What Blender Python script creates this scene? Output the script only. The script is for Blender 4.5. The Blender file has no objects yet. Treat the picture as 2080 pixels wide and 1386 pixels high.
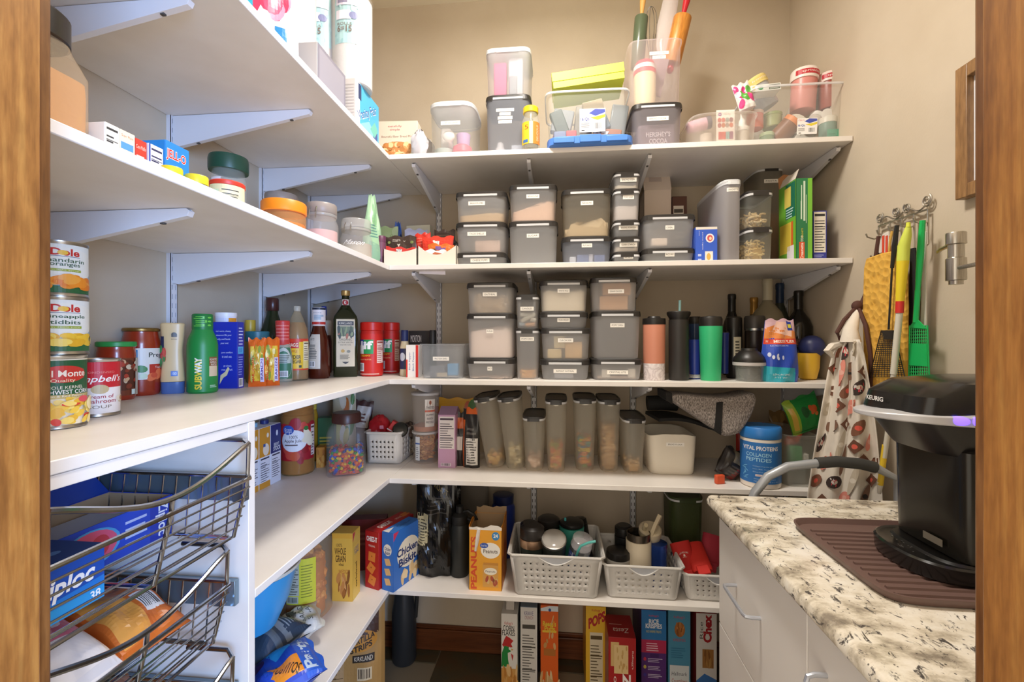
import bpy, bmesh, math, random
from mathutils import Vector, Matrix
from mathutils.geometry import tessellate_polygon

# ------------------------------------------------------------------ camera, world, light, exposure
SC = bpy.context.scene
COL = SC.collection
H = 1.3235                       # eye height
F, YAW, CX, CY = 929.0, 0.0988, 1040.0, 688.0
cam_d = bpy.data.cameras.new('camera'); cam = bpy.data.objects.new('camera', cam_d); COL.objects.link(cam)
cam.location = (0, 0, H); cam.rotation_euler = (math.pi/2, 0, YAW)
cam_d.sensor_width = 36; cam_d.lens = F/2080*36; cam_d.shift_y = (CY-693)/2080; cam_d.clip_start = .02
SC.camera = cam
wd = bpy.data.worlds.new('world'); SC.world = wd; wd.use_nodes = True
bg = wd.node_tree.nodes['Background']; bg.inputs[0].default_value = (1, .89, .74, 1); bg.inputs[1].default_value = 1.08
vs = SC.view_settings; vs.view_transform = 'Standard'; vs.look = 'None'; vs.gamma = 1; vs.exposure = 0.7; vs.use_curve_mapping = False

def area_light(name, loc, target, size, power, col, shape='SQUARE', sy=None):
    l = bpy.data.lights.new(name, 'AREA'); l.energy = power; l.color = col; l.shape = shape; l.size = size
    if sy: l.size_y = sy
    o = bpy.data.objects.new(name, l); COL.objects.link(o); o.location = loc
    o.rotation_euler = (Vector(target)-Vector(loc)).to_track_quat('-Z', 'Y').to_euler()
    return o
# daylight from the window of the room behind the photographer
area_light('window_daylight', (2.0, -2.0, 1.45), (-.8, 1.0, 1.2), 1.2, 100, (.30, .53, 1), 'RECTANGLE', 1.3)

# ------------------------------------------------------------------ measuring
CS, SN = math.cos(YAW), math.sin(YAW)
def rd(u):
    a = (u-CX)/F
    return a*CS-SN, CS+a*SN
def at_depth(u, v, d):
    x, y = rd(u); return Vector((x*d, y*d, H-(v-CY)*d/F))
def on_y(u, v, Y):
    return at_depth(u, v, Y/rd(u)[1])
def on_x(u, v, X):
    return at_depth(u, v, X/rd(u)[0])
def on_z(u, v, Z):
    return at_depth(u, v, F*(H-Z)/(v-CY))
def depth(p): return -p[0]*SN+p[1]*CS

# ------------------------------------------------------------------ materials
def lin(h):
    if not isinstance(h, str): return tuple(h)
    r = [int(h[i:i+2], 16)/255 for i in (0, 2, 4)]
    return tuple(c/12.92 if c <= .04045 else ((c+.055)/1.055)**2.4 for c in r)
MATS = {}
def C(h, rough=.5, metal=0, alpha=None, bump=0, bscale=200, coat=0, trans=0):
    """plain colour with a little procedural mottling; alpha < 1 = clear or milky plastic"""
    k = (h, rough, metal, alpha, bump, bscale, coat, trans)
    if k in MATS: return MATS[k]
    m = bpy.data.materials.new('mat_%s' % (h if isinstance(h, str) else len(MATS))); m.use_nodes = True
    nt = m.node_tree; b = nt.nodes['Principled BSDF']; c = lin(h)
    b.inputs['Base Color'].default_value = (*c, 1); b.inputs['Roughness'].default_value = rough; b.inputs['Metallic'].default_value = metal
    if coat: b.inputs['Coat Weight'].default_value = coat
    tc = nt.nodes.new('ShaderNodeTexCoord')
    if bump:
        n = nt.nodes.new('ShaderNodeTexNoise'); n.inputs['Scale'].default_value = bscale
        nt.links.new(tc.outputs['Object'], n.inputs['Vector'])
        bp = nt.nodes.new('ShaderNodeBump'); bp.inputs['Strength'].default_value = bump; bp.inputs['Distance'].default_value = .002
        nt.links.new(n.outputs['Fac'], bp.inputs['Height']); nt.links.new(bp.outputs[0], b.inputs['Normal'])
    if alpha is not None:
        out = nt.nodes['Material Output']
        mx = nt.nodes.new('ShaderNodeMixShader'); mx.inputs[0].default_value = alpha
        tr = nt.nodes.new('ShaderNodeBsdfTransparent'); tr.inputs[0].default_value = (*[x**.2 for x in c], 1)
        src = b.outputs[0]
        if trans:
            tl = nt.nodes.new('ShaderNodeBsdfTranslucent'); tl.inputs[0].default_value = (*c, 1)
            m2 = nt.nodes.new('ShaderNodeMixShader'); m2.inputs[0].default_value = trans
            nt.links.new(b.outputs[0], m2.inputs[1]); nt.links.new(tl.outputs[0], m2.inputs[2]); src = m2.outputs[0]
        nt.links.new(tr.outputs[0], mx.inputs[1]); nt.links.new(src, mx.inputs[2])
        nt.links.new(mx.outputs[0], out.inputs[0])
    MATS[k] = m
    return m
def clear(h='f4f8f8', a=.16, rough=.08): return C(h, rough, 0, a)
def milky(h='f2f3f6', a=.5, rough=.38): return C(h, rough, 0, min(a*1.0, .8), 0, 200, 0, .5)

def node_mat(name, fn):
    if name in MATS: return MATS[name]
    m = bpy.data.materials.new(name); m.use_nodes = True; fn(m.node_tree, m.node_tree.nodes['Principled BSDF']); MATS[name] = m
    return m
def tex(nt, typ, coord='Object', scale=None, mapping=None, **kw):
    tc = nt.nodes.new('ShaderNodeTexCoord'); n = nt.nodes.new(typ)
    src = tc.outputs[coord]
    if mapping:
        mp = nt.nodes.new('ShaderNodeMapping'); mp.inputs['Scale'].default_value = mapping; nt.links.new(src, mp.inputs[0]); src = mp.outputs[0]
    nt.links.new(src, n.inputs['Vector'])
    if scale: n.inputs['Scale'].default_value = scale
    for a, b in kw.items(): n.inputs[a].default_value = b
    return n
def ramp(nt, src, stops, interp='LINEAR'):
    r = nt.nodes.new('ShaderNodeValToRGB'); r.color_ramp.interpolation = interp; e = r.color_ramp.elements
    while len(e) < len(stops): e.new(.5)
    for i, (p, c) in enumerate(stops): e[i].position = p; e[i].color = (*lin(c), 1)
    nt.links.new(src, r.inputs[0]); return r
def mix(nt, fac, a, b):
    m = nt.nodes.new('ShaderNodeMix'); m.data_type = 'RGBA'
    nt.links.new(fac, m.inputs[0])
    for s, i in ((a, 6), (b, 7)):
        if isinstance(s, str): m.inputs[i].default_value = (*lin(s), 1)
        else: nt.links.new(s, m.inputs[i])
    return m.outputs[2]
def bump(nt, b, src, strength=.2, dist=.002):
    bp = nt.nodes.new('ShaderNodeBump'); bp.inputs['Strength'].default_value = strength; bp.inputs['Distance'].default_value = dist
    nt.links.new(src, bp.inputs['Height']); nt.links.new(bp.outputs[0], b.inputs['Normal'])
def m_wall(nt, b):
    n = tex(nt, 'ShaderNodeTexNoise', 'Object', 5, Detail=6); r = ramp(nt, n.outputs['Fac'], [(.3, 'c0b19b'), (.7, 'c8baa5')])
    nt.links.new(r.outputs[0], b.inputs['Base Color']); b.inputs['Roughness'].default_value = .75
    n2 = tex(nt, 'ShaderNodeTexNoise', 'Object', 160, Detail=3); bump(nt, b, n2.outputs['Fac'], .25, .001)
def m_shelf(nt, b):
    n = tex(nt, 'ShaderNodeTexNoise', 'Object', 9, Detail=5); r = ramp(nt, n.outputs['Fac'], [(.3, 'e9e3dc'), (.7, 'f1ece6')])
    nt.links.new(r.outputs[0], b.inputs['Base Color']); b.inputs['Roughness'].default_value = .42
def m_wood(c0, c1, c2, axis=(28, 28, 1.6), rough=.38):
    def fn(nt, b):
        n = tex(nt, 'ShaderNodeTexNoise', 'Object', 3.0, mapping=axis, Detail=8, Roughness=.65)
        n2 = tex(nt, 'ShaderNodeTexNoise', 'Object', 22, mapping=(axis[0]/4, axis[1]/4, axis[2]), Detail=4)
        r = ramp(nt, n.outputs['Fac'], [(.3, c0), (.5, c1), (.72, c2)])
        r2 = ramp(nt, n2.outputs['Fac'], [(.35, '6b3d16'), (.62, 'ffffff')])
        m = nt.nodes.new('ShaderNodeMix'); m.data_type = 'RGBA'; m.blend_type = 'MULTIPLY'; m.inputs[0].default_value = .28
        nt.links.new(r.outputs[0], m.inputs[6]); nt.links.new(r2.outputs[0], m.inputs[7])
        nt.links.new(m.outputs[2], b.inputs['Base Color']); b.inputs['Roughness'].default_value = rough
        bump(nt, b, n.outputs['Fac'], .08, .001)
    return fn
def m_granite(nt, b):
    n = tex(nt, 'ShaderNodeTexNoise', 'Object', 17, mapping=(1, 1.5, 1), Detail=7, Roughness=.62)
    base = ramp(nt, n.outputs['Fac'], [(.34, '8f8576'), (.44, 'c3b8a4'), (.52, 'e3dac8'), (.64, 'efe9dc')])
    w = tex(nt, 'ShaderNodeTexNoise', 'Object', 62, mapping=(1, .6, 1), Detail=6, Roughness=.7, Distortion=.8)
    dark = ramp(nt, w.outputs['Fac'], [(.565, '000000'), (.62, 'ffffff')])
    c1 = mix(nt, dark.outputs[0], base.outputs[0], '57524e')
    w2 = tex(nt, 'ShaderNodeTexNoise', 'Object', 8, Detail=3, Distortion=.6)
    rust = ramp(nt, w2.outputs['Fac'], [(.71, '000000'), (.76, 'ffffff')])
    c2 = mix(nt, rust.outputs[0], c1, 'a5714a')
    w3 = tex(nt, 'ShaderNodeTexVoronoi', 'Object', 90); sp = ramp(nt, w3.outputs['Distance'], [(.0, 'ffffff'), (.10, 'ffffff'), (.16, '000000')])
    gate = tex(nt, 'ShaderNodeTexNoise', 'Object', 25); g2 = ramp(nt, gate.outputs['Fac'], [(.46, '000000'), (.56, 'ffffff')])
    mm = nt.nodes.new('ShaderNodeMath'); mm.operation = 'MULTIPLY'; nt.links.new(sp.outputs[0], mm.inputs[0]); nt.links.new(g2.outputs[0], mm.inputs[1])
    nt.links.new(mix(nt, mm.outputs[0], c2, '3c3836'), b.inputs['Base Color']); b.inputs['Roughness'].default_value = .16
def m_tile(nt, b):
    n = tex(nt, 'ShaderNodeTexNoise', 'Object', 6, Detail=8, Roughness=.6)
    r = ramp(nt, n.outputs['Fac'], [(.3, '3a3f36'), (.5, '50452f'), (.7, '5c3f28')])
    nt.links.new(r.outputs[0], b.inputs['Base Color']); b.inputs['Roughness'].default_value = .45; bump(nt, b, n.outputs['Fac'], .5, .004)
WALL = node_mat('wall_paint', m_wall); SHELF = node_mat('white_melamine', m_shelf)
JAMB = node_mat('stained_wood', m_wood('7f5126', 'a06c34', 'b98847'))
DARKWOOD = node_mat('dark_base_wood', m_wood('4f2a14', '6b3a1c', '7d4826', (1.6, 28, 28)))
GRANITE = node_mat('granite', m_granite); TILE = node_mat('slate_tile', m_tile)
def m_brushed(nt, b):
    n = tex(nt, 'ShaderNodeTexNoise', 'Object', 30, mapping=(40, 40, 1), Detail=3)
    r = ramp(nt, n.outputs['Fac'], [(.3, 'a9a59c'), (.7, 'cfcbc2')]); nt.links.new(r.outputs[0], b.inputs['Base Color'])
    b.inputs['Metallic'].default_value = 1; b.inputs['Roughness'].default_value = .3
NICKEL = node_mat('brushed_nickel', m_brushed)
CHROME = C('b9bcc2', .16, 1)
WHITEMETAL = C('e4e3e6', .4)

# ------------------------------------------------------------------ geometry collector
class G:
    def __init__(s): s.v = []; s.f = []; s.m = []; s.mats = []; s.sm = []
    def mi(s, m):
        if m not in s.mats: s.mats.append(m)
        return s.mats.index(m)
    def add(s, vs, fs, m, smooth=True):
        o = len(s.v); s.v += [tuple(p) for p in vs]; k = s.mi(m)
        for f in fs: s.f.append([o+i for i in f]); s.m.append(k); s.sm.append(smooth)
        return s
    def box(s, x0, y0, z0, x1, y1, z1, m, M=None):
        vs = [Vector(p) for p in ((x0,y0,z0),(x1,y0,z0),(x1,y1,z0),(x0,y1,z0),(x0,y0,z1),(x1,y0,z1),(x1,y1,z1),(x0,y1,z1))]
        if M: vs = [M @ p for p in vs]
        return s.add(vs, [(3,2,1,0),(4,5,6,7),(0,1,5,4),(1,2,6,5),(2,3,7,6),(3,0,4,7)], m, False)
    def rings(s, rs, m, cap0=True, cap1=True, closed=False, M=None):
        n = len(rs[0]); vs = [p for r in rs for p in r]; fs = []
        if M: vs = [M @ Vector(p) for p in vs]
        k = len(rs)
        for i in range(k if closed else k-1):
            a, b = i*n, ((i+1) % k)*n
            for j in range(n): fs.append((a+j, a+(j+1) % n, b+(j+1) % n, b+j))
        if not closed:
            if cap0: fs.append(tuple(range(n-1, -1, -1)))
            if cap1: fs.append(tuple((k-1)*n+i for i in range(n)))
        return s.add(vs, fs, m)
    def loft(s, prof, m, seg=28, cap0=True, cap1=True, M=None):
        """prof: (hx, hy, z[, n[, cx, cy]]); n = superellipse exponent (2 round, 6 squarish)"""
        return s.rings([oval(*p, seg=seg) for p in prof], m, cap0, cap1, M=M)
    def lathe(s, prof, m, seg=28, cap0=True, cap1=True, M=None):
        return s.loft([(r, r, z) for r, z in prof], m, seg, cap0, cap1, M)
    def tube(s, pts, r, m, seg=8, closed=False):
        pts = [Vector(p) for p in pts]; n = len(pts); rs = []; up = None
        for i, p in enumerate(pts):
            a = pts[i-1] if (i or closed) else p; b = pts[(i+1) % n] if (i < n-1 or closed) else p
            t = (b-a).normalized()
            if up is None: up = Vector((0,0,1)) if abs(t.z) < .9 else Vector((0,1,0))
            x = t.cross(up)
            x = x.normalized() if x.length > 1e-6 else t.orthogonal().normalized()
            y = x.cross(t).normalized(); up = y
            rr = r[i] if isinstance(r, (list, tuple)) else r
            rs.append([p + x*math.cos(q)*rr + y*math.sin(q)*rr for q in [2*math.pi*k/seg for k in range(seg)]])
        return s.rings(rs, m, True, True, closed)
    def prism(s, pts, y0, y1, m, M=None):
        """2d outline in x,z extruded along y"""
        n = len(pts); vs = [Vector((x, y0, z)) for x, z in pts] + [Vector((x, y1, z)) for x, z in pts]
        if M: vs = [M @ p for p in vs]
        fs = [(i, (i+1) % n, n+(i+1) % n, n+i) for i in range(n)]
        tri = tessellate_polygon([[Vector((x, z, 0)) for x, z in pts]])
        fs += [tuple(t) for t in tri] + [tuple(n+i for i in reversed(t)) for t in tri]
        return s.add(vs, fs, m, False)
    def sphere(s, c, rx, ry, rz, m, seg=16, k=9):
        return s.loft([(max(rx*math.sin(math.pi*i/k), 1e-4), max(ry*math.sin(math.pi*i/k), 1e-4), c[2]-rz*math.cos(math.pi*i/k), 2, c[0], c[1]) for i in range(k+1)], m, seg)
def oval(hx, hy, z, n=2, cx=0, cy=0, seg=28):
    r = []
    for i in range(seg):
        t = 2*math.pi*(i+.5)/seg; c, q = math.cos(t), math.sin(t); e = 2/n
        r.append((cx+hx*math.copysign(abs(c)**e, c), cy+hy*math.copysign(abs(q)**e, q), z))
    return r
def obj(name, g, parent=None, sharp=35, bevel=0, solid=0, label=None, recalc=True):
    me = bpy.data.meshes.new(name); me.from_pydata(g.v, [], g.f)
    for m in g.mats: me.materials.append(m)
    me.polygons.foreach_set('material_index', g.m); me.polygons.foreach_set('use_smooth', g.sm)
    if recalc:
        b = bmesh.new(); b.from_mesh(me); bmesh.ops.recalc_face_normals(b, faces=b.faces); b.to_mesh(me); b.free()
    me.update()
    if sharp: me.set_sharp_from_angle(angle=math.radians(sharp))
    o = bpy.data.objects.new(name, me); COL.objects.link(o)
    if parent is not None: o.parent = parent
    if bevel:
        bv = o.modifiers.new('bevel', 'BEVEL'); bv.width = bevel; bv.segments = 2; bv.limit_method = 'ANGLE'
    if solid:
        so = o.modifiers.new('wall', 'SOLIDIFY'); so.thickness = solid; so.offset = -1
    if label: o['label'] = label
    return o
def tag(o, label, cat, group=None):
    o['label'] = label; o['category'] = cat
    if group: o['group'] = group
    return o
def thing(name, label, cat, loc=(0,0,0), rot=0, group=None, tilt=None):
    e = bpy.data.objects.new(name, None); COL.objects.link(e); e.empty_display_size = .03
    e.location = loc; e.rotation_euler = (tilt[0] if tilt else 0, tilt[1] if tilt else 0, rot)
    return tag(e, label, cat, group)
def structure(name, g, bevel=0, **k):
    o = obj(name, g, bevel=bevel, **k); o['kind'] = 'structure'; return o
def copy_tree(o, parent=None):
    c = o.copy(); COL.objects.link(c); c.parent = parent
    for ch in list(o.children): copy_tree(ch, c)
    return c

# ------------------------------------------------------------------ printed art: flat shapes laid on a surface
TXT = {}
def glyphs(s, bold, font=None):
    k = (s, bold)
    if k not in TXT:
        cu = bpy.data.curves.new('t', 'FONT'); cu.body = s; cu.offset = bold; cu.resolution_u = 3; cu.fill_mode = 'FRONT'
        to = bpy.data.objects.new('t', cu); me = bpy.data.meshes.new_from_object(to)
        vs = [(v.co.x, v.co.y) for v in me.vertices]; fs = [tuple(p.vertices) for p in me.polygons]
        bpy.data.objects.remove(to); bpy.data.curves.remove(cu); bpy.data.meshes.remove(me)
        if vs:
            x0, x1 = min(v[0] for v in vs), max(v[0] for v in vs); y0, y1 = min(v[1] for v in vs), max(v[1] for v in vs)
            vs = [((x-x0)/max(x1-x0, 1e-6)-.5, (y-y0)/max(y1-y0, 1e-6)-.5) for x, y in vs]
        TXT[k] = [[vs[i] for i in f] for f in fs]
    return TXT[k]
def clip(poly, x, side):
    out = []
    for i in range(len(poly)):
        a, b = poly[i-1], poly[i]; ia, ib = (a[0]-x)*side >= 0, (b[0]-x)*side >= 0
        if ia != ib:
            t = (x-a[0])/(b[0]-a[0]); out.append((x, a[1]+t*(b[1]-a[1])))
        if ib: out.append(b)
    return out
class Art:
    """shapes in a unit square, x right, y up"""
    def __init__(s, bgc=None, seed=1):
        s.sh = []; s.rn = random.Random(seed)
        if bgc: s.rect(0, 0, 1, 1, bgc)
    def rect(s, x0, y0, x1, y1, c): s.sh.append(([[(x0,y0),(x1,y0),(x1,y1),(x0,y1)]], c)); return s
    def poly(s, pts, c):
        tri = tessellate_polygon([[Vector((x, y, 0)) for x, y in pts]]); s.sh.append(([[pts[i] for i in t] for t in tri], c)); return s
    def ell(s, cx, cy, rx, ry, c, n=20, rot=0):
        q = [(math.cos(2*math.pi*i/n)*rx, math.sin(2*math.pi*i/n)*ry) for i in range(n)]; k, l = math.cos(rot), math.sin(rot)
        s.sh.append(([[(cx+x*k-y*l, cy+x*l+y*k) for x, y in q]], c)); return s
    def text(s, t, cx, cy, w, h, c, rot=0, bold=.0, shear=0, arc=0):
        """rot in quarter turns (w, h measured along the writing) or radians when a float"""
        out = []
        for f in glyphs(t, bold):
            g = []
            for x, y in f:
                x, y = x*w+y*h*shear, y*h
                if arc: y -= arc*(x/w)**2*4*h
                if rot == 1: x, y = -y, x
                elif rot == -1 or rot == 3: x, y = y, -x
                elif rot == 2: x, y = -x, -y
                elif rot: x, y = x*math.cos(rot)-y*math.sin(rot), x*math.sin(rot)+y*math.cos(rot)
                g.append((cx+x, cy+y))
            out.append(g)
        s.sh.append((out, c)); return s
    def lines(s, x0, y0, x1, y1, n, c, fill=.5, ragged=.3):
        dy = (y1-y0)/n; ps = []
        for i in range(n):
            e = x1-(x1-x0)*ragged*s.rn.random(); yb = y0+dy*i; ps.append([(x0,yb),(e,yb),(e,yb+dy*fill),(x0,yb+dy*fill)])
        s.sh.append((ps, c)); return s
    def bars(s, x0, y0, x1, y1, n, c='222222', bgc='f4f4f4'):
        if bgc: s.rect(x0, y0, x1, y1, bgc)
        ps = []; w = (x1-x0)/n*.86
        for i in range(n):
            a = x0+(x1-x0)*.06+i*w; b = a+w*(.3+.4*s.rn.random()); ps.append([(a,y0+(y1-y0)*.15),(b,y0+(y1-y0)*.15),(b,y1-(y1-y0)*.1),(a,y1-(y1-y0)*.1)])
        s.sh.append((ps, c)); return s
    def facts(s, x0, y0, x1, y1, c='2b2b2b', bgc='f3f1ec', n=9):
        s.rect(x0, y0, x1, y1, bgc); w = x1-x0; h = y1-y0
        s.rect(x0+w*.06, y1-h*.11, x1-w*.06, y1-h*.05, c)
        s.lines(x0+w*.06, y0+h*.04, x1-w*.06, y1-h*.17, n, c, .32, .5)
        s.rect(x0+w*.04, y0+h*.62, x1-w*.04, y0+h*.64, c); s.rect(x0+w*.04, y0+h*.3, x1-w*.04, y0+h*.315, c); return s
    def blobs(s, x0, y0, x1, y1, n, cols, r, asp=1.0):
        for i in range(n):
            s.ell(x0+(x1-x0)*s.rn.random(), y0+(y1-y0)*s.rn.random(), r*(.7+.6*s.rn.random()), r*asp*(.7+.6*s.rn.random()), s.rn.choice(cols), 10, s.rn.random()*3)
        return s
    def put(s, name, parent, mapf, w, h, strip=None, rough=.42, lift=6e-5, base=5e-4, label=None, vstrip=None):
        g = G()
        for k, (ps, c) in enumerate(s.sh):
            m = C(c, rough) if isinstance(c, str) else c; off = base+lift*k
            for p in ps:
                q = [((x-.5)*w, y*h) for x, y in p]; parts = [q]
                if strip:
                    parts = []; a = min(x for x, y in q); b = max(x for x, y in q)
                    i = math.floor(a/strip+1e-6)
                    while i*strip < b-1e-7:
                        r = clip(clip(q, i*strip, 1), (i+1)*strip, -1)
                        if len(r) > 2: parts.append(r)
                        i += 1
                if vstrip:
                    p2 = []
                    for q in parts:
                        t = [(y, x) for x, y in q]; a = min(x for x, y in t); b = max(x for x, y in t); i = math.floor(a/vstrip+1e-6)
                        while i*vstrip < b-1e-7:
                            r = clip(clip(t, i*vstrip, 1), (i+1)*vstrip, -1)
                            if len(r) > 2: p2.append([(x, y) for y, x in r])
                            i += 1
                    parts = p2
                for r in parts: g.add([mapf(x, y, off) for x, y in r], [tuple(range(len(r)))], m, False)
        return obj(name, g, parent, sharp=0, label=label, recalc=False)
def flat(origin, ux, uy):
    """map art x,y to a plane; origin = bottom centre"""
    o, a, b = Vector(origin), Vector(ux).normalized(), Vector(uy).normalized(); n = a.cross(b)
    return lambda x, y, d: tuple(o+a*x+b*y+n*d)
def interp(prof, z):
    if z <= prof[0][-1]: return prof[0][0]
    for (r0, z0), (r1, z1) in zip(prof, prof[1:]):
        if z0 <= z <= z1: return r0 if z1 == z0 else r0+(r1-r0)*(z-z0)/(z1-z0)
    return prof[-1][0]
def wrap(prof, z0, ang=0, sy=1):
    """map art round a lathed body, centred on its -y side turned by ang"""
    pz = [(p[0], p[1]) if len(p) == 2 else (p[0], p[2]) for p in prof]; rm = interp(pz, z0+.001)
    def fn(x, y, d):
        r = interp(pz, z0+y)+d; t = x/rm+ang; return (r*math.sin(t), -r*math.cos(t)*sy, z0+y)
    return fn

# ------------------------------------------------------------------ the room
XL, XR, YB, CEIL = -1.07, .917, 1.912, 2.752          # walls and ceiling
SX, SY = -.575, 1.52                                   # front edges of the left and back shelves
ZS = [H+.632, H+.252, H-.140, H-.480, H-.862]; TH = .017
DY0, DY1, DXL, DXR = .25, .389, -.489, .3275           # door wall and opening
structure('wall_left', G().box(XL-.1, DY0, 0, XL, YB+.1, CEIL, WALL))
structure('wall_back', G().box(XL, YB, 0, XR, YB+.1, CEIL, WALL))
structure('wall_right', G().box(XR, DY0, 0, XR+.1, YB+.1, CEIL, WALL))
CASING = node_mat('shaded_casing_wood', m_wood('5f3a1a', '7c5026', '94673a'))  # darker than the jamb: shade on the casing edge put into the colour
fw = G().box(XL, DY0, 0, DXL-.02, DY1, CEIL, WALL).box(DXR+.02, DY0, 0, XR, DY1, CEIL, WALL).box(DXL-.02, DY0, 2.06, DXR+.02, DY1, CEIL, WALL)
structure('wall_front', fw)
structure('ceiling', G().box(XL-.1, DY0, CEIL, XR+.1, YB+.1, CEIL+.1, C('e9e0cc', .8, 0, None, .2, 90)))
fl = structure('floor', G().box(XL-.1, -.6, -.05, XR+.1, YB+.1, -.004, C('8f826c', .8)))
tg = G().box(-.163, -.163, -.01, .163, .163, 0, TILE)
first = None
for i in range(-2, 5):
    for j in range(-1, 7):
        x, y = -.493+.33*(i+.5), 1.823-.33*(j-.5)-(.165 if i % 2 == 0 else 0)
        if x-.163 < XL-.05 or x-.163 > XR or y-.163 > YB or y < -.3: continue
        if first is None: first = o = obj('tile', tg, fl, bevel=.002)
        else: o = first.copy(); COL.objects.link(o)
        o.location = (x, y, 0)
        if y+.163 > YB:
            o.scale.y = max(.05, (YB-(y-.163))/.326); o.location.y = (YB+y-.163)/2
        if x+.163 > XR: o.scale.x = max(.05, (XR-(x-.163))/.326); o.location.x = (XR+x-.163)/2
        if x-.163 < XL: o.scale.x = max(.05, (x+.163-XL)/.326); o.location.x = (XL+x+.163)/2
def base(name, x0, y0, x1, y1, nx, ny):
    g = G()
    if nx: g.box(min(x0, x0+nx*.014), y0, 0, max(x0, x0+nx*.014), y1, .088, DARKWOOD).box(min(x0, x0+nx*.009), y0, .088, max(x0, x0+nx*.009), y1, .105, DARKWOOD)
    else: g.box(x0, y0-.014, 0, x1, y0, .088, DARKWOOD).box(x0, y0-.009, .088, x1, y0, .105, DARKWOOD)
    structure(name, g, bevel=.003)
base('baseboard_back', XL, YB, XR, YB, 0, -1)
base('baseboard_left', XL, .83, XL, YB-.014, 1, 0)
base('baseboard_right', XR, 1.24, XR, YB-.014, -1, 0)
for k, (x, s) in enumerate(((DXL, -1), (DXR, 1))):
    g = G().box(min(x, x+s*.02), DY0-.02, 0, max(x, x+s*.02), DY1, 2.04, JAMB)
    structure('trim_%d' % (k+1), g, bevel=.002)
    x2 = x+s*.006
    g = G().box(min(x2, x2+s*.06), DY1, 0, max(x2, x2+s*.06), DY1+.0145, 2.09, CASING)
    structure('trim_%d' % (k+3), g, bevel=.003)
structure('trim_5', G().box(DXL-.02, DY0-.02, 2.04, DXR+.02, DY1, 2.06, JAMB), bevel=.002)
# ceiling lamp of the pantry, above the frame
lamp = thing('ceiling_lamp', 'round white flush ceiling lamp in the middle of the pantry ceiling', 'lamp', (-.02, 1.02, CEIL))
obj('lamp_base', G().lathe([(.15, -.03), (.16, -.025), (.16, 0)], C('f2f2f0', .4), 40), lamp)
obj('lamp_ring', G().lathe([(.147, -.03), (.152, -.032), (.152, -.045), (.147, -.047), (.143, -.045), (.143, -.032)], C('cfcac0', .3, .8), 40), lamp)
ll = bpy.data.lights.new('lamp_bulb', 'AREA'); ll.shape = 'DISK'; ll.size = .3; ll.energy = 12.6; ll.color = (1, .94, .86)
lo = bpy.data.objects.new('lamp_bulb', ll); COL.objects.link(lo); lo.parent = lamp; lo.location = (0, 0, -.08)
lp = bpy.data.lights.new('lamp_glow', 'POINT'); lp.energy = 4.5; lp.color = (1, .94, .86); lp.shadow_soft_size = .09
lo = bpy.data.objects.new('lamp_glow', lp); COL.objects.link(lo); lo.parent = lamp; lo.location = (0, 0, -.18)

# ------------------------------------------------------------------ shelving
ORD = ['top', 'second', 'middle', 'fourth', 'lowest']
SH = []
for i, z in enumerate(ZS):
    y0 = .405 if i < 3 else .8225
    o = obj('shelf_board', G().box(XL+.001, y0, z-TH, SX, SY-.0006 if False else YB-.001, z, SHELF), bevel=.0015)
    tag(o, '%s white melamine shelf board along the left wall' % ORD[i], 'shelf', 'left shelf boards')
    o2 = obj('shelf_board', G().box(SX+.0006, SY, z-TH, XR-.002, YB-.001, z, SHELF), bevel=.0015)
    tag(o2, '%s white melamine shelf board along the back wall' % ORD[i], 'shelf', 'back shelf boards')
def standard(name, L):
    g = G(); w, d = .0115, .013
    g.box(-w, 0, 0, -w+.0016, -d, L, WHITEMETAL).box(w-.0016, 0, 0, w, -d, L, WHITEMETAL)
    # slotted front: two columns of slots
    xs = [-w, -.0068, -.0042, .0042, .0068, w]; pz = 0
    for j in (0, 2, 4): g.box(xs[j], -d, 0, xs[j+1], -d+.0014, L, WHITEMETAL)
    while pz < L-.025:
        for j in (1, 3): g.box(xs[j], -d, pz, xs[j+1], -d+.0014, pz+.012, WHITEMETAL)
        pz += .0255
    g.box(-w+.0016, -.003, 0, w-.0016, -.002, L, C('3a3530', .7))
    return obj(name, g)
def bracket(parent_name, L=.375, hh=.085):
    g = G(); p = [(0, 0), (L-.006, 0), (L, -.005), (L-.004, -.014), (.02, -hh), (0, -hh+.004)]
    g.prism(p, -.0062, -.0046, WHITEMETAL).prism(p, .0046, .0062, WHITEMETAL)
    q = [p[2], p[3], p[4], p[5]]
    for (a, b), (c, d) in zip(q, q[1:]):
        g.add([(a, -.0062, b), (c, -.0062, d), (c, .0062, d), (a, .0062, b)], [(0, 1, 2, 3)], WHITEMETAL, False)
    for t in (.14, .86):
        x = p[3][0]*(t)+p[4][0]*(1-t); z = p[3][1]*t+p[4][1]*(1-t)
        g.box(x-.004, -.0034, z-.0025, x+.004, .0034, z+.003, C('4a4744', .6))
    return obj(parent_name, g, bevel=.0012)
bk = None
for k, y in enumerate((.765, 1.169, 1.561, 1.885)):
    z0 = .35 if k else 1.2
    s = standard('shelf_standard', 2.05-z0); s.location = (XL, y, z0); s.rotation_euler = (0, 0, math.pi/2)
    tag(s, 'white slotted shelf standard on the left wall, %s from the door' % ['nearest', 'second', 'third', 'fourth'][k], 'shelf standard', 'left wall standards')
    for i, z in enumerate(ZS):
        if k == 0 and i > 1 or i == 2 and k < 1: continue
        if bk is None: bk = b = bracket('shelf_bracket', .40)
        else: b = bk.copy(); COL.objects.link(b)
        b.location = (XL+.0135, y, z-TH-.0008); b.rotation_euler = (0, 0, 0)
        tag(b, 'white tapered bracket under the %s left shelf, %s standard from the door' % (ORD[i], ['nearest', 'second', 'third', 'fourth'][k]), 'bracket', 'left shelf brackets')
bk2 = None
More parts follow.
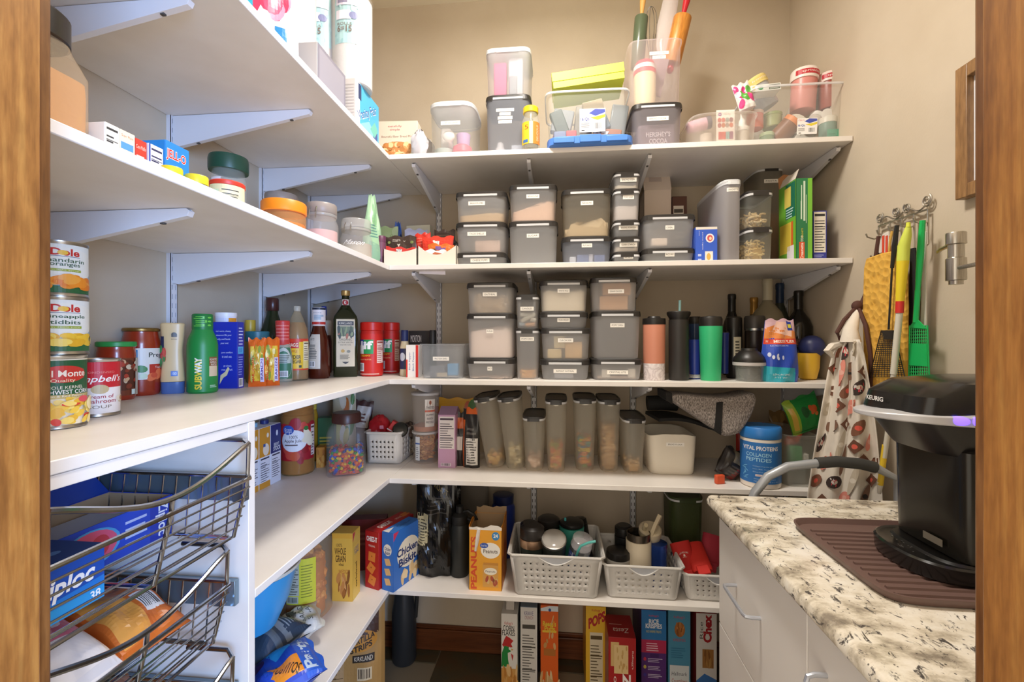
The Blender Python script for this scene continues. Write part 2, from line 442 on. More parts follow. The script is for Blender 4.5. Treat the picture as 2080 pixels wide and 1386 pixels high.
for k, x in enumerate((-.50, -.097, .306, .893)):
    s = standard('shelf_standard', 1.7); s.location = (x, YB, .35)
    tag(s, 'white slotted shelf standard on the back wall, %s from the left' % ['first', 'second', 'third', 'fourth'][k], 'shelf standard', 'back wall standards')
    for i, z in enumerate(ZS):
        if bk2 is None: bk2 = b = bracket('shelf_bracket', .345)
        else: b = bk2.copy(); COL.objects.link(b)
        b.location = (x, YB-.0135, z-TH-.0008); b.rotation_euler = (0, 0, -math.pi/2)
        tag(b, 'white tapered bracket under the %s back shelf, %s from the left' % (ORD[i], ['first', 'second', 'third', 'fourth'][k]), 'bracket', 'back shelf brackets')

# ------------------------------------------------------------------ counter and cabinet
CZ = H-.405; CX0, CY0, CY1 = .385, DY1+.002, 1.231
ct = obj('granite_counter', G().prism([(CX0, CZ-.012), (CX0+.004, CZ-.003), (CX0+.012, CZ), (XR-.002, CZ), (XR-.002, CZ-.03), (CX0+.008, CZ-.03), (CX0+.001, CZ-.024)], CY0, CY1, GRANITE), bevel=.003)
tag(ct, 'speckled cream granite counter slab with rounded front edge', 'counter')
LAM = C('ece7e1', .4); HND = C('b9bcc4', .3, .45)
def handle(parent, c, L, vert=False):
    """bar pull on a front that faces -x"""
    a = L/2; r = .004; o = -.03
    if vert: pts = [(0,0,-a),(o*.6,0,-a),(o*.92,0,-a+.003),(o,0,-a+.012),(o,0,a-.012),(o*.92,0,a-.003),(o*.6,0,a),(0,0,a)]
    else: pts = [(0,-a,0),(o*.6,-a,0),(o*.92,-a+.003,0),(o,-a+.012,0),(o,a-.012,0),(o*.92,a-.003,0),(o*.6,a,0),(0,a,0)]
    h = obj('handle', G().tube(pts, r, HND), parent, label='brushed steel bar pull'); h.location = c; return h
def cabinet(y0, y1, kind, label):
    t = thing('base_cabinet', label, 'cabinet', ((CX0+XR)/2, (y0+y1)/2, 0))
    t.location = (0, 0, 0); fx = CX0+.045; zt = CZ-.0305
    obj('body', G().box(fx, y0, .09, XR-.02, y1, zt, LAM).box(fx+.05, y0, 0, XR-.02, y1, .09, LAM), t)
    gp = .0015; zs = [(.095, zt-.62), (zt-.617, zt-.385), (zt-.382, zt-.006)] if kind == 'drawers' else [(.095, zt-.006)]
    zs = [(.095, .36), (.363, .60), (.603, zt-.006)] if kind == 'drawers' else zs
    for a, b in zs:
        nm = 'drawer' if kind == 'drawers' else 'door'
        p = obj(nm, G().box(fx-.019, y0+gp, a, fx-.0005, y1-gp, b, LAM), t, bevel=.0012)
        if kind == 'drawers': handle(p, (fx-.019, (y0+y1)/2+.03, (a+b)/2+(.012 if b > zt-.1 else .01)), .125)
        else: handle(p, (fx-.019, y1-.055, b-.16), .17, True)
    return t
cabinet(.80, 1.215, 'drawers', 'white drawer cabinet at the far end of the granite counter')
cabinet(.388, .80, 'door', 'white door cabinet nearest the doorway under the granite counter')
# pull-out tower for the wire baskets
tw = thing('basket_tower', 'white panelled tower for wire pull-out baskets under the middle left shelf', 'cabinet', (0, 0, 0))
obj('side_panel', G().box(XL+.001, .803, 0, SX, .8215, ZS[2]-TH-.0005, SHELF), tw, bevel=.001)
obj('top_panel', G().box(XL+.001, .405, ZS[2]-TH*2-.0008, SX-.002, .8025, ZS[2]-TH-.0008, SHELF), tw, bevel=.001)
obj('side_panel', G().box(XL+.001, .3895, 0, SX-.045, .3995, ZS[2]-TH-.0005, SHELF), tw, bevel=.001)

# ------------------------------------------------------------------ builders for the groceries
RN = random.Random(7)
def spot(u0, u1, vt, z, Y=None, vb=None):
    """front face seen between u0 and u1 with its top at vt, standing at height z -> cx, Y, w, h"""
    um = (u0+u1)/2
    if Y is None: Y = on_z(um, vb, z).y
    a, b = on_y(u0, 0, Y).x, on_y(u1, 0, Y).x
    return (a+b)/2, Y, b-a, on_y(um, vt, Y).z-z
def rspot(u0, u1, vt, z, vb=None, D=None):
    """round thing -> x, y, r, h"""
    um = (u0+u1)/2; a = (um-CX)/F; cp = 1/math.sqrt(1+a*a)
    D0 = D if D else F*(H-z)/(vb-CY); dc = D0
    for _ in range(4): r = (u1-u0)/2*dc/F*cp; dc = D0+r*cp
    p = at_depth(um, CY, dc); dt = D0 if vt < CY else dc+r*cp
    return p.x, p.y, r, H-(vt-CY)*dt/F-z
def face_cam(x, y): return math.atan2(-x, y)
BLACKLID = C('2f2c2a', .35); MILK = milky(); GREYMILK = milky('c3c8d4', .5); LABELW = 'f6f2ea'
def ring_strip(g, hx, hy, n, z0, z1, m, keep, k=1.0, seg=44):
    p = oval(hx*k, hy*k, 0, n, seg=seg)
    for i in range(seg):
        a, b = p[i], p[(i+1) % seg]
        if keep((a[0]+b[0])/2, (a[1]+b[1])/2): g.add([(a[0],a[1],z0),(b[0],b[1],z0),(b[0],b[1],z1),(a[0],a[1],z1)], [(0,1,2,3)], m)
def lumpy(g, hx, hy, z0, z1, m, n=7, amp=.006, slope=0, seed=1, seg=28):
    """loose contents: a filled volume with an uneven top"""
    r = random.Random(seed); rings = [oval(hx, hy, z0, n, seg=seg), oval(hx, hy, z1-amp, n, seg=seg)]
    rings[1] = [(x, y, z+slope*x/hx+r.uniform(-amp, amp)) for x, y, z in rings[1]]
    for k in (.75, .45, .15): rings.append([(x, y, z1+slope*x/hx+r.uniform(-amp, amp)*1.2) for x, y, z in oval(hx*k, hy*k, z1, 2 if k < .3 else n, seg=seg)])
    g.rings(rings, m)
def bits(hx, hy, z0, z1, n, cols, r, kind='ring', seed=1, front=.75, nn=5):
    """small loose pieces crowding a container wall, joined"""
    g = G(); rn = random.Random(seed); ms = [C(c, .6) for c in cols]
    for i in range(n):
        while True:
            x, y = rn.uniform(-1, 1), rn.uniform(-1, 1)
            q = abs(x)**nn+abs(y)**nn
            if q < .8 and (y < -front+.35 or rn.random() < .12 or abs(x) > front): break
        c = Vector((x*(hx-r*1.2), y*(hy-r*1.2), rn.uniform(z0+r, z1))); m = rn.choice(ms)
        M = Matrix.Translation(c) @ Matrix.Rotation(rn.uniform(0, 3), 4, 'X') @ Matrix.Rotation(rn.uniform(0, 3), 4, 'Z')
        if kind == 'ring':
            rs = []
            for k in range(7):
                t = 2*math.pi*k/7; cc = Vector((math.cos(t), math.sin(t), 0))*r*.68
                rs.append([M @ (cc*(1+math.cos(p)*.46)+Vector((0, 0, math.sin(p)*r*.34))) for p in (0, 1.57, 3.14, 4.71)])
            g.rings(rs, m, closed=True)
        elif kind == 'bean':
            g.loft([(.001, .001, -r, 2), (r*.8, r*.8, -r*.5, 2), (r*.9, r*.9, r*.1, 2), (.001, .001, r*.8, 2)], m, 6, M=M)
        elif kind == 'flake':
            g.loft([(r, r*.7, -.0006, 2), (r*1.1, r*.8, .0008, 2)], m, 7, M=M)
        elif kind == 'tube':
            g.tube([M @ Vector((math.cos(t)*r, math.sin(t)*r, 0)) for t in (0, .7, 1.4, 2.1, 2.8)], r*.33, m, 6)
    return g
def label_on(t, hyf, z0, txts, w, lh, x0=0, n=7, hx=1, gap=.0028, col='4a4642', slant=0):
    """small typed labels, one under another"""
    z = z0
    for i, s in enumerate(txts):
        a = Art(LABELW); a.text(s, .5, .5, .78, .42, col)
        ww = w if not isinstance(w, (list, tuple)) else w[i]
        def mf(x, y, d, z=z, ww=ww):
            zz = z+y+slant*x; q = min(abs((x+x0)/hx), .97)
            return (x+x0, -hyf(zz)*(1-q**n)**(1/n)-d, zz)
        a.put('label', t, mf, ww, lh, base=.0007, strip=ww/6, label='white sticker reading %s' % s)
        z -= lh+gap
TUBS = 'frosted storage tubs with typed labels'
def tub(label, u0, u1, vt, z, Y, dep=.18, txt=(), lz=.45, lw=.4, lh=.0135, lx=0, rot=0, lid='black', content=None, taper=.94, n=7, body=None, h=None, name='storage_tub', group=TUBS, vb=None, slant=0, tabs='wide', cw=None):
    cx, Y, w, hh = spot(u0, u1, vt, z, Y, vb)
    if cw: cx, w = cx+(w-cw)*0, cw
    h = h or hh; hx, hy = w/2, dep/2; body = body or MILK
    t = thing(name, label, 'container', (cx, Y+hy, z), rot, group); lt = .0105 if lid else 0
    zr = h-lt
    fy = lambda q: hy*(taper+(1-taper)*min(max(q/zr, 0), 1))
    fx = lambda q: hx*(taper+(1-taper)*min(max(q/zr, 0), 1))
    prof = [(fx(0)*.86, fy(0)*.86, 0, n), (fx(0)*.975, fy(0)*.975, .002, n), (fx(0), fy(0), .007, n), (fx(zr*.94), fy(zr*.94), zr*.94, n)]
    prof += [(fx(zr)*1.015, fy(zr)*1.015, zr-.004, n), (fx(zr)*1.02, fy(zr)*1.02, zr, n)] if lid else [(fx(zr)*1.03, fy(zr)*1.03, zr-.006, n), (fx(zr)*1.04, fy(zr)*1.04, zr, n), (fx(zr)*.98, fy(zr)*.98, zr, n)]
    obj('body', G().loft(prof, body, 44, cap1=False), t)
    if lid:
        lm = BLACKLID if lid == 'black' else C('eef0f2', .35, 0, .75) if lid == 'white' else lid
        g = G(); g.loft([(hx*1.0, hy*1.0, zr+.0005, n), (hx*1.03, hy*1.03, zr+.002, n), (hx*1.03, hy*1.03, zr+lt*.75, n), (hx*1.0, hy*1.0, h, n), (hx*.9, hy*.9, h, n), (hx*.88, hy*.88, h-.003, n)], lm, 44)
        if tabs == 'wide': ring_strip(g, hx, hy, n, zr-.008, zr+.002, lm, lambda x, y: abs(x) > hx*.60 and abs(y) > hy*.5 or abs(y) < hy*.6 and abs(x) > hx*.8, 1.045)
        else: ring_strip(g, hx, hy, n, zr-.008, zr+.002, lm, lambda x, y: abs(x) < hx*.48, 1.05)
        obj('lid', g, t, solid=0)
        g = G(); ring_strip(g, hx, hy, n, zr-.006, zr+.001, C('e6e7ea', .35, 0, .8), (lambda x, y: abs(x) < hx*.62 and y < 0) if tabs == 'wide' else (lambda x, y: True), 1.034); obj('rim', g, t)
    if content: content(t, fx, fy, h)
    if txt:
        ws = [w*lw if not isinstance(lw, (list, tuple)) else w*q for q in (lw if isinstance(lw, (list, tuple)) else [lw]*len(txt))]
        label_on(t, fy, h*lz, txt, ws, lh, lx*hx, n, hx, slant=slant)
    return z+h
def fill(col, frac, amp=.004, slope=0, seed=3, bumpy=0):
    def fn(t, fx, fy, h):
        g = G(); lumpy(g, fx(0)*.955, fy(0)*.955, .004, h*frac, C(col, .8, 0, None, bumpy, 260), 7, amp, slope, seed); o = obj('contents', g, t); o['kind'] = 'stuff'
    return fn
def blocks(lst):
    """contents made of small packs: (fx0, fx1, z0, z1, colour, yfrac) as fractions"""
    def fn(t, fx, fy, h):
        for i, (a, b, c, d, col, yf) in enumerate(lst):
            X, Yh = fx(0)*.93, fy(0)*.93
            obj('packet', G().box(a*X, -Yh*yf, max(c*h, .003), b*X, -Yh*yf+.03, d*h, C(col, .55, 0, None, .3, 60)), t, bevel=.003)
    return fn
def loose(cols, frac, r, n, kind='ring', base=None, seed=2, basefrac=None):
    def fn(t, fx, fy, h):
        z1 = h*frac
        if base: g = G(); lumpy(g, max(fx(0)*.95-2.3*r, fx(0)*.25), max(fy(0)*.95-2.3*r, fy(0)*.25), .004, h*(basefrac or frac*.95), C(base, .8), 5, .004, 0, seed); obj('contents', g, t)['kind'] = 'stuff'
        o = obj('pieces', bits(fx(0)*.95, fy(0)*.95, .003, z1, n, cols, r, kind, seed), t); o['kind'] = 'stuff'
    return fn
def carton(name, label, cx, y, z, w, d, h, col, rot=0, front=None, left=None, right=None, top=None, back=None, group=None, cat='box', tilt=None, open_top=False, flap=None, rough=.4):
    """box standing at cx, y (centre), front art faces local -y"""
    t = thing(name, label, cat, (cx, y, z), rot, group, tilt)
    m = C(col, rough)
    g = G()
    if open_top:
        q = .0012; inn = C('b79b78', .8)
        g.box(-w/2, -d/2, 0, w/2, d/2, .002, m).box(-w/2, -d/2, 0, w/2, -d/2+q, h, m).box(-w/2, d/2-q, 0, w/2, d/2, h, m).box(-w/2, -d/2, 0, -w/2+q, d/2, h, m).box(w/2-q, -d/2, 0, w/2, d/2, h, m)
        g.box(-w/2+q, -d/2+q, h*.03, -w/2+q*1.6, d/2-q, h-.001, inn).box(w/2-q*1.6, -d/2+q, h*.03, w/2-q, d/2-q, h-.001, inn).box(-w/2+q, d/2-q*1.6, h*.03, w/2-q, d/2-q, h-.001, inn).box(-w/2+q, -d/2+q, h*.03, w/2-q, -d/2+q*1.6, h-.001, inn)
    else: g.box(-w/2, -d/2, 0, w/2, d/2, h, m)
    obj('body', g, t, bevel=0 if open_top else .0012)
    for a, f, ww, nm in ((front, flat((0, -d/2, 0), (1,0,0), (0,0,1)), w, 'front_print'), (left, flat((-w/2, 0, 0), (0,-1,0), (0,0,1)), d, 'side_print'), (right, flat((w/2, 0, 0), (0,1,0), (0,0,1)), d, 'side_print'), (back, flat((0, d/2, 0), (-1,0,0), (0,0,1)), w, 'back_print')):
        if a: a.put(nm, t, f, ww*.99, h*.995)
    if top: top.put('top_print', t, flat((0, -d/2, h), (1,0,0), (0,1,0)), w*.98, d*.98)
    return t
def vessel(name, label, cat, x, y, z, parts, rot=0, group=None, tilt=None, seg=30):
    """turned body from stacked parts: (part name, profile, material); profile (r,z) or (hx,hy,z,n..)"""
    t = thing(name, label, cat, (x, y, z), rot, group, tilt)
    for nm, prof, m in parts:
        g = G(); pr = [(p[0], p[0], p[1]) if len(p) == 2 else p for p in prof]; g.loft(pr, m, seg); obj(nm, g, t)
    return t
def pouch(name, label, cat, x, y, z, w, h, d, col, rot=0, art=None, back=None, stand=True, tilt=None, group=None, wr=.003, seed=1, rough=.3, top_in=1.0, metal=0, bottom_seal=False, artz=(0, 1), nx=18, nz=24):
    """flexible bag: full below, flat seal on top (and below when it is a pillow bag)"""
    rn = random.Random(seed); t = thing(name, label, cat, (x, y, z), rot, group, tilt)
    ph = [(rn.uniform(0, 6), rn.uniform(-9, 9), rn.uniform(6, 17), rn.uniform(.4, 1)) for _ in range(6)]
    def halfw(v): return w/2*(1-(1-top_in)*max(0, v-.45)/.55)*(1 if not bottom_seal else 1-.06*math.sin(v*math.pi))
    def dep(u, v):
        if stand and not bottom_seal: prof = max(0, 1-max(0, (v-.12)/.86)**1.7)*(.75+.25*min(1, v/.12))
        else: prof = max(0, math.sin(min(1, max(0, (v-.04)/.92))*math.pi))**.55
        e = max(0, 1-abs(u)**3.2)**.6
        k = sum(a*math.sin(p+u*q+v*s) for p, q, s, a in ph)*wr*.45
        return d/2*prof*e+k*min(1, prof*2+.15)*(e*.8+.2)
    def pt(u, v, s, off=0):
        sx = halfw(v); edge = 0
        return (u*sx+edge, -s*(dep(u, v)+off), v*h+(.004*math.sin(u*7+seed) if v > .97 else 0))
    g = G(); m = C(col, rough, metal)
    us = [-1+2*i/nx for i in range(nx+1)]; vs = [j/nz for j in range(nz+1)]
    for s in (1, -1):
        P = [pt(u, v, s, .0004) for v in vs for u in us]
        g.add(P, [(j*(nx+1)+i, j*(nx+1)+i+1, (j+1)*(nx+1)+i+1, (j+1)*(nx+1)+i) for j in range(nz) for i in range(nx)], m)
    if stand and not bottom_seal:
        P = [pt(u, 0, 1, .0004) for u in us]+[pt(u, 0, -1, .0004) for u in us]; k = nx+1
        g.add(P, [(i, i+1, k+i+1, k+i) for i in range(nx)], m)
    obj('bag', g, t, sharp=60)
    for a, s in ((art, 1), (back, -1)):
        if a:
            z0, z1 = artz
            a.put('print', t, lambda X, Yv, off, s=s: pt(s*max(-.99, min(.99, X/(w/2))), z0+(z1-z0)*min(1, max(0, Yv/(h*(z1-z0)))), s, off), w, h*(z1-z0), strip=w/nx, vstrip=h*(z1-z0)/nz, base=.0011, rough=rough)
    return t
def basket(name, label, x, y, z, w, d, h, col, rows, cols_f, cols_s, rot=0, n_rim=.01, taper=.86, group=None, handle_cut=True, r=.0042, zlo=.2, zhi=.82):
    """perforated plastic basket with a rolled rim"""
    t = thing(name, label, 'basket', (x, y, z), rot, group); m = C(col, .45)
    g = G(); rc = .018
    def wall(p0, p1, nc):
        # p0,p1 : corner points (bottom/top) functions ; grid with round holes in the middle band
        a0, a1 = [Vector(q) for q in p0]; b0, b1 = [Vector(q) for q in p1]
        def P(s, v): return (a0.lerp(b0, s)).lerp(a1.lerp(b1, s), v)
        L = (b0-a0).length*.5+(b1-a1).length*.5
        ss = [0]+[.09+.82*i/nc for i in range(nc+1)]+[1]; vv = [0]+[zlo+(zhi-zlo)*j/rows for j in range(rows+1)]+[1]
        for i in range(len(ss)-1):
            for j in range(len(vv)-1):
                s0, s1, v0, v1 = ss[i], ss[i+1], vv[j], vv[j+1]
                if 0 < i < len(ss)-2 and 0 < j < len(vv)-2:
                    cs, cv = (s0+s1)/2, (v0+v1)/2; es, ev = r/L, r/h
                    out = [P(s0,v0),P(cs,v0),P(s1,v0),P(s1,cv),P(s1,v1),P(cs,v1),P(s0,v1),P(s0,cv)]
                    inn = [P(cs+es*math.cos(q), cv+ev*math.sin(q)) for q in [math.pi*(1.25+.25*k) for k in range(8)]]
                    g.add(out+inn, [(k, (k+1) % 8, 8+(k+1) % 8, 8+k) for k in range(8)], m, False)
                else: g.add([P(s0,v0),P(s1,v0),P(s1,v1),P(s0,v1)], [(0,1,2,3)], m, False)
    W, Dp = w/2, d/2; k = taper; c = .012
    cor = [(-W+c, -Dp), (W-c, -Dp), (W, -Dp+c), (W, Dp-c), (W-c, Dp), (-W+c, Dp), (-W, Dp-c), (-W, -Dp+c)]
    for i in range(8):
        a, b = cor[i], cor[(i+1) % 8]
        pa = ((a[0]*k, a[1]*k, .004), (a[0], a[1], h)); pb = ((b[0]*k, b[1]*k, .004), (b[0], b[1], h))
        if i % 2: g.add([pa[0], pb[0], pb[1], pa[1]], [(0,1,2,3)], m, False)
        else: wall(pa, pb, cols_f if i % 4 == 0 else cols_s)
    g.add([(a*k, b*k, .004) for a, b in cor], [tuple(range(7, -1, -1))], m, False)
    bmx = obj('body', g, t, sharp=30); 
    b = bmesh.new(); b.from_mesh(bmx.data); bmesh.ops.remove_doubles(b, verts=b.verts, dist=1e-5); bmesh.ops.recalc_face_normals(b, faces=b.faces); b.to_mesh(bmx.data); b.free()
    so = bmx.modifiers.new('wall', 'SOLIDIFY'); so.thickness = .0022; so.offset = -1
    g = G()
    oc = [(p[0]*1.02, p[1]*1.02) for p in cor]
    g.tube([(a, bb, h) for a, bb in oc], .0045, m, 8, closed=True)
    ring = []
    obj('rim', g, t)
    if handle_cut:
        g = G(); hw = w*.19
        pts = [(-hw+2*hw*i/12, -(h-.026*math.sin(math.pi*i/12))*0-Dp*1.0-.0035+.0*i, h-.002-.026*math.sin(math.pi*i/12)) for i in range(13)]
        pts = [(px, -Dp*(k+(1-k)*pz/h)-.004, pz) for px, _, pz in pts]
        g.tube(pts, .0022, C('f4f3f1', .4), 6)
        face = pts+[(hw, -Dp-.003, h-.001), (-hw, -Dp-.003, h-.001)]
        g.add([(p[0], p[1]+.002, p[2]) for p in pts]+[(p[0], -Dp-.0025, h-.001) for p in pts], [(i, i+1, 13+i+1, 13+i) for i in range(12)], C('c9ccd2', .5), False)
        obj('handle_grip', g, t)
    return t

# ------------------------------------------------------------------ middle shelf, back: labelled tubs
Y3 = 1.555; z3 = ZS[2]+.0003
POS = {}
zt = tub('shallow frosted tub at the bottom of the flour stack', 947, 1043, 728.7, z3, Y3, txt=['RICE'], lz=.42, lw=.1, content=fill('d9b9a4', .12))
zt = tub('frosted tub of white flour below the oatmeal tub', 947, 1043, 636.8, zt, Y3, txt=['FLOUR'], lz=.56, lw=.15, content=fill('f3dfd3', .66, .008, .006))
zt = tub('frosted tub of rolled oats on top of the flour stack', 947, 1043, 573.8, zt, Y3, txt=['OATMEAL'], lz=.55, lw=.3, content=loose(['dcc3a0', 'cfb48c', 'e6d2b4', 'c2a57c'], .62, .006, 520, 'flake', 'cdb28c', 5, .55))
zt = tub('tall narrow frosted tub of popcorn kernels below the candle tub', 1047, 1094, 666.7, z3, Y3, txt=['POPCORN'], lz=.75, lw=.6, tabs='narrow', taper=.9, content=loose(['e3a23c', 'd48f2c', 'efb95c'], .16, .0045, 260, 'bean', 'd79a3c', 4))
zt = tub('narrow frosted tub of small candles on the popcorn tub', 1047, 1094, 598.5, zt, Y3, txt=['CANDLES'], lz=.52, lw=.58, tabs='narrow', taper=.9,
    content=lambda t, fx, fy, h: [obj('candle', G().tube([(a*fx(0), -fy(0)*.8, b*h), (c*fx(0), -fy(0)*.75, d*h)], .0075, C(k, .5)), t) for a, b, c, d, k in ((-.7, .42, .2, .40, 'e8e6d8'), (-.3, .26, .75, .44, 'e6e4d2'), (-.6, .2, -.1, .3, 'dcd8c8'), (.3, .27, .8, .24, 'e4dfcd'), (-.2, .09, .7, .12, 'd9a06c'), (-.8, .1, -.3, .12, '9fb2bd'))])
zt = tub('shallow frosted tub of instant oatmeal at the bottom of its stack', 1098, 1198, 730.7, z3, Y3, txt=['INSTANT OATMEAL'], lz=.33, lw=.47, content=blocks([(-.5, .4, .05, .3, 'b9bcc4', .9)]))
zt = tub('frosted tub of club crackers above the instant oatmeal tub', 1099, 1199, 667, zt, Y3, txt=['CLUB CRACKERS'], lz=.55, lw=.31, content=blocks([(-.85, -.18, .03, .33, 'e3c995', .95), (-.55, -.02, .36, .75, 'e2cf9e', .9), (-.02, .78, .03, .57, 'deb67c', .95)]))
zt = tub('shallow frosted tub of plain bread crumbs in the middle of its stack', 1096, 1194, 633.8, zt, Y3, txt=['PLAIN BREAD'], lz=.38, lw=.26)
zt = tub('frosted tub of white rice on the top of its stack', 1096, 1194, 569, zt, Y3, txt=['WHITE RICE'], lz=.6, lw=.25, content=fill('e3d4b8', .7, .004, 0, 8, .8))
zt = tub('shallow frosted tub of drink sachets under the popcorn tub', 1204, 1306, 729.7, z3, Y3, txt=['CRYSTAL LITE'], lz=.28, lw=.42, content=blocks([(-.7, -.3, .1, .5, 'efe6d6', .9), (.5, .85, .1, .55, 'efe6d6', .9), (-.9, .9, .02, .18, 'd9b9a0', .8)]))
zt = tub('large empty frosted popcorn tub beside the pink tumbler', 1205, 1302, 631.8, zt, Y3, txt=['POPCORN'], lz=.66, lw=.3, rot=.015)
zt = tub('frosted tub of graham crackers on top of the popcorn tub', 1202, 1297, 563, zt, Y3, txt=['GRAHAM CRACKERS'], lz=.52, lw=.34, lx=.08, rot=-.03, content=blocks([(-.7, .7, .03, .46, 'd3a06c', .93), (-.55, .85, .48, .85, 'd09c6a', .9)]))
tub('clear open bin of protein bars beside the peanut butter', 850, 941, 699, z3, Y3, .2, txt=['PROTEIN BARS'], lz=.52, lw=.36, lid=None, taper=.93, body=C('d7dbe0', .2, 0, .35, 0, 200, 0, .2), content=blocks([(.25, .8, .08, .42, '5f9fcb', .9), (-.7, .1, .03, .35, '6f7277', .85), (-.3, .25, .03, .16, 'c9b89a', .92)]), group='clear open bins')

# ------------------------------------------------------------------ second shelf, back: labelled tubs
Y2 = 1.56; z2 = ZS[1]+.0003
def stack(lst, u0, u1, z, Y, **k):
    """lst from bottom to top: label, vt, dict"""
    for lab, vt, kw in lst:
        q = dict(k); q.update(kw); z = tub(lab, q.pop('u0', u0), q.pop('u1', u1), vt, z, Y, **q)
    return z
stack([('shallow frosted tub at the bottom of the bread crumb stack', 512.8, dict(txt=['CHEESE PUFFS'], lz=.25, lw=.38)),
       ('frosted tub with pink packets in the middle of the bread crumb stack', 451, dict(txt=['TACO SHELLS'], lz=.55, lw=.37, lx=-.15, rot=.02, content=blocks([(-.3, .85, .05, .45, 'ecc9b4', .8)]))),
       ('frosted tub of bread crumbs on top of its stack', 388.6, dict(txt=['BREADCRUMBS'], lz=.55, lw=.33, lx=-.15, rot=.02, content=fill('c9a673', .3, .006, .004)))], 924, 1026, z2, Y2)
stack([('tall empty frosted sugar tub under the brown sugar tub', 449, dict(txt=['SUGAR'], lz=.62, lw=.25)),
       ('frosted tub of brown sugar with a sloping fill', 374.4, dict(txt=['BROWN SUGAR'], lz=.62, lw=.27, rot=.02, u0=1033, u1=1130, content=fill('e3bb9c', .45, .008, .02)))], 1033, 1132, z2, Y2)
stack([('frosted tub with blue and white packets under the pancake mix', 480.4, dict(txt=['FRUIT SNACKS'], lz=.6, lw=.21, body=GREYMILK, content=blocks([(-.8, -.5, .0, .3, 'ffffff', .93), (-.45, .1, .0, .38, '8d9cc8', .9), (.1, .3, 0, .4, 'f3f0f5', .93), (.35, .85, 0, .36, '7f8fc0', .9)]))),
       ('large frosted tub of pancake mix, powder clinging to its front', 383.5, dict(txt=['PANCAKE MIX'], lz=.66, lw=.25, body=milky('cfc8ba', .45), content=fill('e5d0ae', .33, .016, .008, 5)))], 1142, 1243, z2, Y2)
stack([('narrow shallow frosted tub at the bottom of the baking stack', 511.7, dict(txt=['SALT'], lz=.38, lw=.36)),
       ('narrow frosted tub of corn starch', 480.4, dict(txt=['CORN STARCH'], lz=.34, lw=.66, content=fill('d9cbb8', .4))),
       ('narrow frosted tub of baking powder', 447, dict(txt=['BAKING POWDER'], lz=.42, lw=.72)),
       ('taller narrow frosted tub of powdered sugar', 383, dict(txt=['POWD SUGAR'], lz=.66, lw=.42, content=fill('c9bdb4', .5))),
       ('small frosted tub of baking soda topping the narrow stack', 348, dict(txt=['BAKING SODA'], lz=.4, lw=.62, content=fill('d8cbb4', .3)))], 1247, 1301, z2, Y2, tabs='narrow', taper=.93, lx=.1)
stack([('shallow frosted rice mix tub under the cereal tub', 504, dict(txt=['RICE MIX'], lz=.42, lw=.18)),
       ('frosted wide cereal tub in front of the white box', 435.3, dict(txt=['CEREAL'], lz=.55, lw=.17, content=blocks([(-.75, -.05, .1, .33, 'f0ddcb', .93)])))], 1308, 1414, z2, Y2)

# ------------------------------------------------------------------ top shelf, back: tubs
Y1 = 1.57; z1 = ZS[0]+.0003
zt = stack([('frosted tub with four labels for syrups and honey', 192, dict(txt=['BROWN SYRUPS', 'HONEY', 'HOT FUDGE', 'CARAMELS'], lz=.74, lw=[.4, .25, .33, .3], lh=.011, lx=-.12, body=GREYMILK,
    content=lambda t, fx, fy, h: [obj('bottle', G().lathe([(.02, .002), (.021, .04), (.012, .055), (.011, .068)], C('e9e2dd', .5), 14, M=Matrix.Translation((-.03, -fy(0)*.7, 0))), t), obj('packet', G().box(.012, -fy(0)*.85, .002, .05, -fy(0)*.6, .055, C('dcdde2', .6)), t)])),
    ('frosted tub with a pink packet and white lid on the syrup tub', 96, dict(u0=986, u1=1077, lid='white', tabs='narrow', body=milky('eeeef0', .4), content=blocks([(-.75, -.1, .02, .75, 'c9457f', .9), (0, .75, .03, .85, 'b3b0b8', .85), (.05, .45, .05, .45, '8a9098', .93)])))], 986, 1077, z1, 1.60)
zt = stack([('frosted tub holding a cocoa bag at the right of the clear bin', 208, dict(txt=['BAKING COCOA'], lz=.62, lw=.43, body=milky('cfc8cd', .5), content=lambda t, fx, fy, h: (obj('cocoa_bag', G().box(-fx(0)*.8, -fy(0)*.86, .003, fx(0)*.8, 0, h*.6, C('8a7c80', .6)), t, bevel=.008), Art(None).text("HERSHEY'S", .55, .7, .8, .3, 'e6dfe2', bold=.03).text('COCOA', .55, .3, .6, .3, 'e6dfe2', bold=.03).put('lettering', t, flat((0, -fy(0)*.87, h*.12), (1,0,0), (0,0,1)), fx(0)*1.3, h*.36))))], 1285, 1388, z1, Y1, dep=.2)
tub('tall open frosted bin with rolling pins on the cocoa tub', 1280, 1388, 80, zt, Y1, .2, txt=['INTRICATE TURKEY', 'LIFTER BELT'], lz=.76, lw=[.36, .25], lh=.0105, lx=.1, lid=None, taper=.93, body=milky('f0e6e8', .34), group='clear open bins',
    content=lambda t, fx, fy, h: (obj('canister', G().lathe([(.036, .003), (.037, .12), (.037, .122)], C('efdfb8', .5), 20, M=Matrix.Translation((-.028, -fy(0)*.45, 0))).lathe([(.038, .122), (.038, .135)], C('e2485a', .5), 20, M=Matrix.Translation((-.028, -fy(0)*.45, 0))).lathe([(.0385, .136), (.0385, .15)], C('f5efec', .5), 20, M=Matrix.Translation((-.028, -fy(0)*.45, 0))).lathe([(.037, .151), (.03, .166)], C('e2485a', .5), 20, M=Matrix.Translation((-.028, -fy(0)*.45, 0))), t),
        obj('spatula', G().prism([(-.005, .07), (.03, .06), (.06, .19), (.0, .2)], -.02, -.014, C('9a8488', .6)), t)))
zbin = ZS[0]
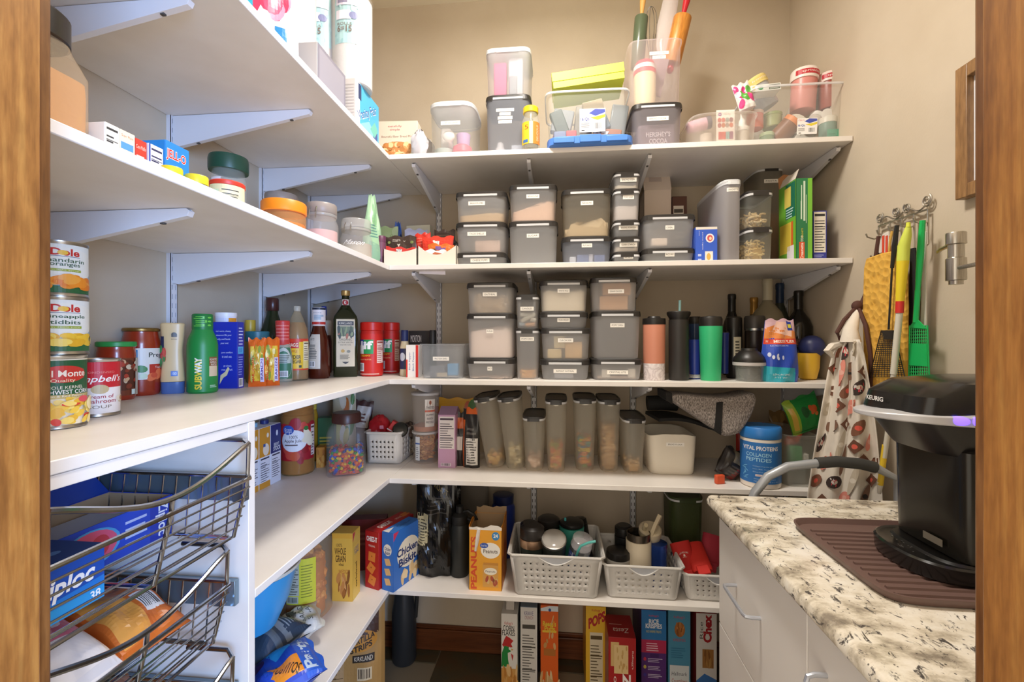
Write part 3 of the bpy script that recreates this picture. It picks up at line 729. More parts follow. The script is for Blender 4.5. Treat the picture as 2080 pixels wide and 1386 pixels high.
# rolling pins standing in that bin
bx = spot(1280, 1388, 80, zt, Y1)[0]
def pin(label, u, v0, v1, u1, Yp, r, col, hcol, hr):
    a, b = on_y(u, v0, Yp), on_y(u1, v1, Yp+.02); ax = (a-b); L = ax.length
    t = thing('rolling_pin', label, 'rolling pin', b); t.rotation_euler = ax.to_track_quat('Z', 'Y').to_euler()
    obj('barrel', G().lathe([(r*.93, 0), (r, .004), (r, L-.004), (r*.93, L)], col, 26), t)
    obj('handle', G().lathe([(hr*.7, L), (hr*.62, L+.012), (hr, L+.05), (hr*1.05, L+.08), (hr*.7, L+.1)], hcol, 18), t)
    obj('handle', G().lathe([(hr*.7, -.03), (hr, -.02), (hr*.6, 0)], hcol, 18), t)
pin('golden wood rolling pin with a red handle standing in the tall bin', 1387, 34, 130, 1364, 1.665, .031, node_mat('pin_wood', m_wood('b9742c', 'cf8a3a', 'dd9d4e')), C('c3202c', .3), .012)
pin('dark green rolling pin with a pale wooden handle in the tall bin', 1303, 34, 140, 1294, 1.70, .024, C('56624a', .25), C('d9a85c', .5), .0105)
t = thing('wire_whisk', 'steel wire whisk loops rising from the tall bin beside the green pin', 'whisk', on_y(1322, 130, 1.7))
for k in range(4):
    q = k*.8; obj('wire', G().tube([(math.cos(q)*.022*math.sin(s*math.pi/9)*(1 if s < 5 else 1), math.sin(q)*.02*math.sin(s*math.pi/9), .02+.19*math.sin(s*math.pi/18)) for s in range(0, 10)], .0013, CHROME, 6), t)
obj('handle', G().lathe([(.008, -.06), (.009, 0), (.006, .03)], CHROME, 12), t)
p = on_y(1345, 120, 1.685)
g = G(); rr = random.Random(3); rings = []
for k, (z, hx, hy, ox) in enumerate(((-.02, .012, .01, 0), (.05, .03, .02, .006), (.12, .032, .02, .014), (.2, .026, .016, .026), (.26, .02, .012, .036))):
    rings.append([(x+rr.uniform(-.004, .004)+ox, y+rr.uniform(-.004, .004), z) for x, y, _ in oval(hx, hy, 0, 2, seg=14)])
g.rings(rings, clear('fbf4f4', .3, .12), False, False)
o = obj('plastic_sleeve', g); o.location = p; tag(o, 'clear plastic sleeve standing between the two rolling pins', 'plastic bag')

# ---- top shelf back, remaining things
cx, Yq, w, h = spot(868, 962, 210, z1, 1.56)
tub('clear lidded bin with a pink bowl and party things on the top shelf', 868, 962, 205, z1, 1.565, .2, txt=['CUPCAKE LINERS'], lz=.58, lw=.42, lid='white', n=4, taper=.95, tabs='narrow', body=C('e2e4e4', .2, 0, .26, 0, 200, 0, .2), group='clear open bins',
    content=lambda t, fx, fy, h: [obj('paper', G().box(-.05, -fy(0)*.5, .05, -.01, -.0, .13, C('d8d2cb', .7)), t, bevel=.01), obj('bowl', G().lathe([(.02, .003), (.036, .03), (.034, .05), (.02, .06)], C('e9677e', .4), 20, M=Matrix.Translation((.032, -.05, 0))), t),
        obj('cup_stack', G().lathe([(.022, .063), (.026, .11)], C('c9a8d8', .5), 16, M=Matrix.Translation((.03, -.02, 0))), t), obj('bow', G().sphere((-.012, -.075, .085), .022, .01, .02, C('f5efe9', .6)), t), obj('liners', G().lathe([(.03, .004), (.036, .045)], C('b9c4bd', .5), 16, M=Matrix.Translation((-.035, -.04, 0))), t)])
a = Art('dccfb8'); a.text('tastefully', .42, .86, .36, .07, 'b0344a').text('simple', .42, .77, .26, .07, 'b0344a').text('Bountiful Beer Bread Mix', .48, .6, .8, .055, '8a5a4a')
a.ell(.47, .27, .4, .2, 'c98a50').blobs(.15, .12, .8, .4, 46, ['d79a5c', 'e7b67c', 'b9793f', 'efc891', 'c98448'], .07, .8)
cx, Yq, w, h = spot(768, 846, 245, z1, 1.565)
carton('baking_mix_box', 'cream baking mix box with a bread picture at the top shelf corner', cx, Yq+.03, z1, w, .055, h, 'efe5d2', .05, front=a, cat='box')
def crumple(name, label, cat, c, sx, sy, sz, m, seed, n=20, k=12, flat_bottom=True, amp=.28, group=None):
    rn = random.Random(seed); ph = [(rn.uniform(0, 6), rn.randint(2, 6), rn.uniform(2, 7), rn.uniform(.3, 1)) for _ in range(7)]; g = G(); rings = []
    for j in range(k+1):
        th = math.pi*j/k; ring = []
        for i in range(n):
            f = 2*math.pi*i/n; d = 1+amp*sum(a*math.sin(p+f*q+th*s) for p, q, s, a in ph)/3+rn.uniform(-.05, .05)
            r = max(math.sin(th), .02)*d; z = -math.cos(th)*d
            ring.append((r*math.cos(f)*sx, r*math.sin(f)*sy, max(z*sz, -sz*.9 if flat_bottom else -9)+sz*.9))
        rings.append(ring)
    g.rings(rings, m); o = obj(name, g, sharp=50); o.location = c; return tag(o, label, cat, group)
crumple('shopping_bag', 'crumpled white plastic shopping bag behind the baking mix box', 'plastic bag', (-.575, 1.735, z1), .10, .085, .088, C('d9d3cd', .35, 0, .8), 5)
crumple('shopping_bag', 'small twisted white plastic bag in front of the clear lidded bin', 'plastic bag', (on_y(852, 0, 1.545).x, 1.547, z1), .03, .016, .045, C('d6d0d4', .3, 0, .85), 9)
# jar with a yellow cap
x, y, r, h = rspot(1060, 1096, 211, z1, D=1.522)
jp = [(r*.9, 0), (r, .004), (r, h*.66), (r*.78, h*.8), (r*.78, h*.86)]
t = vessel('syrup_jar', 'small glass jar with yellow cap standing before the syrup tub', 'jar', x, y, z1, [('glass', jp, clear('e3e0cf', .3)), ('contents', [(r*.85, .003), (r*.85, h*.16)], C('3a2a18', .4)), ('cap', [(r*.82, h*.86), (r*.86, h*.87), (r*.86, h*.985), (r*.8, h)], C('e9c622', .4))])
a = Art('e8b42c', 3); a.rect(0, 0, .42, 1, 'efc52e').rect(.42, 0, .58, 1, 'd9cdb0').rect(.58, 0, 1, 1, 'e58a3a').text('5', .3, .75, .16, .2, 'a53b1e').rect(.12, .06, .36, .2, '3f6fb0').text('DELICIOUS', .8, .5, .7, .12, 'f7dcb5', 1)
a.put('label', t, wrap(jp, h*.12, .1), r*2.6, h*.5, r*.2)
# big clear bin sitting on its blue lid
BINCLEAR = C('e9edee', .12, 0, .2, 0, 200, 0, .15)
def sterilite(label, u0, u1, vt, z, Y, dep, items, sticker, taper=.9, hgrow=0):
    cx, Yq, w, h = spot(u0, u1, vt, z, Y); hx, hy = w/2, dep/2
    t = thing('clear_bin', label, 'container', (cx, Y+hy, z), 0, 'large clear bins'); n = 9
    pr = [(hx*taper*.95, hy*taper*.95, 0, n), (hx*taper, hy*taper, .004, n), (hx*.975, hy*.975, h*.93, n), (hx*1.0, hy*1.0, h*.94, n), (hx*1.02, hy*1.02, h*.955, n), (hx*1.02, hy*1.02, h, n), (hx*1.0, hy*1.0, h, n)]
    obj('body', G().loft(pr, BINCLEAR, 48, cap1=False), t)
    g = G(); g.rings([oval(hx*1.0, hy*1.0, h-.006, n, seg=48), oval(hx*1.03, hy*1.03, h-.006, n, seg=48), oval(hx*1.03, hy*1.03, h, n, seg=48), oval(hx*1.0, hy*1.0, h, n, seg=48)], C('f3f3f5', .15, 0, .5), closed=True); obj('rim', g, t)
    sx, sz, sw, sh = sticker
    a = Art('f1efee', 4); a.text('STERILITE', .2, .88, .3, .09, 'd2454f').poly([(.36,.8),(.62,.68),(.99,.82),(.98,.95),(.6,.98)], '4a58b0').poly([(.4,.62),(.7,.5),(.99,.62),(.99,.74),(.66,.66)], 'e3cf3c').text('16 Qt.', .22, .55, .36, .15, '3b4a9c', bold=.02)
    a.lines(.06, .2, .4, .42, 4, '8b8b8b', .4).bars(.55, .08, .92, .42, 11).rect(.08, .06, .2, .1, '333333')
    a.put('sticker', t, lambda X, Yv, d: (sx*hx+X, -hy*(taper+(1-taper)*(sz*h+Yv)/h)-.003-d, sz*h+Yv), sw, sh)
    for it in items: it(t, hx, hy, h)
    return t, cx, w, h
def chunk(nm, x0, x1, y, z0, z1, col, rot=0, thick=.03, rough=.45):
    def fn(t, hx, hy, h):
        o = obj(nm, G().box(-(x1-x0)*hx/2, -thick/2, 0, (x1-x0)*hx/2, thick/2, (z1-z0)*h, C(col, rough, 0, None, .3, 50)), t, bevel=.004); o.location = ((x0+x1)/2*hx, y*hy*.82, max(z0*h, .004)); o.rotation_euler = (0, rot, 0)
    return fn
def potlet(nm, x, y, z, r, hh, col, cap, tilt=(0, 0), art=None):
    def fn(t, hx, hy, h):
        g = G().lathe([(r*.92, 0), (r, .003), (r, hh*.8)], C(col, .4), 18).lathe([(r*1.04, hh*.8), (r*1.04, hh*.97), (r*.95, hh)], C(cap, .4), 18)
        o = obj(nm, g, t); o.location = (x*hx, y*hy*.8, max(z*h, .003)); o.rotation_euler = (tilt[0], tilt[1], 0)
    return fn
lx0, lx1 = on_y(1110, 0, 1.50).x, on_y(1290, 0, 1.50).x; lw_ = lx1-lx0
BL = C('4f86dc', .35)
t = thing('bin_lid', 'blue plastic bin lid lying on the shelf under the clear bin', 'lid', ((lx0+lx1)/2, 1.50+.15, z1))
n = 8; g = G().loft([(lw_/2*.97, .145, 0, n), (lw_/2, .15, .004, n), (lw_/2, .15, .026, n), (lw_/2*.97, .146, .029, n), (lw_/2*.93, .14, .029, n), (lw_/2*.92, .138, .016, n)], BL, 48); obj('panel', g, t)
for s in (-1, 0, 1): obj('ridge', G().box(s*lw_*.3-lw_*.12, -.153, .005, s*lw_*.3+lw_*.12, -.149, .024 if s else .03, BL), t, bevel=.002)
sterilite('clear bin of cookie cutters and foil bags on the blue lid', 1108, 1280, 182, z1+.017, 1.535, .24, [chunk('foil_bag', -.9, -.4, -.75, .3, .75, '8f9498', .2, .03, .25), chunk('box', -.62, -.3, -.8, .05, .75, '3f4f4c', -.35), chunk('box', -.35, .1, -.5, .1, .85, '7a7468', .1), chunk('foil_bag', .0, .5, -.7, .4, .9, 'a08f70', -.2, .04, .2), chunk('foil_bag', .5, .9, -.6, .15, .8, '80868a', .15, .05, .2), chunk('packet', -.1, .2, -.75, .5, .8, 'b9a04a', .5), chunk('packet', .25, .6, -.85, .3, .6, '5a6a7a', -.4), chunk('packet', -.8, -.5, -.85, .02, .3, '6a7aa0'), chunk('packet', -.5, -.25, -.9, .03, .3, 'c23a44'), chunk('packet', .0, .4, -.9, .0, .2, 'b5623f'), chunk('packet', -.85, -.6, -.6, .2, .45, '8a62a8', .3), chunk('bag', .3, .8, -.85, .02, .3, 'a8623f', .1),
    lambda t, hx, hy, h: obj('cookie_cutter', G().rings([[(math.cos(q)*.028*(1.2 if k % 2 else .8)*s+hx*.3, yy, math.sin(q)*.026*(1.2 if k % 2 else .8)*s+.03) for k, q in enumerate([2*math.pi*i/14 for i in range(14)])] for s, yy in ((1, -hy*.84), (1, -hy*.7), (.55, -hy*.7), (.55, -hy*.84))], C('f2f0ee', .4), closed=True), t)], (.12, .22, .085, .075))
cx, Yq, w, h = spot(1126, 1266, 152, z1, 1.60)
pl, pr_ = on_y(1124, 181, 1.60), on_y(1268, 172, 1.60)
t = thing('yellow_box', 'bright lime yellow flat box lying tilted on the clear bin', 'box', ((pl.x+pr_.x)/2, 1.655, (pl.z+pr_.z)/2+.004), 0, None, (0, -.1, 0))
ww = pr_.x-pl.x; YG = C('e3ee4e', .5); obj('base', G().box(-ww/2, -.07, 0, ww/2, .07, .038, YG), t, bevel=.001); obj('lid', G().box(-ww/2-.002, -.072, .038-.015, ww/2+.002, .072, .054, YG), t, bevel=.001)
# low frosted tray and the second clear bin
def wilton(t, fx, fy, h):
    a = Art('efe6dd', 2); a.ell(.2, .86, .1, .06, '8a5a90').text('Wilton', .2, .86, .14, .04, 'f0e8ea').text('CANDY MELTS', .6, .87, .4, .04, '7a6a6a')
    for i, c in enumerate(('d06a62', 'd4756a', '9fb0aa', 'a06a70', 'b05a60', 'c97a58', 'a99a90', 'd47a60')): a.ell(.18+.21*(i % 4), .68-.17*(i//4), .1, .075, c)
    for i, c in enumerate(('c9605c', 'cf6a5e', '8fb3b0', '9a6a80')): a.rect(.12+.2*i, .06, .12+.2*i+.19, .3, c)
    a.put('card', t, flat((-.0*h, -fy(0)*.93, .012), (1,0,0), (0,0,1)), .058, h*1.02)
    o = obj('jar', G().lathe([(.018, 0), (.018, .01), (.02, .012), (.02, .06)], C('d8a9b8', .5), 18).lathe([(.021, .06), (.021, .075)], C('5a5560', .5), 18), t); o.location = (-.10, -.02, h*.9); o.rotation_euler = (0, 1.35, 0)
    o = obj('jar', G().lathe([(.02, 0), (.02, .045)], C('d9d4c8', .5), 18).lathe([(.021, .046), (.021, .06)], C('f2efe8', .5), 18), t); o.location = (fx(0)*.7, -fy(0)*.5, .01)
    o = obj('bottle', G().lathe([(.011, 0), (.011, .05), (.006, .06), (.006, .075)], C('f0ede8', .5), 14), t); o.location = (fx(0)*.8, -fy(0)*.2, h*.55)
    o = obj('jar', G().lathe([(.022, 0), (.022, .05)], C('cbbfb0', .5), 18), t); o.location = (-fx(0)*.45, -fy(0)*.4, .004)
tub('low frosted tray with a decorating card and small jars', 1408, 1546, 228, z1, 1.54, .2, lid=None, taper=.93, n=5, body=milky('efe9e4', .36), content=wilton, group='clear open bins')
sterilite('clear bin full of sprinkle jars at the right end of the top shelf', 1531, 1726, 170, z1, 1.57, .27, [
    potlet('jar', -.55, -.7, .0, .022, .06, '8aa07c', 'b9c9a0'), potlet('jar', -.32, -.5, .22, .032, .085, '8a5a3a', 'e58a4a', (.3, .75)), potlet('jar', .75, -.75, .0, .026, .1, '7f9a8c', 'e8e2d4'), potlet('jar', .45, -.4, .35, .024, .075, 'd8d0c8', 'efece6', (0, .5)), potlet('jar', .1, -.45, .45, .034, .03, 'e6ddd0', 'efe8dc', (1.4, 0)), potlet('jar', .8, -.4, .6, .02, .03, 'b04a4a', 'f0ece6', (1.4, 0)),
    potlet('jar', -.75, -.5, .45, .026, .06, 'df7f66', 'd8b8a8'), potlet('jar', -.3, -.3, .5, .03, .05, 'a9b07a', '9aa86a'), potlet('bottle', .35, -.6, .14, .018, .05, 'c9c4bd', 'd9d5cc', (.3, -1.1)), potlet('bottle', .1, -.55, .12, .018, .04, '9a9690', 'd0ccc4', (1.3, .3)),
    lambda t, hx, hy, h: Art('5fa88c').lines(.1, .3, .9, .7, 2, '4a8a74').put('label', t, flat((.76*hx, -.75*hy*.8-.027, .02), (1,0,0), (0,0,1)), .036, .035)], (.15, .18, .062, .05), taper=.88)
def sprinkle(label, u0, u1, vt, Y, zb, hh, body, cap, tilt, txt, band=None):
    x0, x1 = on_y(u0, 0, Y).x, on_y(u1, 0, Y).x; r = (x1-x0)/2; hh = hh
    t = vessel('sprinkle_jar', label, 'jar', (x0+x1)/2, Y+r, zb, [('jar', [(r*.86, 0), (r*.9, .003), (r*.92, hh*.74)], C(body, .35)), ('cap', [(r, hh*.74), (r*1.02, hh*.78), (r, hh*.97), (r*.93, hh)], C(cap, .35))], 0, 'sprinkle jars heaped in the right clear bin', tilt)
    a = Art(band or cap); a.text(txt, .5, .5, .6, .6, 'f5e6e0'); a.put('label', t, wrap([(r*1.02, 0), (r*1.02, 1)], hh*.8, .1), r*2.4, hh*.12, r*.25); return t
zq = z1+spot(1531, 1726, 170, z1, 1.57)[3]
sprinkle('red capped jar of pink sprinkles standing up in the right clear bin', 1616, 1671, 104, 1.63, zq-.045, .14, 'd99088', 'f0e4dc', (0, .06), 'sprinkles', 'c2343c')
sprinkle('red capped dark sprinkle jar next to the right wall', 1674, 1722, 118, 1.63, zq-.045, .12, '9a4a3c', 'ead8d0', (0, 0), 'sprinkles', 'b8303a')
sprinkle('silver jar with yellow cap tipped over on the right clear bin', 1545, 1597, 118, 1.64, zq-.02, .11, 'b3b4ba', 'efd98a', (0, -.5), 'frosting', 'e6cf7a')
sprinkle('pale grey capped jar lying behind the red capped jars', 1600, 1640, 135, 1.72, zq-.03, .1, 'c9c0b4', 'd8cfc2', (0, .5), 'sugar', 'cfc6ba')
a = Art('e8e4e0', 3); a.blobs(.1, .1, .9, .9, 14, ['d8408a', '62b04a', 'f0d0e0', 'e8508f'], .16)
pouch('candy_bag', 'small pink and green candy bag on the right clear bin', 'bag', on_y(1519, 0, 1.60).x, 1.60, zq-.06, .055, .09, .03, 'e9dfe2', 0, a, tilt=(0, -.3, 0))
a = Art('e9eae4', 3); a.ell(.1, .5, .06, .3, 'd8c83a').ell(.32, .5, .09, .34, '2f9a5a').rect(.6, .15, .97, .85, '4a5a4a').lines(.63, .25, .95, .8, 3, 'c9d2c4')
carton('decorating_box', 'thin white box with green dots lying on the right clear bin', on_y(1557, 0, 1.592).x, 1.62, zq-.004, .095, .05, .022, 'eceae2', 0, front=a, tilt=(0, -.06, 0))

# ---- top shelf left: paper towels, napkins
a = Art('4fb8e0', 6); a.rect(0, 0, .16, 1, 'f2f2ee').rect(.1, .66, .22, .98, '30406a').poly([(.2,.2),(.45,0),(1,0),(1,.16),(.55,.42)], '8fd6e6').text('Vanity Fair', .5, .55, .95, .22, 'eef4fa', .62, bold=.015).text('Vanity Fair', .49, .56, .95, .22, '2a4f9c', .62).rect(.74, .05, .93, .36, '3a5a9c').poly([(.6,.3),(.8,.2),(.95,.42),(.8,.55)], '6fc6b4')
nt_ = carton('napkin_pack', 'blue wrapped pack of white paper napkins under the paper towels', -.716, 1.405, z1, .23, .178, .149, 'd0c7bd', 0, right=a, cat='napkins', rough=.6)
a = Art(None, 2); a.lines(.0, .05, 1, .95, 14, 'bdb4aa', .35, 0); a.put('napkin_edges', nt_, flat((0, -.089, 0), (1,0,0), (0,0,1)), .22, .145)
carton('paper_goods_box', 'flat white and grey box in front of the napkin pack under the paper towels', -.735, 1.225, z1, .215, .16, .149, 'c6beb6', 0, right=Art('86828c').rect(.06, .06, .94, .94, '9a969f'), rough=.6)
pt = thing('paper_towel_pack', 'plastic wrapped pack of white paper towel rolls with teal print', 'paper towels', (0, 0, z1+.149))
for (u, D) in ((597, 1.335), (653, 1.455), (716, 1.445)):
    p = at_depth(u, CY, D); q = face_cam(p.x, p.y)
    ro = obj('roll', G().lathe([(.056, 0), (.06, .004), (.06, .272), (.056, .278), (.02, .279), (.02, .27)], C('cdc8c4', .85, 0, None, .25, 120), 32), pt); ro.location = (p.x, p.y, 0)
    a = Art('a9d3d4', int(u)); a.blobs(.03, .03, .97, .97, 30, ['9ac8ca', 'b6dcdc', '8fc2c6'], .05, .6).rect(.1, .72, .9, .93, 'd7d3e2').rect(.16, .76, .5, .89, '8e8aa6').rect(.1, .45, .62, .62, 'e9e4ee').ell(.7, .53, .14, .07, '7f83a8').text('6=15', .4, .27, .5, .12, '7a6a62', bold=.02).text('ROLLS', .4, .36, .5, .05, '7a6a62')
    a.put('print', ro, wrap([(.06, 0), (.06, .3)], .115, q-.25), .088, .16, .012)
g = G()
for (u, D) in ((597, 1.335), (653, 1.455), (716, 1.445)):
    p = at_depth(u, CY, D); rr = random.Random(u)
    rs = [[(p.x+math.cos(2*math.pi*i/30)*(.0615+rr.uniform(0, .0015)), p.y+math.sin(2*math.pi*i/30)*(.0615+rr.uniform(0, .0015)), z) for i in range(30)] for z in (.0005, .05, .1, .16, .22, .281)]
    g.rings(rs, clear('ffffff', .1, .06), False, False)
obj('wrap', g, pt)
a = Art('d6d3d6', 8); a.blobs(.2, .55, .9, .95, 16, ['e24a6a', 'f08aa0', 'd83a5a'], .12).rect(.1, .4, .2, 1, '2fa0b8').rect(.55, .28, .75, .45, '2f7fb0').lines(.15, .05, .8, .25, 3, '9fc2d8')
pouch('cleaning_pack', 'white pink and teal plastic pack beside the paper towels', 'bag', -.70, 1.055, z1, .13, .27, .06, 'd9d5d7', .75, a, seed=4)

# ------------------------------------------------------------------ second shelf, back: the rest
TRAY = C('e9e0d0', .7)
def ptray(label, u0, u1, Y, hh, dip):
    cx, Yq, w, h = spot(u0, u1, 500, z2, Y); t = thing('paper_tray', label, 'tray', (cx, Y+.07, z2), 0, 'paper trays of seasoning packets')
    top = [(w/2-w*i/12, hh-dip*math.sin(math.pi*i/12)) for i in range(13)]
    obj('front', G().prism([(-w/2, 0), (w/2, 0)]+top, -.07, -.068, TRAY), t); obj('back', G().box(-w/2, .068, 0, w/2, .07, hh, TRAY), t)
    obj('side', G().box(-w/2, -.07, 0, -w/2+.002, .07, hh, TRAY), t); obj('side', G().box(w/2-.002, -.07, 0, w/2, .07, hh, TRAY), t); obj('bottom', G().box(-w/2, -.07, 0, w/2, .07, .002, TRAY), t)
    return cx, w
c1, w1 = ptray('cream paper tray with red packets at the shelf corner', 779, 847, 1.548, .062, .012)
c2, w2 = ptray('cream paper tray with a scooped front full of seasoning packets', 848.5, 927, 1.548, .07, .032)
def packet(label, u0, u1, vt, Y, h, art, col, lean=.0, roll=0, thick=.012, name='seasoning_packet', dz=.004):
    x0, x1 = on_y(u0, 0, Y).x, on_y(u1, 0, Y).x; zt = on_y((u0+u1)/2, vt, Y).z
    return pouch(name, label, 'packet', (x0+x1)/2, Y, zt-h, x1-x0, h, thick, col, 0, art, bottom_seal=True, tilt=(lean, roll, 0), group='seasoning packets in the paper trays', seed=int(u0), wr=.002, nx=10, nz=12)
packet('flat white packet with a red band at the front of the corner tray', 787, 842, 519, 1.565, .055, Art('e8e4ea').rect(.02, .25, .98, .62, 'e0483a').rect(.04, .3, .1, .6, 'f0e8e4').rect(.1, .72, .5, .85, 'aab4dc'), 'e0ddd8')
packet('cream packet with red top behind the white banded packet', 781, 842, 503, 1.585, .085, Art('ddd0b8').rect(0, .7, 1, 1, 'd2403a').rect(.35, .72, .55, .95, 'f2eee6').text('HOT', .45, .83, .16, .16, '3a4a7a').text('TACO', .7, .52, .4, .2, '7a5a40').rect(.2, .25, .6, .42, '7a8a3c'), 'd8cbb4', 0, .06)
a = Art('46372f'); a.text('STONEGROUND', .45, .84, .42, .1, 'd9cfc0').poly([(.4,.72),(.5,.72),(.45,.58)], 'e6ddcf').text('GUAC', .48, .42, .7, .3, '9fd05a', bold=.03).ell(.12, .78, .05, .05, '8a9a5a').ell(.88, .78, .05, .05, '7a8a4a')
packet('dark brown guacamole seasoning packet standing in the corner tray', 783, 846, 480, 1.605, .105, a, '3f322b')
packet('white packet with a purple oval reading sloppy joe', 851, 905, 508, 1.565, .085, Art('efe6e8').ell(.5, .42, .42, .24, '9a3a8a').text('SLOPPY JOE', .5, .44, .7, .2, 'f4e8f0', bold=.02).poly([(.4,.7),(.9,.62),(.85,.85),(.55,.92)], 'b5623f'), 'efe4e2', 0, .05)
packet('orange packet leaning behind the sloppy joe packet', 866, 920, 496, 1.585, .09, Art('d8722e').rect(0, .3, .35, .8, '6a4a2a').ell(.85, .4, .12, .16, 'd8d2c8').rect(.3, .75, .7, .9, '7a5a9a'), 'd6702c', 0, .06)
packet('red packet with a small white label behind the orange packet', 857, 922, 481, 1.605, .1, Art('e2402e').rect(.35, .62, .56, .86, 'f0ece4').text('HOT', .45, .74, .14, .14, '3a4a8a').lines(.1, .2, .9, .5, 3, 'c23020'), 'dd3b2c')
packet('red packet end rising behind the others', 848, 880, 474, 1.62, .1, Art('d83a2c').lines(.1, .6, .9, .9, 3, 'e86a58'), 'd2382a', .0, -.1)
packet('dark packet rising behind the red packet', 882, 925, 468, 1.64, .12, Art('3a2a24').lines(.1, .6, .9, .9, 3, '5a4a3c'), '33251f')
packet('black packet at the right end of the scooped tray', 906, 926, 490, 1.628, .08, Art('2c3036'), '2a2d33', .0, .2)
a = Art('e4dfc4'); a.rect(.08, .2, .92, .75, '7fae3c').blobs(.1, .25, .9, .7, 14, ['9ac25a', '3f8a4a', '5a9a8a'], .09)
carton('snack_card_box', 'cream and green card box standing against the back wall in the corner', on_y(849, 0, 1.80).x, 1.82, z2, .1, .03, on_y(849, 457, 1.8).z-z2, 'e0dac0', -.06, front=a)
a = Art('b9bfe0'); a.lines(.1, .3, .9, .8, 4, '9aa4d0')
pouch('lavender_pouch', 'pale lavender pouch behind the paper trays', 'bag', on_y(845, 0, 1.70).x, 1.70, z2, .085, on_y(845, 466, 1.7).z-z2, .05, 'aeb4d6', .2, a, seed=12)
pouch('blue_pouch', 'dark blue pouch twisted upright in the shelf corner', 'bag', on_y(808, 0, 1.76).x, 1.76, z2, .05, on_y(808, 452, 1.76).z-z2, .03, '24447c', .5, Art('2a52a0').blobs(.1, .4, .9, .95, 8, ['1f3a70', '3a6ac0'], .15), seed=13, top_in=.4)
pouch('green_pouch', 'pale green pouch behind the corner tray', 'bag', on_y(782, 0, 1.72).x, 1.72, z2, .1, on_y(782, 461, 1.72).z-z2, .05, 'b4c88a', .3, Art('b6cc8c').blobs(.1, .5, .9, .95, 8, ['9fb878', 'c6d8a4'], .15), seed=14)
x, y, r, h = rspot(764, 784, 478, z2, D=1.62)
vessel('berry_jar', 'small purple jar behind the green glass canister', 'jar', x, y, z2, [('body', [(r*.9, 0), (r, .006), (r, h*.8)], C('7a4a60', .4)), ('cap', [(r*1.03, h*.8), (r*1.03, h*.97), (r*.9, h)], C('6a3a55', .4))])
# white opened box, dark box, blue box
cx, Yq, w, h = spot(1308, 1364, 386, z2, 1.765)
t = carton('opened_box', 'tall plain white box with its flap raised behind the cereal tub', cx, Yq+.045, z2, w, .09, h, 'd9c9bb', 0, open_top=True, cat='box', rough=.7)
fl_ = obj('flap', G().box(-w/2, -.0008, 0, w/2, .0008, .085, C('d4c6ba', .7)), t); fl_.location = (0, -.045, h); fl_.rotation_euler = (-.42, 0, 0)
obj('pull_tab', G().box(-w*.28, -.0018, .04, w*.18, -.0008, .075, C('b8aaa4', .7)), fl_)
a = Art('5a3328', 4); a.facts(.08, .05, .78, .88, '4a4038', 'e6ddcf', 8)
cx, Yq, w, h = spot(1366, 1396, 398, z2, 1.80); carton('cocoa_box', 'narrow dark brown box with a white panel behind the cereal tub', cx, Yq+.03, z2, w, .05, h, '55302a', 0, front=a)
a = Art('3a62cf', 5); a.rect(0, .93, 1, 1, 'e9e2d6').ell(.66, .68, .2, .13, 'f3eef0').ell(.66, .68, .13, .09, 'd85a5a').ell(.68, .67, .06, .05, 'efe0c0').rect(.43, .02, .8, .3, 'f0e9e2').ell(.6, .15, .1, .1, 'd9b05a').lines(.1, .02, .3, .3, 2, 'b8c6f0').text('penne rigate', .32, .6, .5, .06, 'dfe6fa', 3).text('pasta', .16, .82, .14, .05, 'cfd8f6', 3)
cx, Yq, w, h = spot(1413, 1457, 461, z2, 1.56); carton('pasta_box', 'blue pasta box with an oval red logo standing on its end', cx, Yq+.08, z2, w, .16, h, '3a5fc8', 0, front=a)
x, y, r, h = rspot(1424, 1440, 420, z2, D=1.77)
vessel('honey_bottle', 'narrow amber bottle behind the tall spaghetti bin', 'bottle', x, y, z2, [('body', [(r*.9, 0), (r, .01), (r, h*.8), (r*.5, h)], C('a5601c', .25))])
# tall spaghetti bin, macaroni tubs, tall dark lidded bin
tub('tall slim frosted spaghetti bin with a pale lid', 1466, 1512, 364, z2, 1.545, .3, txt=['SPAGHETTI'], lz=.85, lw=.52, lh=.0125, lid='white', taper=.97, n=4, tabs='narrow', body=milky('dcd9dc', .7))
zt = tub('slim dark lidded tub of elbow macaroni at the bottom', 1517, 1574, 461, z2, 1.55, .16, tabs='narrow', n=5, body=milky('d4d6d2', .3), content=loose(['ecd08c', 'e3c074', 'f2dca4'], .62, .0085, 130, 'tube', 'ddbb74', 3, .5))
tub('slim dark lidded tub of elbow macaroni on top', 1517, 1574, 386, zt, 1.55, .16, tabs='narrow', n=5, body=milky('d4d6d2', .3), content=loose(['e8cf9c', 'dfc088', 'f0dcb4'], .42, .009, 110, 'tube', 'dabd84', 6, .32))
tub('tall frosted bin with black lid behind the macaroni tubs', 1538, 1596, 338, z2, 1.74, .15, txt=['PASTA'], lz=.84, lw=.5, n=4, tabs='narrow', body=milky('bdb6a8', .55), content=fill('c08a4a', .55))
a = Art('2c7a4c', 5); a.rect(.72, 0, 1, 1, '7cc03e').text('Creamette', .33, .15, .3, .2, 'f4e9e0', 1).rect(.18, .0, .52, .22, 'd8562e').text('Creamette', .35, .11, .2, .18, 'f6ece4', 1, bold=.02).text('SPAGHETTI', .38, .33, .12, .1, 'e3d24a', 1).lines(.28, .5, .34, .95, 1, 'e6efe2').rect(.3, .5, .36, .92, 'cfe2cc').rect(.44, .48, .56, .97, 'cfe2cc').rect(.6, .45, .63, .8, 'cfe2cc')
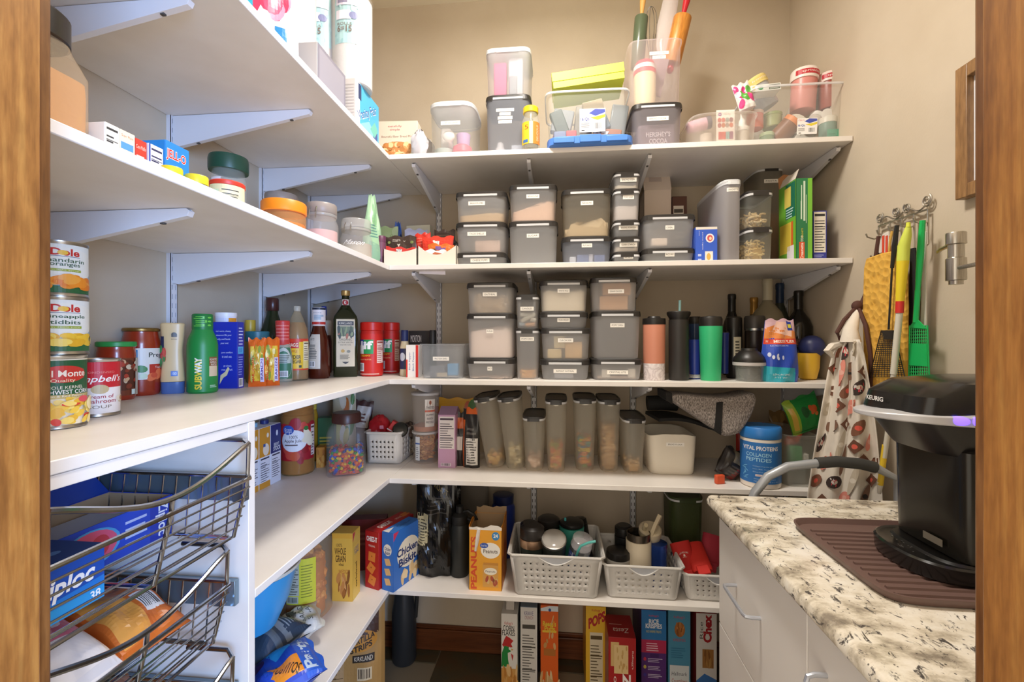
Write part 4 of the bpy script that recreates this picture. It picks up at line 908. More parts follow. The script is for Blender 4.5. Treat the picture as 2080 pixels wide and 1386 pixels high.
b = Art('74b83c', 6); b.rect(.42, .55, .98, .99, '1f6f54').rect(.35, .7, .72, .95, 'e3cf62').rect(.06, .12, .85, .5, 'ddc64e').rect(.74, .12, .85, .5, 'd8662e').rect(.5, .0, .9, .2, 'e4dfe4').lines(.45, .56, .9, .69, 4, 'bfe0dc', .45)
for k in range(9): b.rect(.12+.065*k, .14, .14+.065*k, .49, 'cbb23c')
cx, Yq, w, h = spot(1617, 1650, 362, z2, 1.55)
t = carton('spaghetti_box', 'tall green spaghetti carton with torn open flaps', cx, Yq+.057, z2, w, .114, h, '3b8a4a', 0, front=a, left=b, open_top=True)
f1 = obj('flap', G().prism([(-.052, 0), (.052, 0), (.05, .03), (.02, .038), (-.01, .03), (-.05, .034)], -.0006, .0006, C('d9d0c2', .7)), t); f1.location = (-w/2, 0, h); f1.rotation_euler = (.35, 0, math.pi/2)
f2 = obj('flap', G().prism([(-w/2, 0), (w/2, 0), (w/2, .05), (-w*.1, .056), (-w/2, .04)], -.0006, .0006, C('a8744a', .8)), t); f2.location = (0, .057, h); f2.rotation_euler = (-.15, 0, 0)
a = Art('3a3f96', 7); a.facts(.04, .16, .93, .98, '3a3a3a', 'e6dfd0', 12).lines(.06, .03, .8, .13, 3, '9aa0d8')
cx, Yq, w, h = spot(1652, 1679, 428, z2, 1.565); carton('pasta_facts_box', 'dark blue box showing its nutrition panel beside the spaghetti carton', cx, Yq+.06, z2, w, .12, h, '34398c', 0, front=a)

# ------------------------------------------------------------------ middle shelf, left: cans, jars, bottles
STEEL = C('b9b7b2', .3, 1)
def can(label, u0, u1, vt, z, vb=None, D=None, art=None, pos=None, h=None, turn=.22, group='stacked cans by the door'):
    if pos: x, y, r = pos
    else: x, y, r, hh = rspot(u0, u1, vt, z, vb, D); h = h or hh
    t = thing('food_can', label, 'can', (x, y, z), 0, group)
    pr = [(r*.93, 0), (r*1.0, .001), (r*1.0, .003), (r*.965, .005), (r*.965, h-.005), (r*1.0, h-.003), (r*1.0, h-.0005), (r*.95, h), (r*.93, h-.003)]
    obj('can_body', G().lathe(pr, STEEL, 40), t)
    if art: art.put('label', t, wrap([(r*.965, 0), (r*.965, 1)], .006, face_cam(x, y)+turn), r*2*math.pi*.62, h-.012, r*.12)
    return x, y, r, z+h
corn = Art('1e5a34', 3); corn.rect(0, 0, 1, .42, 'f0ead8').rect(0, .4, 1, .46, 'c9b878').rect(0, .98, 1, 1, 'e8e2d0')
corn.ell(.5, .77, .22, .13, 'c9362c').rect(.3, .7, .7, .84, 'c9362c').text('Del Monte', .5, .78, .42, .1, 'f6efe2', bold=.015).text('Quality', .5, .67, .2, .06, 'f2e6c8').text('WHOLE KERNEL', .5, .57, .36, .045, 'f4efe0').text('SOUTHWEST CORN', .5, .5, .5, .065, 'ffffff', bold=.01).text('Poblano & Red Peppers', .5, .435, .4, .04, 'f4efe0')
corn.blobs(.15, .05, .85, .38, 60, ['f0c94a', 'f6dc7a', 'e8b83a', 'f3d868', 'd8402c', 'f6e3a0'], .045, 1.5).ell(.78, .3, .08, .11, 'f3e6b8').ell(.66, .38, .05, .05, 'd8505a')
x, y, r, zc = can('corn can with a red and green label at the bottom of the stack', 48, 181, 722, z3, 874, art=corn, h=.114)
def dole(fruit1, fruit2, note, cols, seed):
    a = Art('9cc4e0', seed); a.rect(0, .0, 1, .14, '2c6a3c').rect(.2, .55, .8, 1, 'e9f2f4').ell(.5, .6, .36, .34, 'eef4f2')
    a.text('Dole', .5, .84, .25, .15, 'c9302c', bold=.03).ell(.475, .825, .045, .05, 'f2c83c').rect(.37, .745, .63, .755, '3a4a8a').text(fruit1, .5, .67, .36, .085, '2f5a3c', bold=.01).text(fruit2, .5, .565, .26, .08, '2f5a3c', bold=.01).rect(.36, .44, .64, .49, '9ab03c').text(note, .5, .465, .24, .03, 'eef2d8')
    a.blobs(.12, .13, .88, .32, 24, cols, .07, 1.1); return a
r2 = r*.97
x2, y2 = x-.004, y+.008
_, _, _, zc2 = can('pineapple tidbits can with a pale blue label in the middle of the can stack', 0, 0, 0, zc, art=dole('pineapple', 'tidbits', 'in 100% juice', ['f2c93c', 'f6dc6a', 'e8b42c'], 5), pos=(x2, y2, r2), h=.092)
can('mandarin oranges can with a pale blue label on top of the can stack', 0, 0, 0, zc2, art=dole('mandarin', 'oranges', 'in light syrup', ['f0952a', 'f4ab44', 'e8841c'], 6), pos=(x2-.008, y2+.006, r2), h=.088)
soup = Art('f3ece6', 4); soup.rect(0, .5, 1, 1, 'c9202c').text('CONDENSED', .5, .8, .34, .04, 'e08a80').text("Campbell's", .45, .66, .66, .17, 'fbf3ee', shear=.25, bold=.012).ell(.5, .47, .1, .09, 'c9b68a').text('Cream of', .5, .33, .32, .07, 'a82a38', bold=.01).text('Mushroom', .5, .24, .38, .08, 'a82a38', bold=.01).text('SOUP', .5, .13, .26, .06, '8a7a66').blobs(.74, .2, .9, .45, 8, ['d8c8a4', 'b98a5c', 'efe4cf'], .05, 1.2)
can('red and white cream of mushroom soup can in front of the sauce jars', 150, 247, 727, z3, 848, art=soup, turn=.1, group='cans on the middle left shelf')
def jar(name, label, u0, u1, vt, vb, body, cap, caph, art, az=(.12, .7), arot=0, D=None, neck=.78, z=None, D0=None, wide=2.6, clearbody=None, cat='jar', shoulder=.8, fillfrac=None, group=None):
    z = z3 if z is None else z
    x, y, r, h = rspot(u0, u1, vt, z, vb, D)
    pr = [(r*.88, 0), (r*.97, .004), (r, .012), (r, h*shoulder*.93), (r*.96, h*shoulder), (r*neck, h*(1-caph)-.004), (r*neck, h*(1-caph))]
    parts = [('glass', pr, body)] if not clearbody else [('glass', pr, clearbody), ('contents', [(p*.94, min(q+.002, h*(fillfrac or .8))) for p, q in pr if q < h*(fillfrac or .8)]+[(r*.9, h*(fillfrac or .8))], body)]
    parts.append(('lid', [(r*neck*1.02, h*(1-caph)), (r*neck*1.1, h*(1-caph)+.002), (r*neck*1.1, h*.985), (r*neck*1.03, h)], cap))
    t = vessel(name, label, cat, x, y, z, parts, 0, group)
    if art: art.put('label', t, wrap(pr, h*az[0], face_cam(x, y)+arot), r*wide, h*(az[1]-az[0]), r*.14)
    return t
SAUCE = C('9c2f14', .28, 0, None, 0, 200, .5)
a = Art('7a3a22', 4); a.ell(.55, .55, .42, .42, '5a2a1c').blobs(.25, .2, .85, .9, 30, ['b5402c', '6a2a20', 'd8b088', '8a3a26', 'e0cdb0'], .06).rect(.82, 0, 1, 1, 'c9c2b4').rect(.7, .02, .8, .16, 'dfeee6')
jar('sauce_jar', 'short tomato sauce jar with a bright green lid', 195, 278, 694, 815, SAUCE, C('2f9a4a', .4), .09, a, (.08, .72), .25, neck=.95, shoulder=.86)
a = Art('e6e3da', 4); a.text('Prego', .72, .76, .42, .2, '22302a', bold=.01).rect(.52, 0, 1, .48, 'c2382a').text('Traditional', .8, .38, .3, .07, 'f4e6d8').blobs(.5, .02, .95, .25, 8, ['d8563a', 'e8764a'], .1).blobs(.05, .05, .4, .35, 6, ['4a8a4a', '6aa860', 'cfe0c4'], .1).rect(.05, .7, .3, .95, '3a8ac0')
jar('sauce_jar', 'tall tomato sauce jar with a gold lid and white label', 246, 328, 666, 805, SAUCE, C('8a6a34', .35, .7), .055, a, (.24, .7), .35, neck=.88, shoulder=.82)
# upside-down squeeze bottle
x, y, r, h = rspot(326, 377, 656, z3, 801)
TAN = C('e0c08c', .35)
pr = [(r*.98, r*.66, h*.17, 3), (r*1.0, r*.68, h*.2, 3), (r*.84, r*.6, h*.5, 3), (r*.8, r*.56, h*.62, 3), (r*.97, r*.64, h*.86, 3), (r*1.02, r*.66, h*.985, 3), (r*.9, r*.58, h, 3)]
t = vessel('squeeze_bottle', 'tan mustard squeeze bottle standing on its blue cap', 'bottle', x, y, z3, [('bottle', pr, TAN), ('cap', [(r*.9, r*.64, 0, 3), (r*.95, r*.68, .003, 3), (r*.95, r*.68, h*.165, 3)], C('5a78b4', .25, 0, .75))], face_cam(x, y)*-1*-.0+.55)
a = Art(None, 3); a.ell(.62, .84, .12, .03, '4a4238').rect(.5, .79, .75, .84, '4a4238').text('SEASONING', .62, .75, .26, .02, '6a5a48').rect(.48, .1, .78, .19, '5a7ac0').text('100', .63, .145, .2, .05, 'e8ecf4').rect(0, .55, .16, .8, '26304a').blobs(0, .3, .2, .62, 9, ['c23a3a', 'd85a4a', '8a2a3a', '4a8a4a'], .07)
a.put('label', t, lambda X, Yv, d: (X, -.72*math.sqrt(max(.02, 1-(X/(r*1.05))**2))*r*.86-.003-d, h*.17+Yv), r*1.8, h*.8, r*.16)
# green sauce bottle
x, y, r, h = rspot(379, 444, 637, z3, 800); GRN = C('1f8a3e', .4)
pr = [(r*.9, 0), (r, .004), (r, h*.6), (r*.93, h*.68), (r*.74, h*.76), (r*.66, h*.8)]
t = vessel('sauce_bottle', 'bright green sauce bottle with yellow and white vertical lettering', 'bottle', x, y, z3, [('bottle', pr, GRN), ('cap_sleeve', [(r*.66, h*.8), (r*.68, h*.82), (r*.68, h*.985), (r*.62, h)], C('1a7a38', .4))])
a = Art(None); a.text('SUBWAY', .38, .36, .62, .2, 'efd23c', 1, bold=.03).text('WAY', .382, .52, .3, .2, 'f7f5ea', 1, bold=.03).rect(.68, .3, .98, .55, 'dcc4a0').rect(.68, .5, .98, .68, '8a5a34').text('ROASTED', .83, .63, .26, .04, 'f2e6d4').text('GARLIC', .83, .58, .24, .04, 'f2e6d4').text('AIOLI', .83, .53, .2, .04, 'f2e6d4').lines(.7, .08, .95, .14, 2, 'b9dcc0')
a.put('label', t, wrap(pr, h*.02, face_cam(x, y)), r*2.3, h*.64, r*.14)
a = Art(None)
for k in range(3):
    yy = .12+.3*k; a.rect(.1+.1*(k % 2), yy, .55+.1*(k % 2), yy+.07, '6fc84a').rect(.5+.1*(k % 2), yy, .58+.1*(k % 2), yy+.2, '6fc84a').rect(.2, yy+.14, .58, yy+.2, '6fc84a').ell(.8, yy+.1, .09, .07, '6fc84a')
a.put('cap_print', t, wrap([(r*.69, 0), (r*.69, 1)], h*.82, face_cam(x, y)), r*1.5, h*.16, r*.1)
# blue box, cup behind it
def cam_box(name, label, u0, u1, us, vt, vb, z, dep, col, front, side=None, group=None, turn=0, **k):
    """box on a left shelf: front between u0 and u1 facing the camera plane, right side up to us"""
    D = F*(H-z)/(vb-CY); a, b = at_depth(u0, CY, D), at_depth(u1, CY, D); w = (b-a).length; h = (vb-vt)*D/F
    mid = (a+b)/2; rot = YAW+turn; back = Vector((-math.sin(rot), math.cos(rot), 0)); c = mid+back*dep/2
    return carton(name, label, c.x, c.y, z, w, dep, h, col, rot, front=front, right=side, group=group, **k), w, h
a = Art('2233b0', 3); a.text('our warm, cheesy', .45, .86, .6, .035, 'dfe4f6').text('macaroni fills your', .47, .8, .62, .035, 'dfe4f6').text('belly and feeds', .45, .74, .55, .035, 'dfe4f6').text('your soul.', .5, .68, .32, .035, 'dfe4f6').text('pure comfort', .6, .54, .45, .035, 'dfe4f6').text('in and out.', .6, .48, .4, .035, 'dfe4f6').text('go ahead,', .62, .34, .32, .035, 'dfe4f6').text('treat yourself.', .6, .28, .45, .035, 'dfe4f6').poly([(.3,.06),(.45,.16),(.6,.2),(.7,.3),(.64,.33),(.52,.25),(.34,.2)], 'e9d9a8')
b = Art('2a3aa8', 4); b.rect(.08, .52, .92, .63, '58b0e4').text('30% OFF', .5, .575, .5, .06, '2233a0').lines(.2, .66, .9, .95, 6, 'cfd6f2', .35, .6).lines(.15, .2, .85, .5, 8, '8f9ae0', .4).bars(.2, .02, .85, .15, 8)
cam_box('macaroni_box', 'royal blue macaroni box with white text on its face', 431, 482, 498, 654, 789.5, z3, .03, '2233b0', a, b)
x, y, r, h = rspot(436, 482, 635, z3, D=1.3)
t = vessel('snack_tub', 'white and orange tub peeking over the blue macaroni box', 'tub', x, y, z3, [('tub', [(r*.85, 0), (r*.98, h*.95)], C('e9e6ee', .4)), ('lid', [(r*1.0, h*.95), (r*1.02, h*.97), (r*1.0, h)], C('f0eef0', .4))])
a = Art('dcdaea', 2); a.rect(.6, 0, 1, 1, 'e59a2c').lines(.1, .1, .55, .9, 6, '9a98b8').put('label', t, wrap([(r*.85, 0), (r*.98, h*.95)], h*.6, face_cam(x, y)), r*2.2, h*.33, r*.15)
# ramen packets
def ramen(label, u0, u1, vt, vb, seed, turn):
    D = F*(H-z3)/(vb-CY); a, b = at_depth(u0, CY, D), at_depth(u1, CY, D); w = (b-a).length/math.cos(turn-YAW if False else .5); h = (vb-vt)*D/F; m = (a+b)/2
    ar = Art('e86a1e', seed); ar.rect(.12, .12, .88, .84, 'e9c23a').blobs(.15, .15, .85, .8, 40, ['f0d46a', 'd8a82c', 'f4e29a', 'c8922a', '8aa03c'], .08).rect(.7, .1, .92, .6, 'd8d0ea').text('RAMEN', .8, .36, .42, .14, '5a3a8a', 1, bold=.02).text('MARUCHAN', .3, .35, .5, .14, 'e5401c', 1, bold=.02)
    pouch('noodle_packet', label, 'packet', m.x, m.y+.02, z3, w, h, .035, 'e5601c', turn, ar, bottom_seal=True, group='orange noodle packets', seed=seed, nx=12, nz=14, wr=.002)
ramen('orange noodle packet next to the blue macaroni box', 499, 527, 688, 787, 21, .55)
ramen('orange noodle packet next to the red necked dressing bottle', 527, 556, 687, 785, 22, .6)
jar('spread_jar', 'jar with a wide teal lid behind the noodle packets', 499, 546, 673, 760, C('8a7a4a', .4), C('2a6a78', .4), .2, None, neck=.98, D=1.43)
jar('spice_tin', 'small yellow topped jar behind the teal lidded jar', 498, 519, 650, 760, C('b08a2c', .4), C('c9a838', .4), .26, Art('c8a83a').text('MUSTARD', .5, .5, .6, .3, '4a3a1a'), (.55, .72), neck=.95, D=1.5)
def bottle(name, label, u0, u1, vt, vb, prof, mat, capm, cap, art=None, az=(.1, .5), arot=0, D=None, n=2, flat_=1, z=None, wide=2.2, contents=None, rot=0, cat='bottle', extra=None):
    """prof: (r fraction, z fraction)"""
    z = z3 if z is None else z; x, y, r, h = rspot(u0, u1, vt, z, vb, D)
    pr = [(r*p, r*p*flat_, h*q, n if p > .6 else 2) for p, q in prof]
    parts = [('bottle', pr, mat)]
    if contents: parts.append(('contents', [(a*.95, b*.95, max(c, .003), k) for a, b, c, k in pr if c < h*contents[1]]+[(interp([(p[0], p[2]) for p in pr], h*contents[1])*.95, interp([(p[1], p[2]) for p in pr], h*contents[1])*.95, h*contents[1], 2)], contents[0]))
    parts.append(('cap', [(r*p, r*p, h*q) for p, q in cap], capm))
    t = vessel(name, label, cat, x, y, z, parts, rot)
    if art:
        wp = [(a, c) for a, b, c, k in pr]; art.put('label', t, wrap(wp, h*az[0], face_cam(x, y)+arot-rot, flat_), r*wide, h*(az[1]-az[0]), r*.14, vstrip=h*.04)
    return t, x, y, r, h
# dark soy bottle, dressing, vinegar, bbq sauce, olive oil
bottle('soy_sauce_bottle', 'big dark bottle with sloping shoulders behind the dressing bottle', 523, 584, 604, 770, [(.9, 0), (1, .03), (1, .42), (.93, .52), (.62, .68), (.4, .8), (.37, .84)], C('1e2a16', .12), C('4a2420', .3), [(.4, .84), (.44, .85), (.44, .985), (.38, 1)], D=1.58)
dr = Art('4a7a58', 6); dr.ell(.5, .5, .5, .5, 'c9cfc4').ell(.5, .45, .46, .44, '3f7a5a').rect(.1, .5, .9, .8, 'b9c4bc').lines(.15, .52, .85, .78, 5, '5a6a60').bars(.28, .06, .72, .26, 10)
t, x, y, r, h = bottle('dressing_bottle', 'salad dressing bottle with a red wrapped neck and green label', 551, 597, 651, 777, [(.85, 0), (.97, .02), (1, .1), (.98, .35), (.78, .55), (.6, .62), (.56, .64)], C('c4c2b0', .15, 0, .75), C('d2403c', .4), [(.58, .6), (.64, .63), (.62, .8), (.66, .985), (.6, 1)], dr, (.05, .56), 0, wide=1.9, flat_=.8)
a = Art('d2403c'); [a.rect(.05, .1+.18*k, .95, .16+.18*k, 'e8837a') for k in range(5)]; a.put('sleeve_print', t, wrap([(r*.66, 0), (r*.67, 1)], h*.66, face_cam(x, y)), r*1.4, h*.3, r*.12)
a = Art('efc531', 4); a.rect(0, .9, 1, 1, 'd8452c').rect(0, 0, 1, .05, 'd8452c').rect(.0, .7, .5, .9, 'c9352c').text('BRAGG', .26, .8, .42, .12, 'f6ecd0', bold=.02).text('APPLE', .3, .6, .3, .08, 'c24a2c').text('CIDER', .36, .42, .44, .12, '3a2a18', bold=.02).text('VINEGAR', .33, .28, .52, .12, '3a2a18', bold=.02).rect(.66, .05, 1, .92, 'e9d98a').facts(.69, .3, .98, .9, '5a4a2a', 'efe6c8', 8).rect(.5, .08, .6, .16, '3a4a3a')
bottle('vinegar_bottle', 'cider vinegar bottle with a yellow and red label', 580, 627, 621, 774, [(.9, 0), (1, .02), (1, .6), (.9, .7), (.55, .84), (.3, .93), (.27, .95)], clear('d8c9a8', .25), C('d9d6c8', .3, 0, .6), [(.3, .93), (.32, .94), (.32, .99), (.28, 1)], a, (.14, .56), .15, contents=(C('a87838', .3, 0, .85), .78), wide=2.3)
a = Art('d8d2c4', 4); a.ell(.35, .85, .5, .14, 'ded8cb').text("RAY'S", .3, .86, .4, .07, '4a4a4a').lines(.1, .3, .75, .72, 9, '6a6a66').bars(.12, .05, .6, .22, 9)
t, x, y, r, h = bottle('barbecue_bottle', 'brown barbecue sauce bottle with a white sealed cap', 624, 671, 624, 770, [(.9, 0), (1, .03), (1, .38), (.86, .55), (.6, .68), (.52, .74)], C('4f1a0c', .18), C('eae4e6', .4), [(.56, .74), (.6, .76), (.6, .985), (.55, 1)], a, (.14, .62), -.45, wide=1.15)
a = Art('ece7ea', 2); a.rect(0, 0, 1, .16, 'c2352f').rect(.05, .88, 1, 1, '2c3448').text('SAUCE', .4, .7, .5, .08, '8a92a8').lines(.2, .3, .8, .6, 4, '6aa0c0').put('cap_print', t, wrap([(r*.605, 0), (r*.605, 1)], h*.76, face_cam(x, y)), r*1.5, h*.235, r*.12)
bottle('ketchup_bottle', 'dark red bottle with a white cap behind the barbecue sauce', 650, 674, 651, 765, [(.9, 0), (1, .03), (1, .6), (.8, .72)], C('5a1c14', .25), C('e4dfd6', .4), [(.9, .72), (.95, .73), (.95, .98), (.85, 1)], D=1.84)
bottle('oil_bottle', 'slim dark bottle with a small blue cap behind the barbecue sauce', 648, 668, 622, 765, [(.9, 0), (1, .03), (1, .55), (.55, .75), (.45, .86)], C('2a3020', .15), C('2c3f9a', .4), [(.5, .86), (.55, .87), (.55, .99), (.5, 1)], D=1.88)
D = F*(H-z3)/(766.5-CY); p = at_depth(702, CY, D+.045); hh = (766.5-588)*D/F
OLV = C('20260f', .1); t = thing('olive_oil_bottle', 'tall square dark green olive oil bottle with a cream label', 'bottle', (p.x, p.y, z3), .45); q = .042
obj('bottle', G().loft([(q*.95, q*.95, 0, 12), (q, q, .004, 12), (q, q, hh*.66, 12), (q*.93, q*.93, hh*.70, 8), (q*.55, q*.55, hh*.78, 4), (q*.34, q*.34, hh*.83, 2), (q*.31, q*.31, hh*.94, 2)], OLV, 40), t)
obj('cap', G().lathe([(q*.36, hh*.94), (q*.38, hh*.945), (q*.38, hh*.995), (q*.33, hh)], C('c9a464', .35, .6), 20), t)
a = Art('ded2b4', 3); a.rect(.06, .87, .94, .96, '2a2626').text('KIRKLAND', .5, .915, .7, .045, 'e9e2d4').rect(.06, .64, .94, .85, '6a7a5a').blobs(.1, .64, .9, .8, 16, ['8a9a6a', '4a5a3c', 'b06a4a', '2f3a28'], .1, .6).text('ORGANIC', .5, .57, .7, .045, '6a5a3c').text('EXTRA VIRGIN', .5, .51, .8, .03, '6a5a3c').text('OLIVE OIL', .5, .46, .6, .03, '6a5a3c').ell(.35, .33, .1, .035, 'c9a03c').ell(.66, .32, .1, .03, '8a8a7a').lines(.2, .16, .8, .26, 4, '8a7a5a').poly([(.3,.1),(.7,.1),(.5,.05)], '3a3226')
a.put('label', t, flat((0, -q, hh*.12), (1,0,0), (0,0,1)), q*1.5, hh*.54, base=.001)
Art('e8ddd2').ell(.5, .5, .42, .42, 'b02a30').text('K', .5, .5, .3, .5, 'f2e6dc', bold=.03).put('neck_seal', t, wrap([(q*.34, 0), (q*.34, 1)], hh*.82, -.1), q*.62, hh*.075, q*.1)
# peanut butter jars, small things in the corner
def jif(label, u0, u1, vt, D):
    a = Art('d82c26', 5); a.rect(.12, .52, .66, .86, 'f4f0ea').rect(.12, .72, .36, .86, '2a3a9a').rect(.36, .52, .66, .86, '2c9a5a').text('Jif', .4, .7, .5, .26, 'ffffff', bold=.04).rect(.14, .44, .66, .51, 'c22c20').text('CREAMY', .4, .475, .36, .045, 'f2d43c').text('PEANUT BUTTER', .4, .38, .4, .03, 'f2d9a0').facts(.76, .3, 1, .84, '9a3a34', 'efd8d2', 9).bars(.14, .1, .38, .3, 9).lines(.1, .02, .9, .07, 1, 'f0c0b4')
    jar('peanut_butter_jar', label, u0, u1, vt, None, C('cf2a24', .4), C('d8281f', .35), .16, a, (.02, .78), -.35, D=D, neck=.93, shoulder=.84, wide=2.9, group='red peanut butter jars')
jif('peanut butter jar with a red lid beside the olive oil', 732, 779, 654, 1.68)
jif('peanut butter jar with a red lid in the shelf corner behind its twin', 776, 812, 655, 1.82)
bottle('mayonnaise_bottle', 'small cream bottle with a dark cap beside the peanut butter', 812, 832, 671, 757, [(.9, 0), (1, .03), (1, .6), (.7, .76)], C('e3d6b4', .4), C('26346a', .4), [(.72, .76), (.76, .77), (.76, .98), (.7, 1)], Art('2a2f5a').ell(.5, .6, .4, .2, 'c9cfe0'), (.15, .6), -.5, D=1.70, wide=1.5)
a = Art('2b272a', 2); a.text('MORTON', .35, .82, .5, .16, 'e9e4e0').lines(.2, .5, .75, .62, 2, 'b9b0a8')
cx, Yq, w, h = spot(829, 872, 672, z3, 1.74); carton('salt_box', 'black salt box behind the red and white pepper box', cx, Yq+.03, z3, w, .05, h, '2a2628', 0, front=a)
x, y, r, h = rspot(872, 886, 671, z3, D=1.72); vessel('pepper_grinder', 'slim dark green pepper grinder beside the black salt box', 'grinder', x, y, z3, [('glass', [(r*.95, 0), (r, .004), (r, h*.7)], C('2c3a30', .2)), ('cap', [(r*1.03, h*.7), (r*1.03, h*.97), (r*.9, h)], C('26282a', .4))])
a = Art('f0ece8', 2); a.rect(.78, 0, 1, 1, 'd2322c').rect(0, 0, .12, .55, 'd2322c').text('Black Pepper', .3, .5, .55, .16, '3a4a9a', 1).text('Black Pepper', .6, .5, .6, .16, '3a4a9a', 1)
cx, Yq, w, h = spot(824, 849, 701, z3, 1.60); carton('pepper_box', 'small red and white black pepper carton beside the clear bin', cx, Yq+.03, z3, w, .05, h, 'e9e4e0', 0, front=a)

# ------------------------------------------------------------------ middle shelf, back right: tumblers and bottles
def tumbler(name, label, u0, u1, vt, Yd, prof, lidm, lid, bodym, extra=None, cat='tumbler', group='tumblers on the middle shelf'):
    D = Yd/rd((u0+u1)/2)[1]; x, y, r, h = rspot(u0, u1, vt, z3, D=D)
    parts = [('body', [(r*p, h*q) for p, q in prof], bodym), ('lid', [(r*p, h*q) for p, q in lid], lidm)]
    if extra: parts += [(nm, [(r*p, h*q) for p, q in pf], m) for nm, pf, m in extra]
    return vessel(name, label, cat, x, y, z3, parts, 0, group), x, y, r, h
BLK = C('211e1c', .4); 
def m_marble(nt, b):
    n = tex(nt, 'ShaderNodeTexNoise', 'Object', 35, Detail=6, Distortion=1.5); r_ = ramp(nt, n.outputs['Fac'], [(.40, 'e9dfdf'), (.5, 'cbbfc0'), (.60, 'ece4e4')]); nt.links.new(r_.outputs[0], b.inputs['Base Color'])
tumbler('travel_tumbler', 'salmon pink tumbler with a marbled base and black lid', 1305, 1352, 642, 1.555, [(.93, .26), (.95, .27), (.98, .88)], BLK, [(1, .87), (1.02, .885), (1.0, .965), (.6, .975), (.5, 1)], C('d98f74', .45), [('marble_base', [(.9, 0), (.93, .01), (.94, .262)], node_mat('marble', m_marble))])
t, x, y, r, h = tumbler('water_bottle', 'matte black straight bottle with flared lid and a straw', 1354, 1403, 632, 1.555, [(.82, 0), (.84, .01), (.84, .88)], BLK, [(.78, .88), (.8, .9), (1, .955), (1, .99), (.95, 1)], C('2c2926', .5))
obj('straw', G().tube([(.002, 0, h*.7), (.004, 0, h*1.165)], .0042, C('9fd6dc', .4)), t)
def cups(label, u0, u1, vt, Yd, col, stripes=True):
    D = Yd/rd((u0+u1)/2)[1]; x, y, r, h = rspot(u0, u1, vt, z3, D=D); t = thing('cup_stack', label, 'cups', (x, y, z3), 0, 'stacks of blue plastic cups')
    obj('cup', G().lathe([(r*.85, h*.12), (r*1.0, h*.97), (r*1.03, h*.975), (r*1.03, h)], C(col, .35), 24), t)
    if stripes:
        for k in range(4): obj('rim', G().lathe([(r*.9, h*.03*k), (r*.93, h*.03*k+h*.006), (r*.93, h*.03*k+h*.014), (r*.9, h*.03*k+h*.02)], C('e9e6ea' if k else col, .4), 24), t)
cups('stack of blue plastic cups with white rims between black bottle and green tumbler', 1398, 1424, 690, 1.62, '2a3f9c')
tumbler('travel_tumbler', 'dark tumbler with black lid behind the blue cup stack', 1398, 1424, 643, 1.72, [(.8, 0), (1, .9)], BLK, [(1.02, .88), (1.04, .9), (1, .98), (.9, 1)], C('2a3f66', .3))
tumbler('travel_tumbler', 'bright green tumbler with a black lid', 1419, 1468, 641, 1.555, [(.83, 0), (.85, .006), (1, .84)], BLK, [(1.0, .84), (.98, .87), (.99, .95), (.9, .985), (.3, 1)], C('35bf7e', .45))
cups('stack of dark blue plastic cups to the right of the green tumbler', 1462, 1481, 676, 1.63, '24347c', False)
t, x, y, r, h = tumbler('travel_mug', 'black travel mug with handle and cream sticker behind the cups', 1474, 1508, 643, 1.66, [(.85, 0), (.95, .02), (1, .8)], BLK, [(.98, .8), (1, .82), (.96, .98), (.8, 1)], C('1c1b1b', .3), cat='mug')
Art('cfc8b0').lines(.2, .1, .8, .9, 7, '4a463c').put('sticker', t, wrap([(r, 0), (r, 1)], h*.25, .1), r*1.0, h*.42, r*.2)
a_ = obj('handle', G().tube([(-r*.9, -r*.4, h*.75), (-r*1.5, -r*.5, h*.72), (-r*1.6, -r*.5, h*.5), (-r*1.4, -r*.5, h*.3), (-r*.9, -r*.4, h*.25)], .004, BLK), t)
def wine(label, u0, u1, vt, Yd, R, mat, foil, ln=.32, name='wine_bottle'):
    D = Yd/rd((u0+u1)/2)[1]; x, y, r, h = rspot(u0, u1, vt, z3, D=D)
    return vessel(name, label, 'bottle', x, y, z3, [('bottle', [(R*.9, 0), (R, .005), (R, h*.58), (R*.8, h*.66), (r*1.05, h*.76), (r*.9, h*.8)], mat), ('foil', [(r*.92, h*.72 if ln > .28 else h*.82), (r*.98, h*.8), (r*.95, h*.93), (r*1.05, h*.94), (r*1.05, h*.985), (r*.9, h)], foil)], 0, 'liquor bottles on the middle shelf')
wine('dark wine bottle with black foil behind the travel mug', 1478, 1495, 597, 1.82, .034, C('14120f', .1), C('1b1a1a', .35))
wine('gold foiled bottle beside the frosted spirit bottle', 1523, 1540, 604, 1.845, .026, C('5a4a24', .15), C('b0823c', .35, .5))
wine('large frosted spirit bottle with a pale stopper', 1548, 1570, 566, 1.73, .056, C('7a725c', .45), C('a9a18a', .45))
wine('clear bottle with a dark blue cap in front of the standard', 1575, 1593, 575, 1.85, .034, C('3f4438', .2), C('1c3354', .4))
t = wine('dark wine bottle with tall neck and an orange label beside the blue ball', 1612, 1632, 590, 1.75, .045, C('12100d', .1), C('17140f', .3))
Art('3a2418').text('BAILEYS', .5, .5, .8, .5, 'b06a3a', bold=.02).put('label', t, wrap([(.045, 0), (.045, 1)], .11, -.5), .07, .03, .008)
t, x, y, r, h = tumbler('travel_tumbler', 'dark brown tumbler with steel collar and black lid', 1511, 1555, 641, 1.63, [(.85, 0), (.93, .02), (.95, .76)], C('3a3634', .4), [(1, .8), (1.02, .82), (1, .97), (.9, 1)], C('241a15', .3), [('collar', [(.97, .765), (.98, .77), (.98, .8)], STEEL)])
Art(None).poly([(.3,.2),(.6,.3),(.7,.7),(.5,.8),(.45,.5)], 'd8cfc0').put('emblem', t, wrap([(r*.95, 0), (r*.95, 1)], h*.2, -.2), r*.7, h*.3, r*.2)
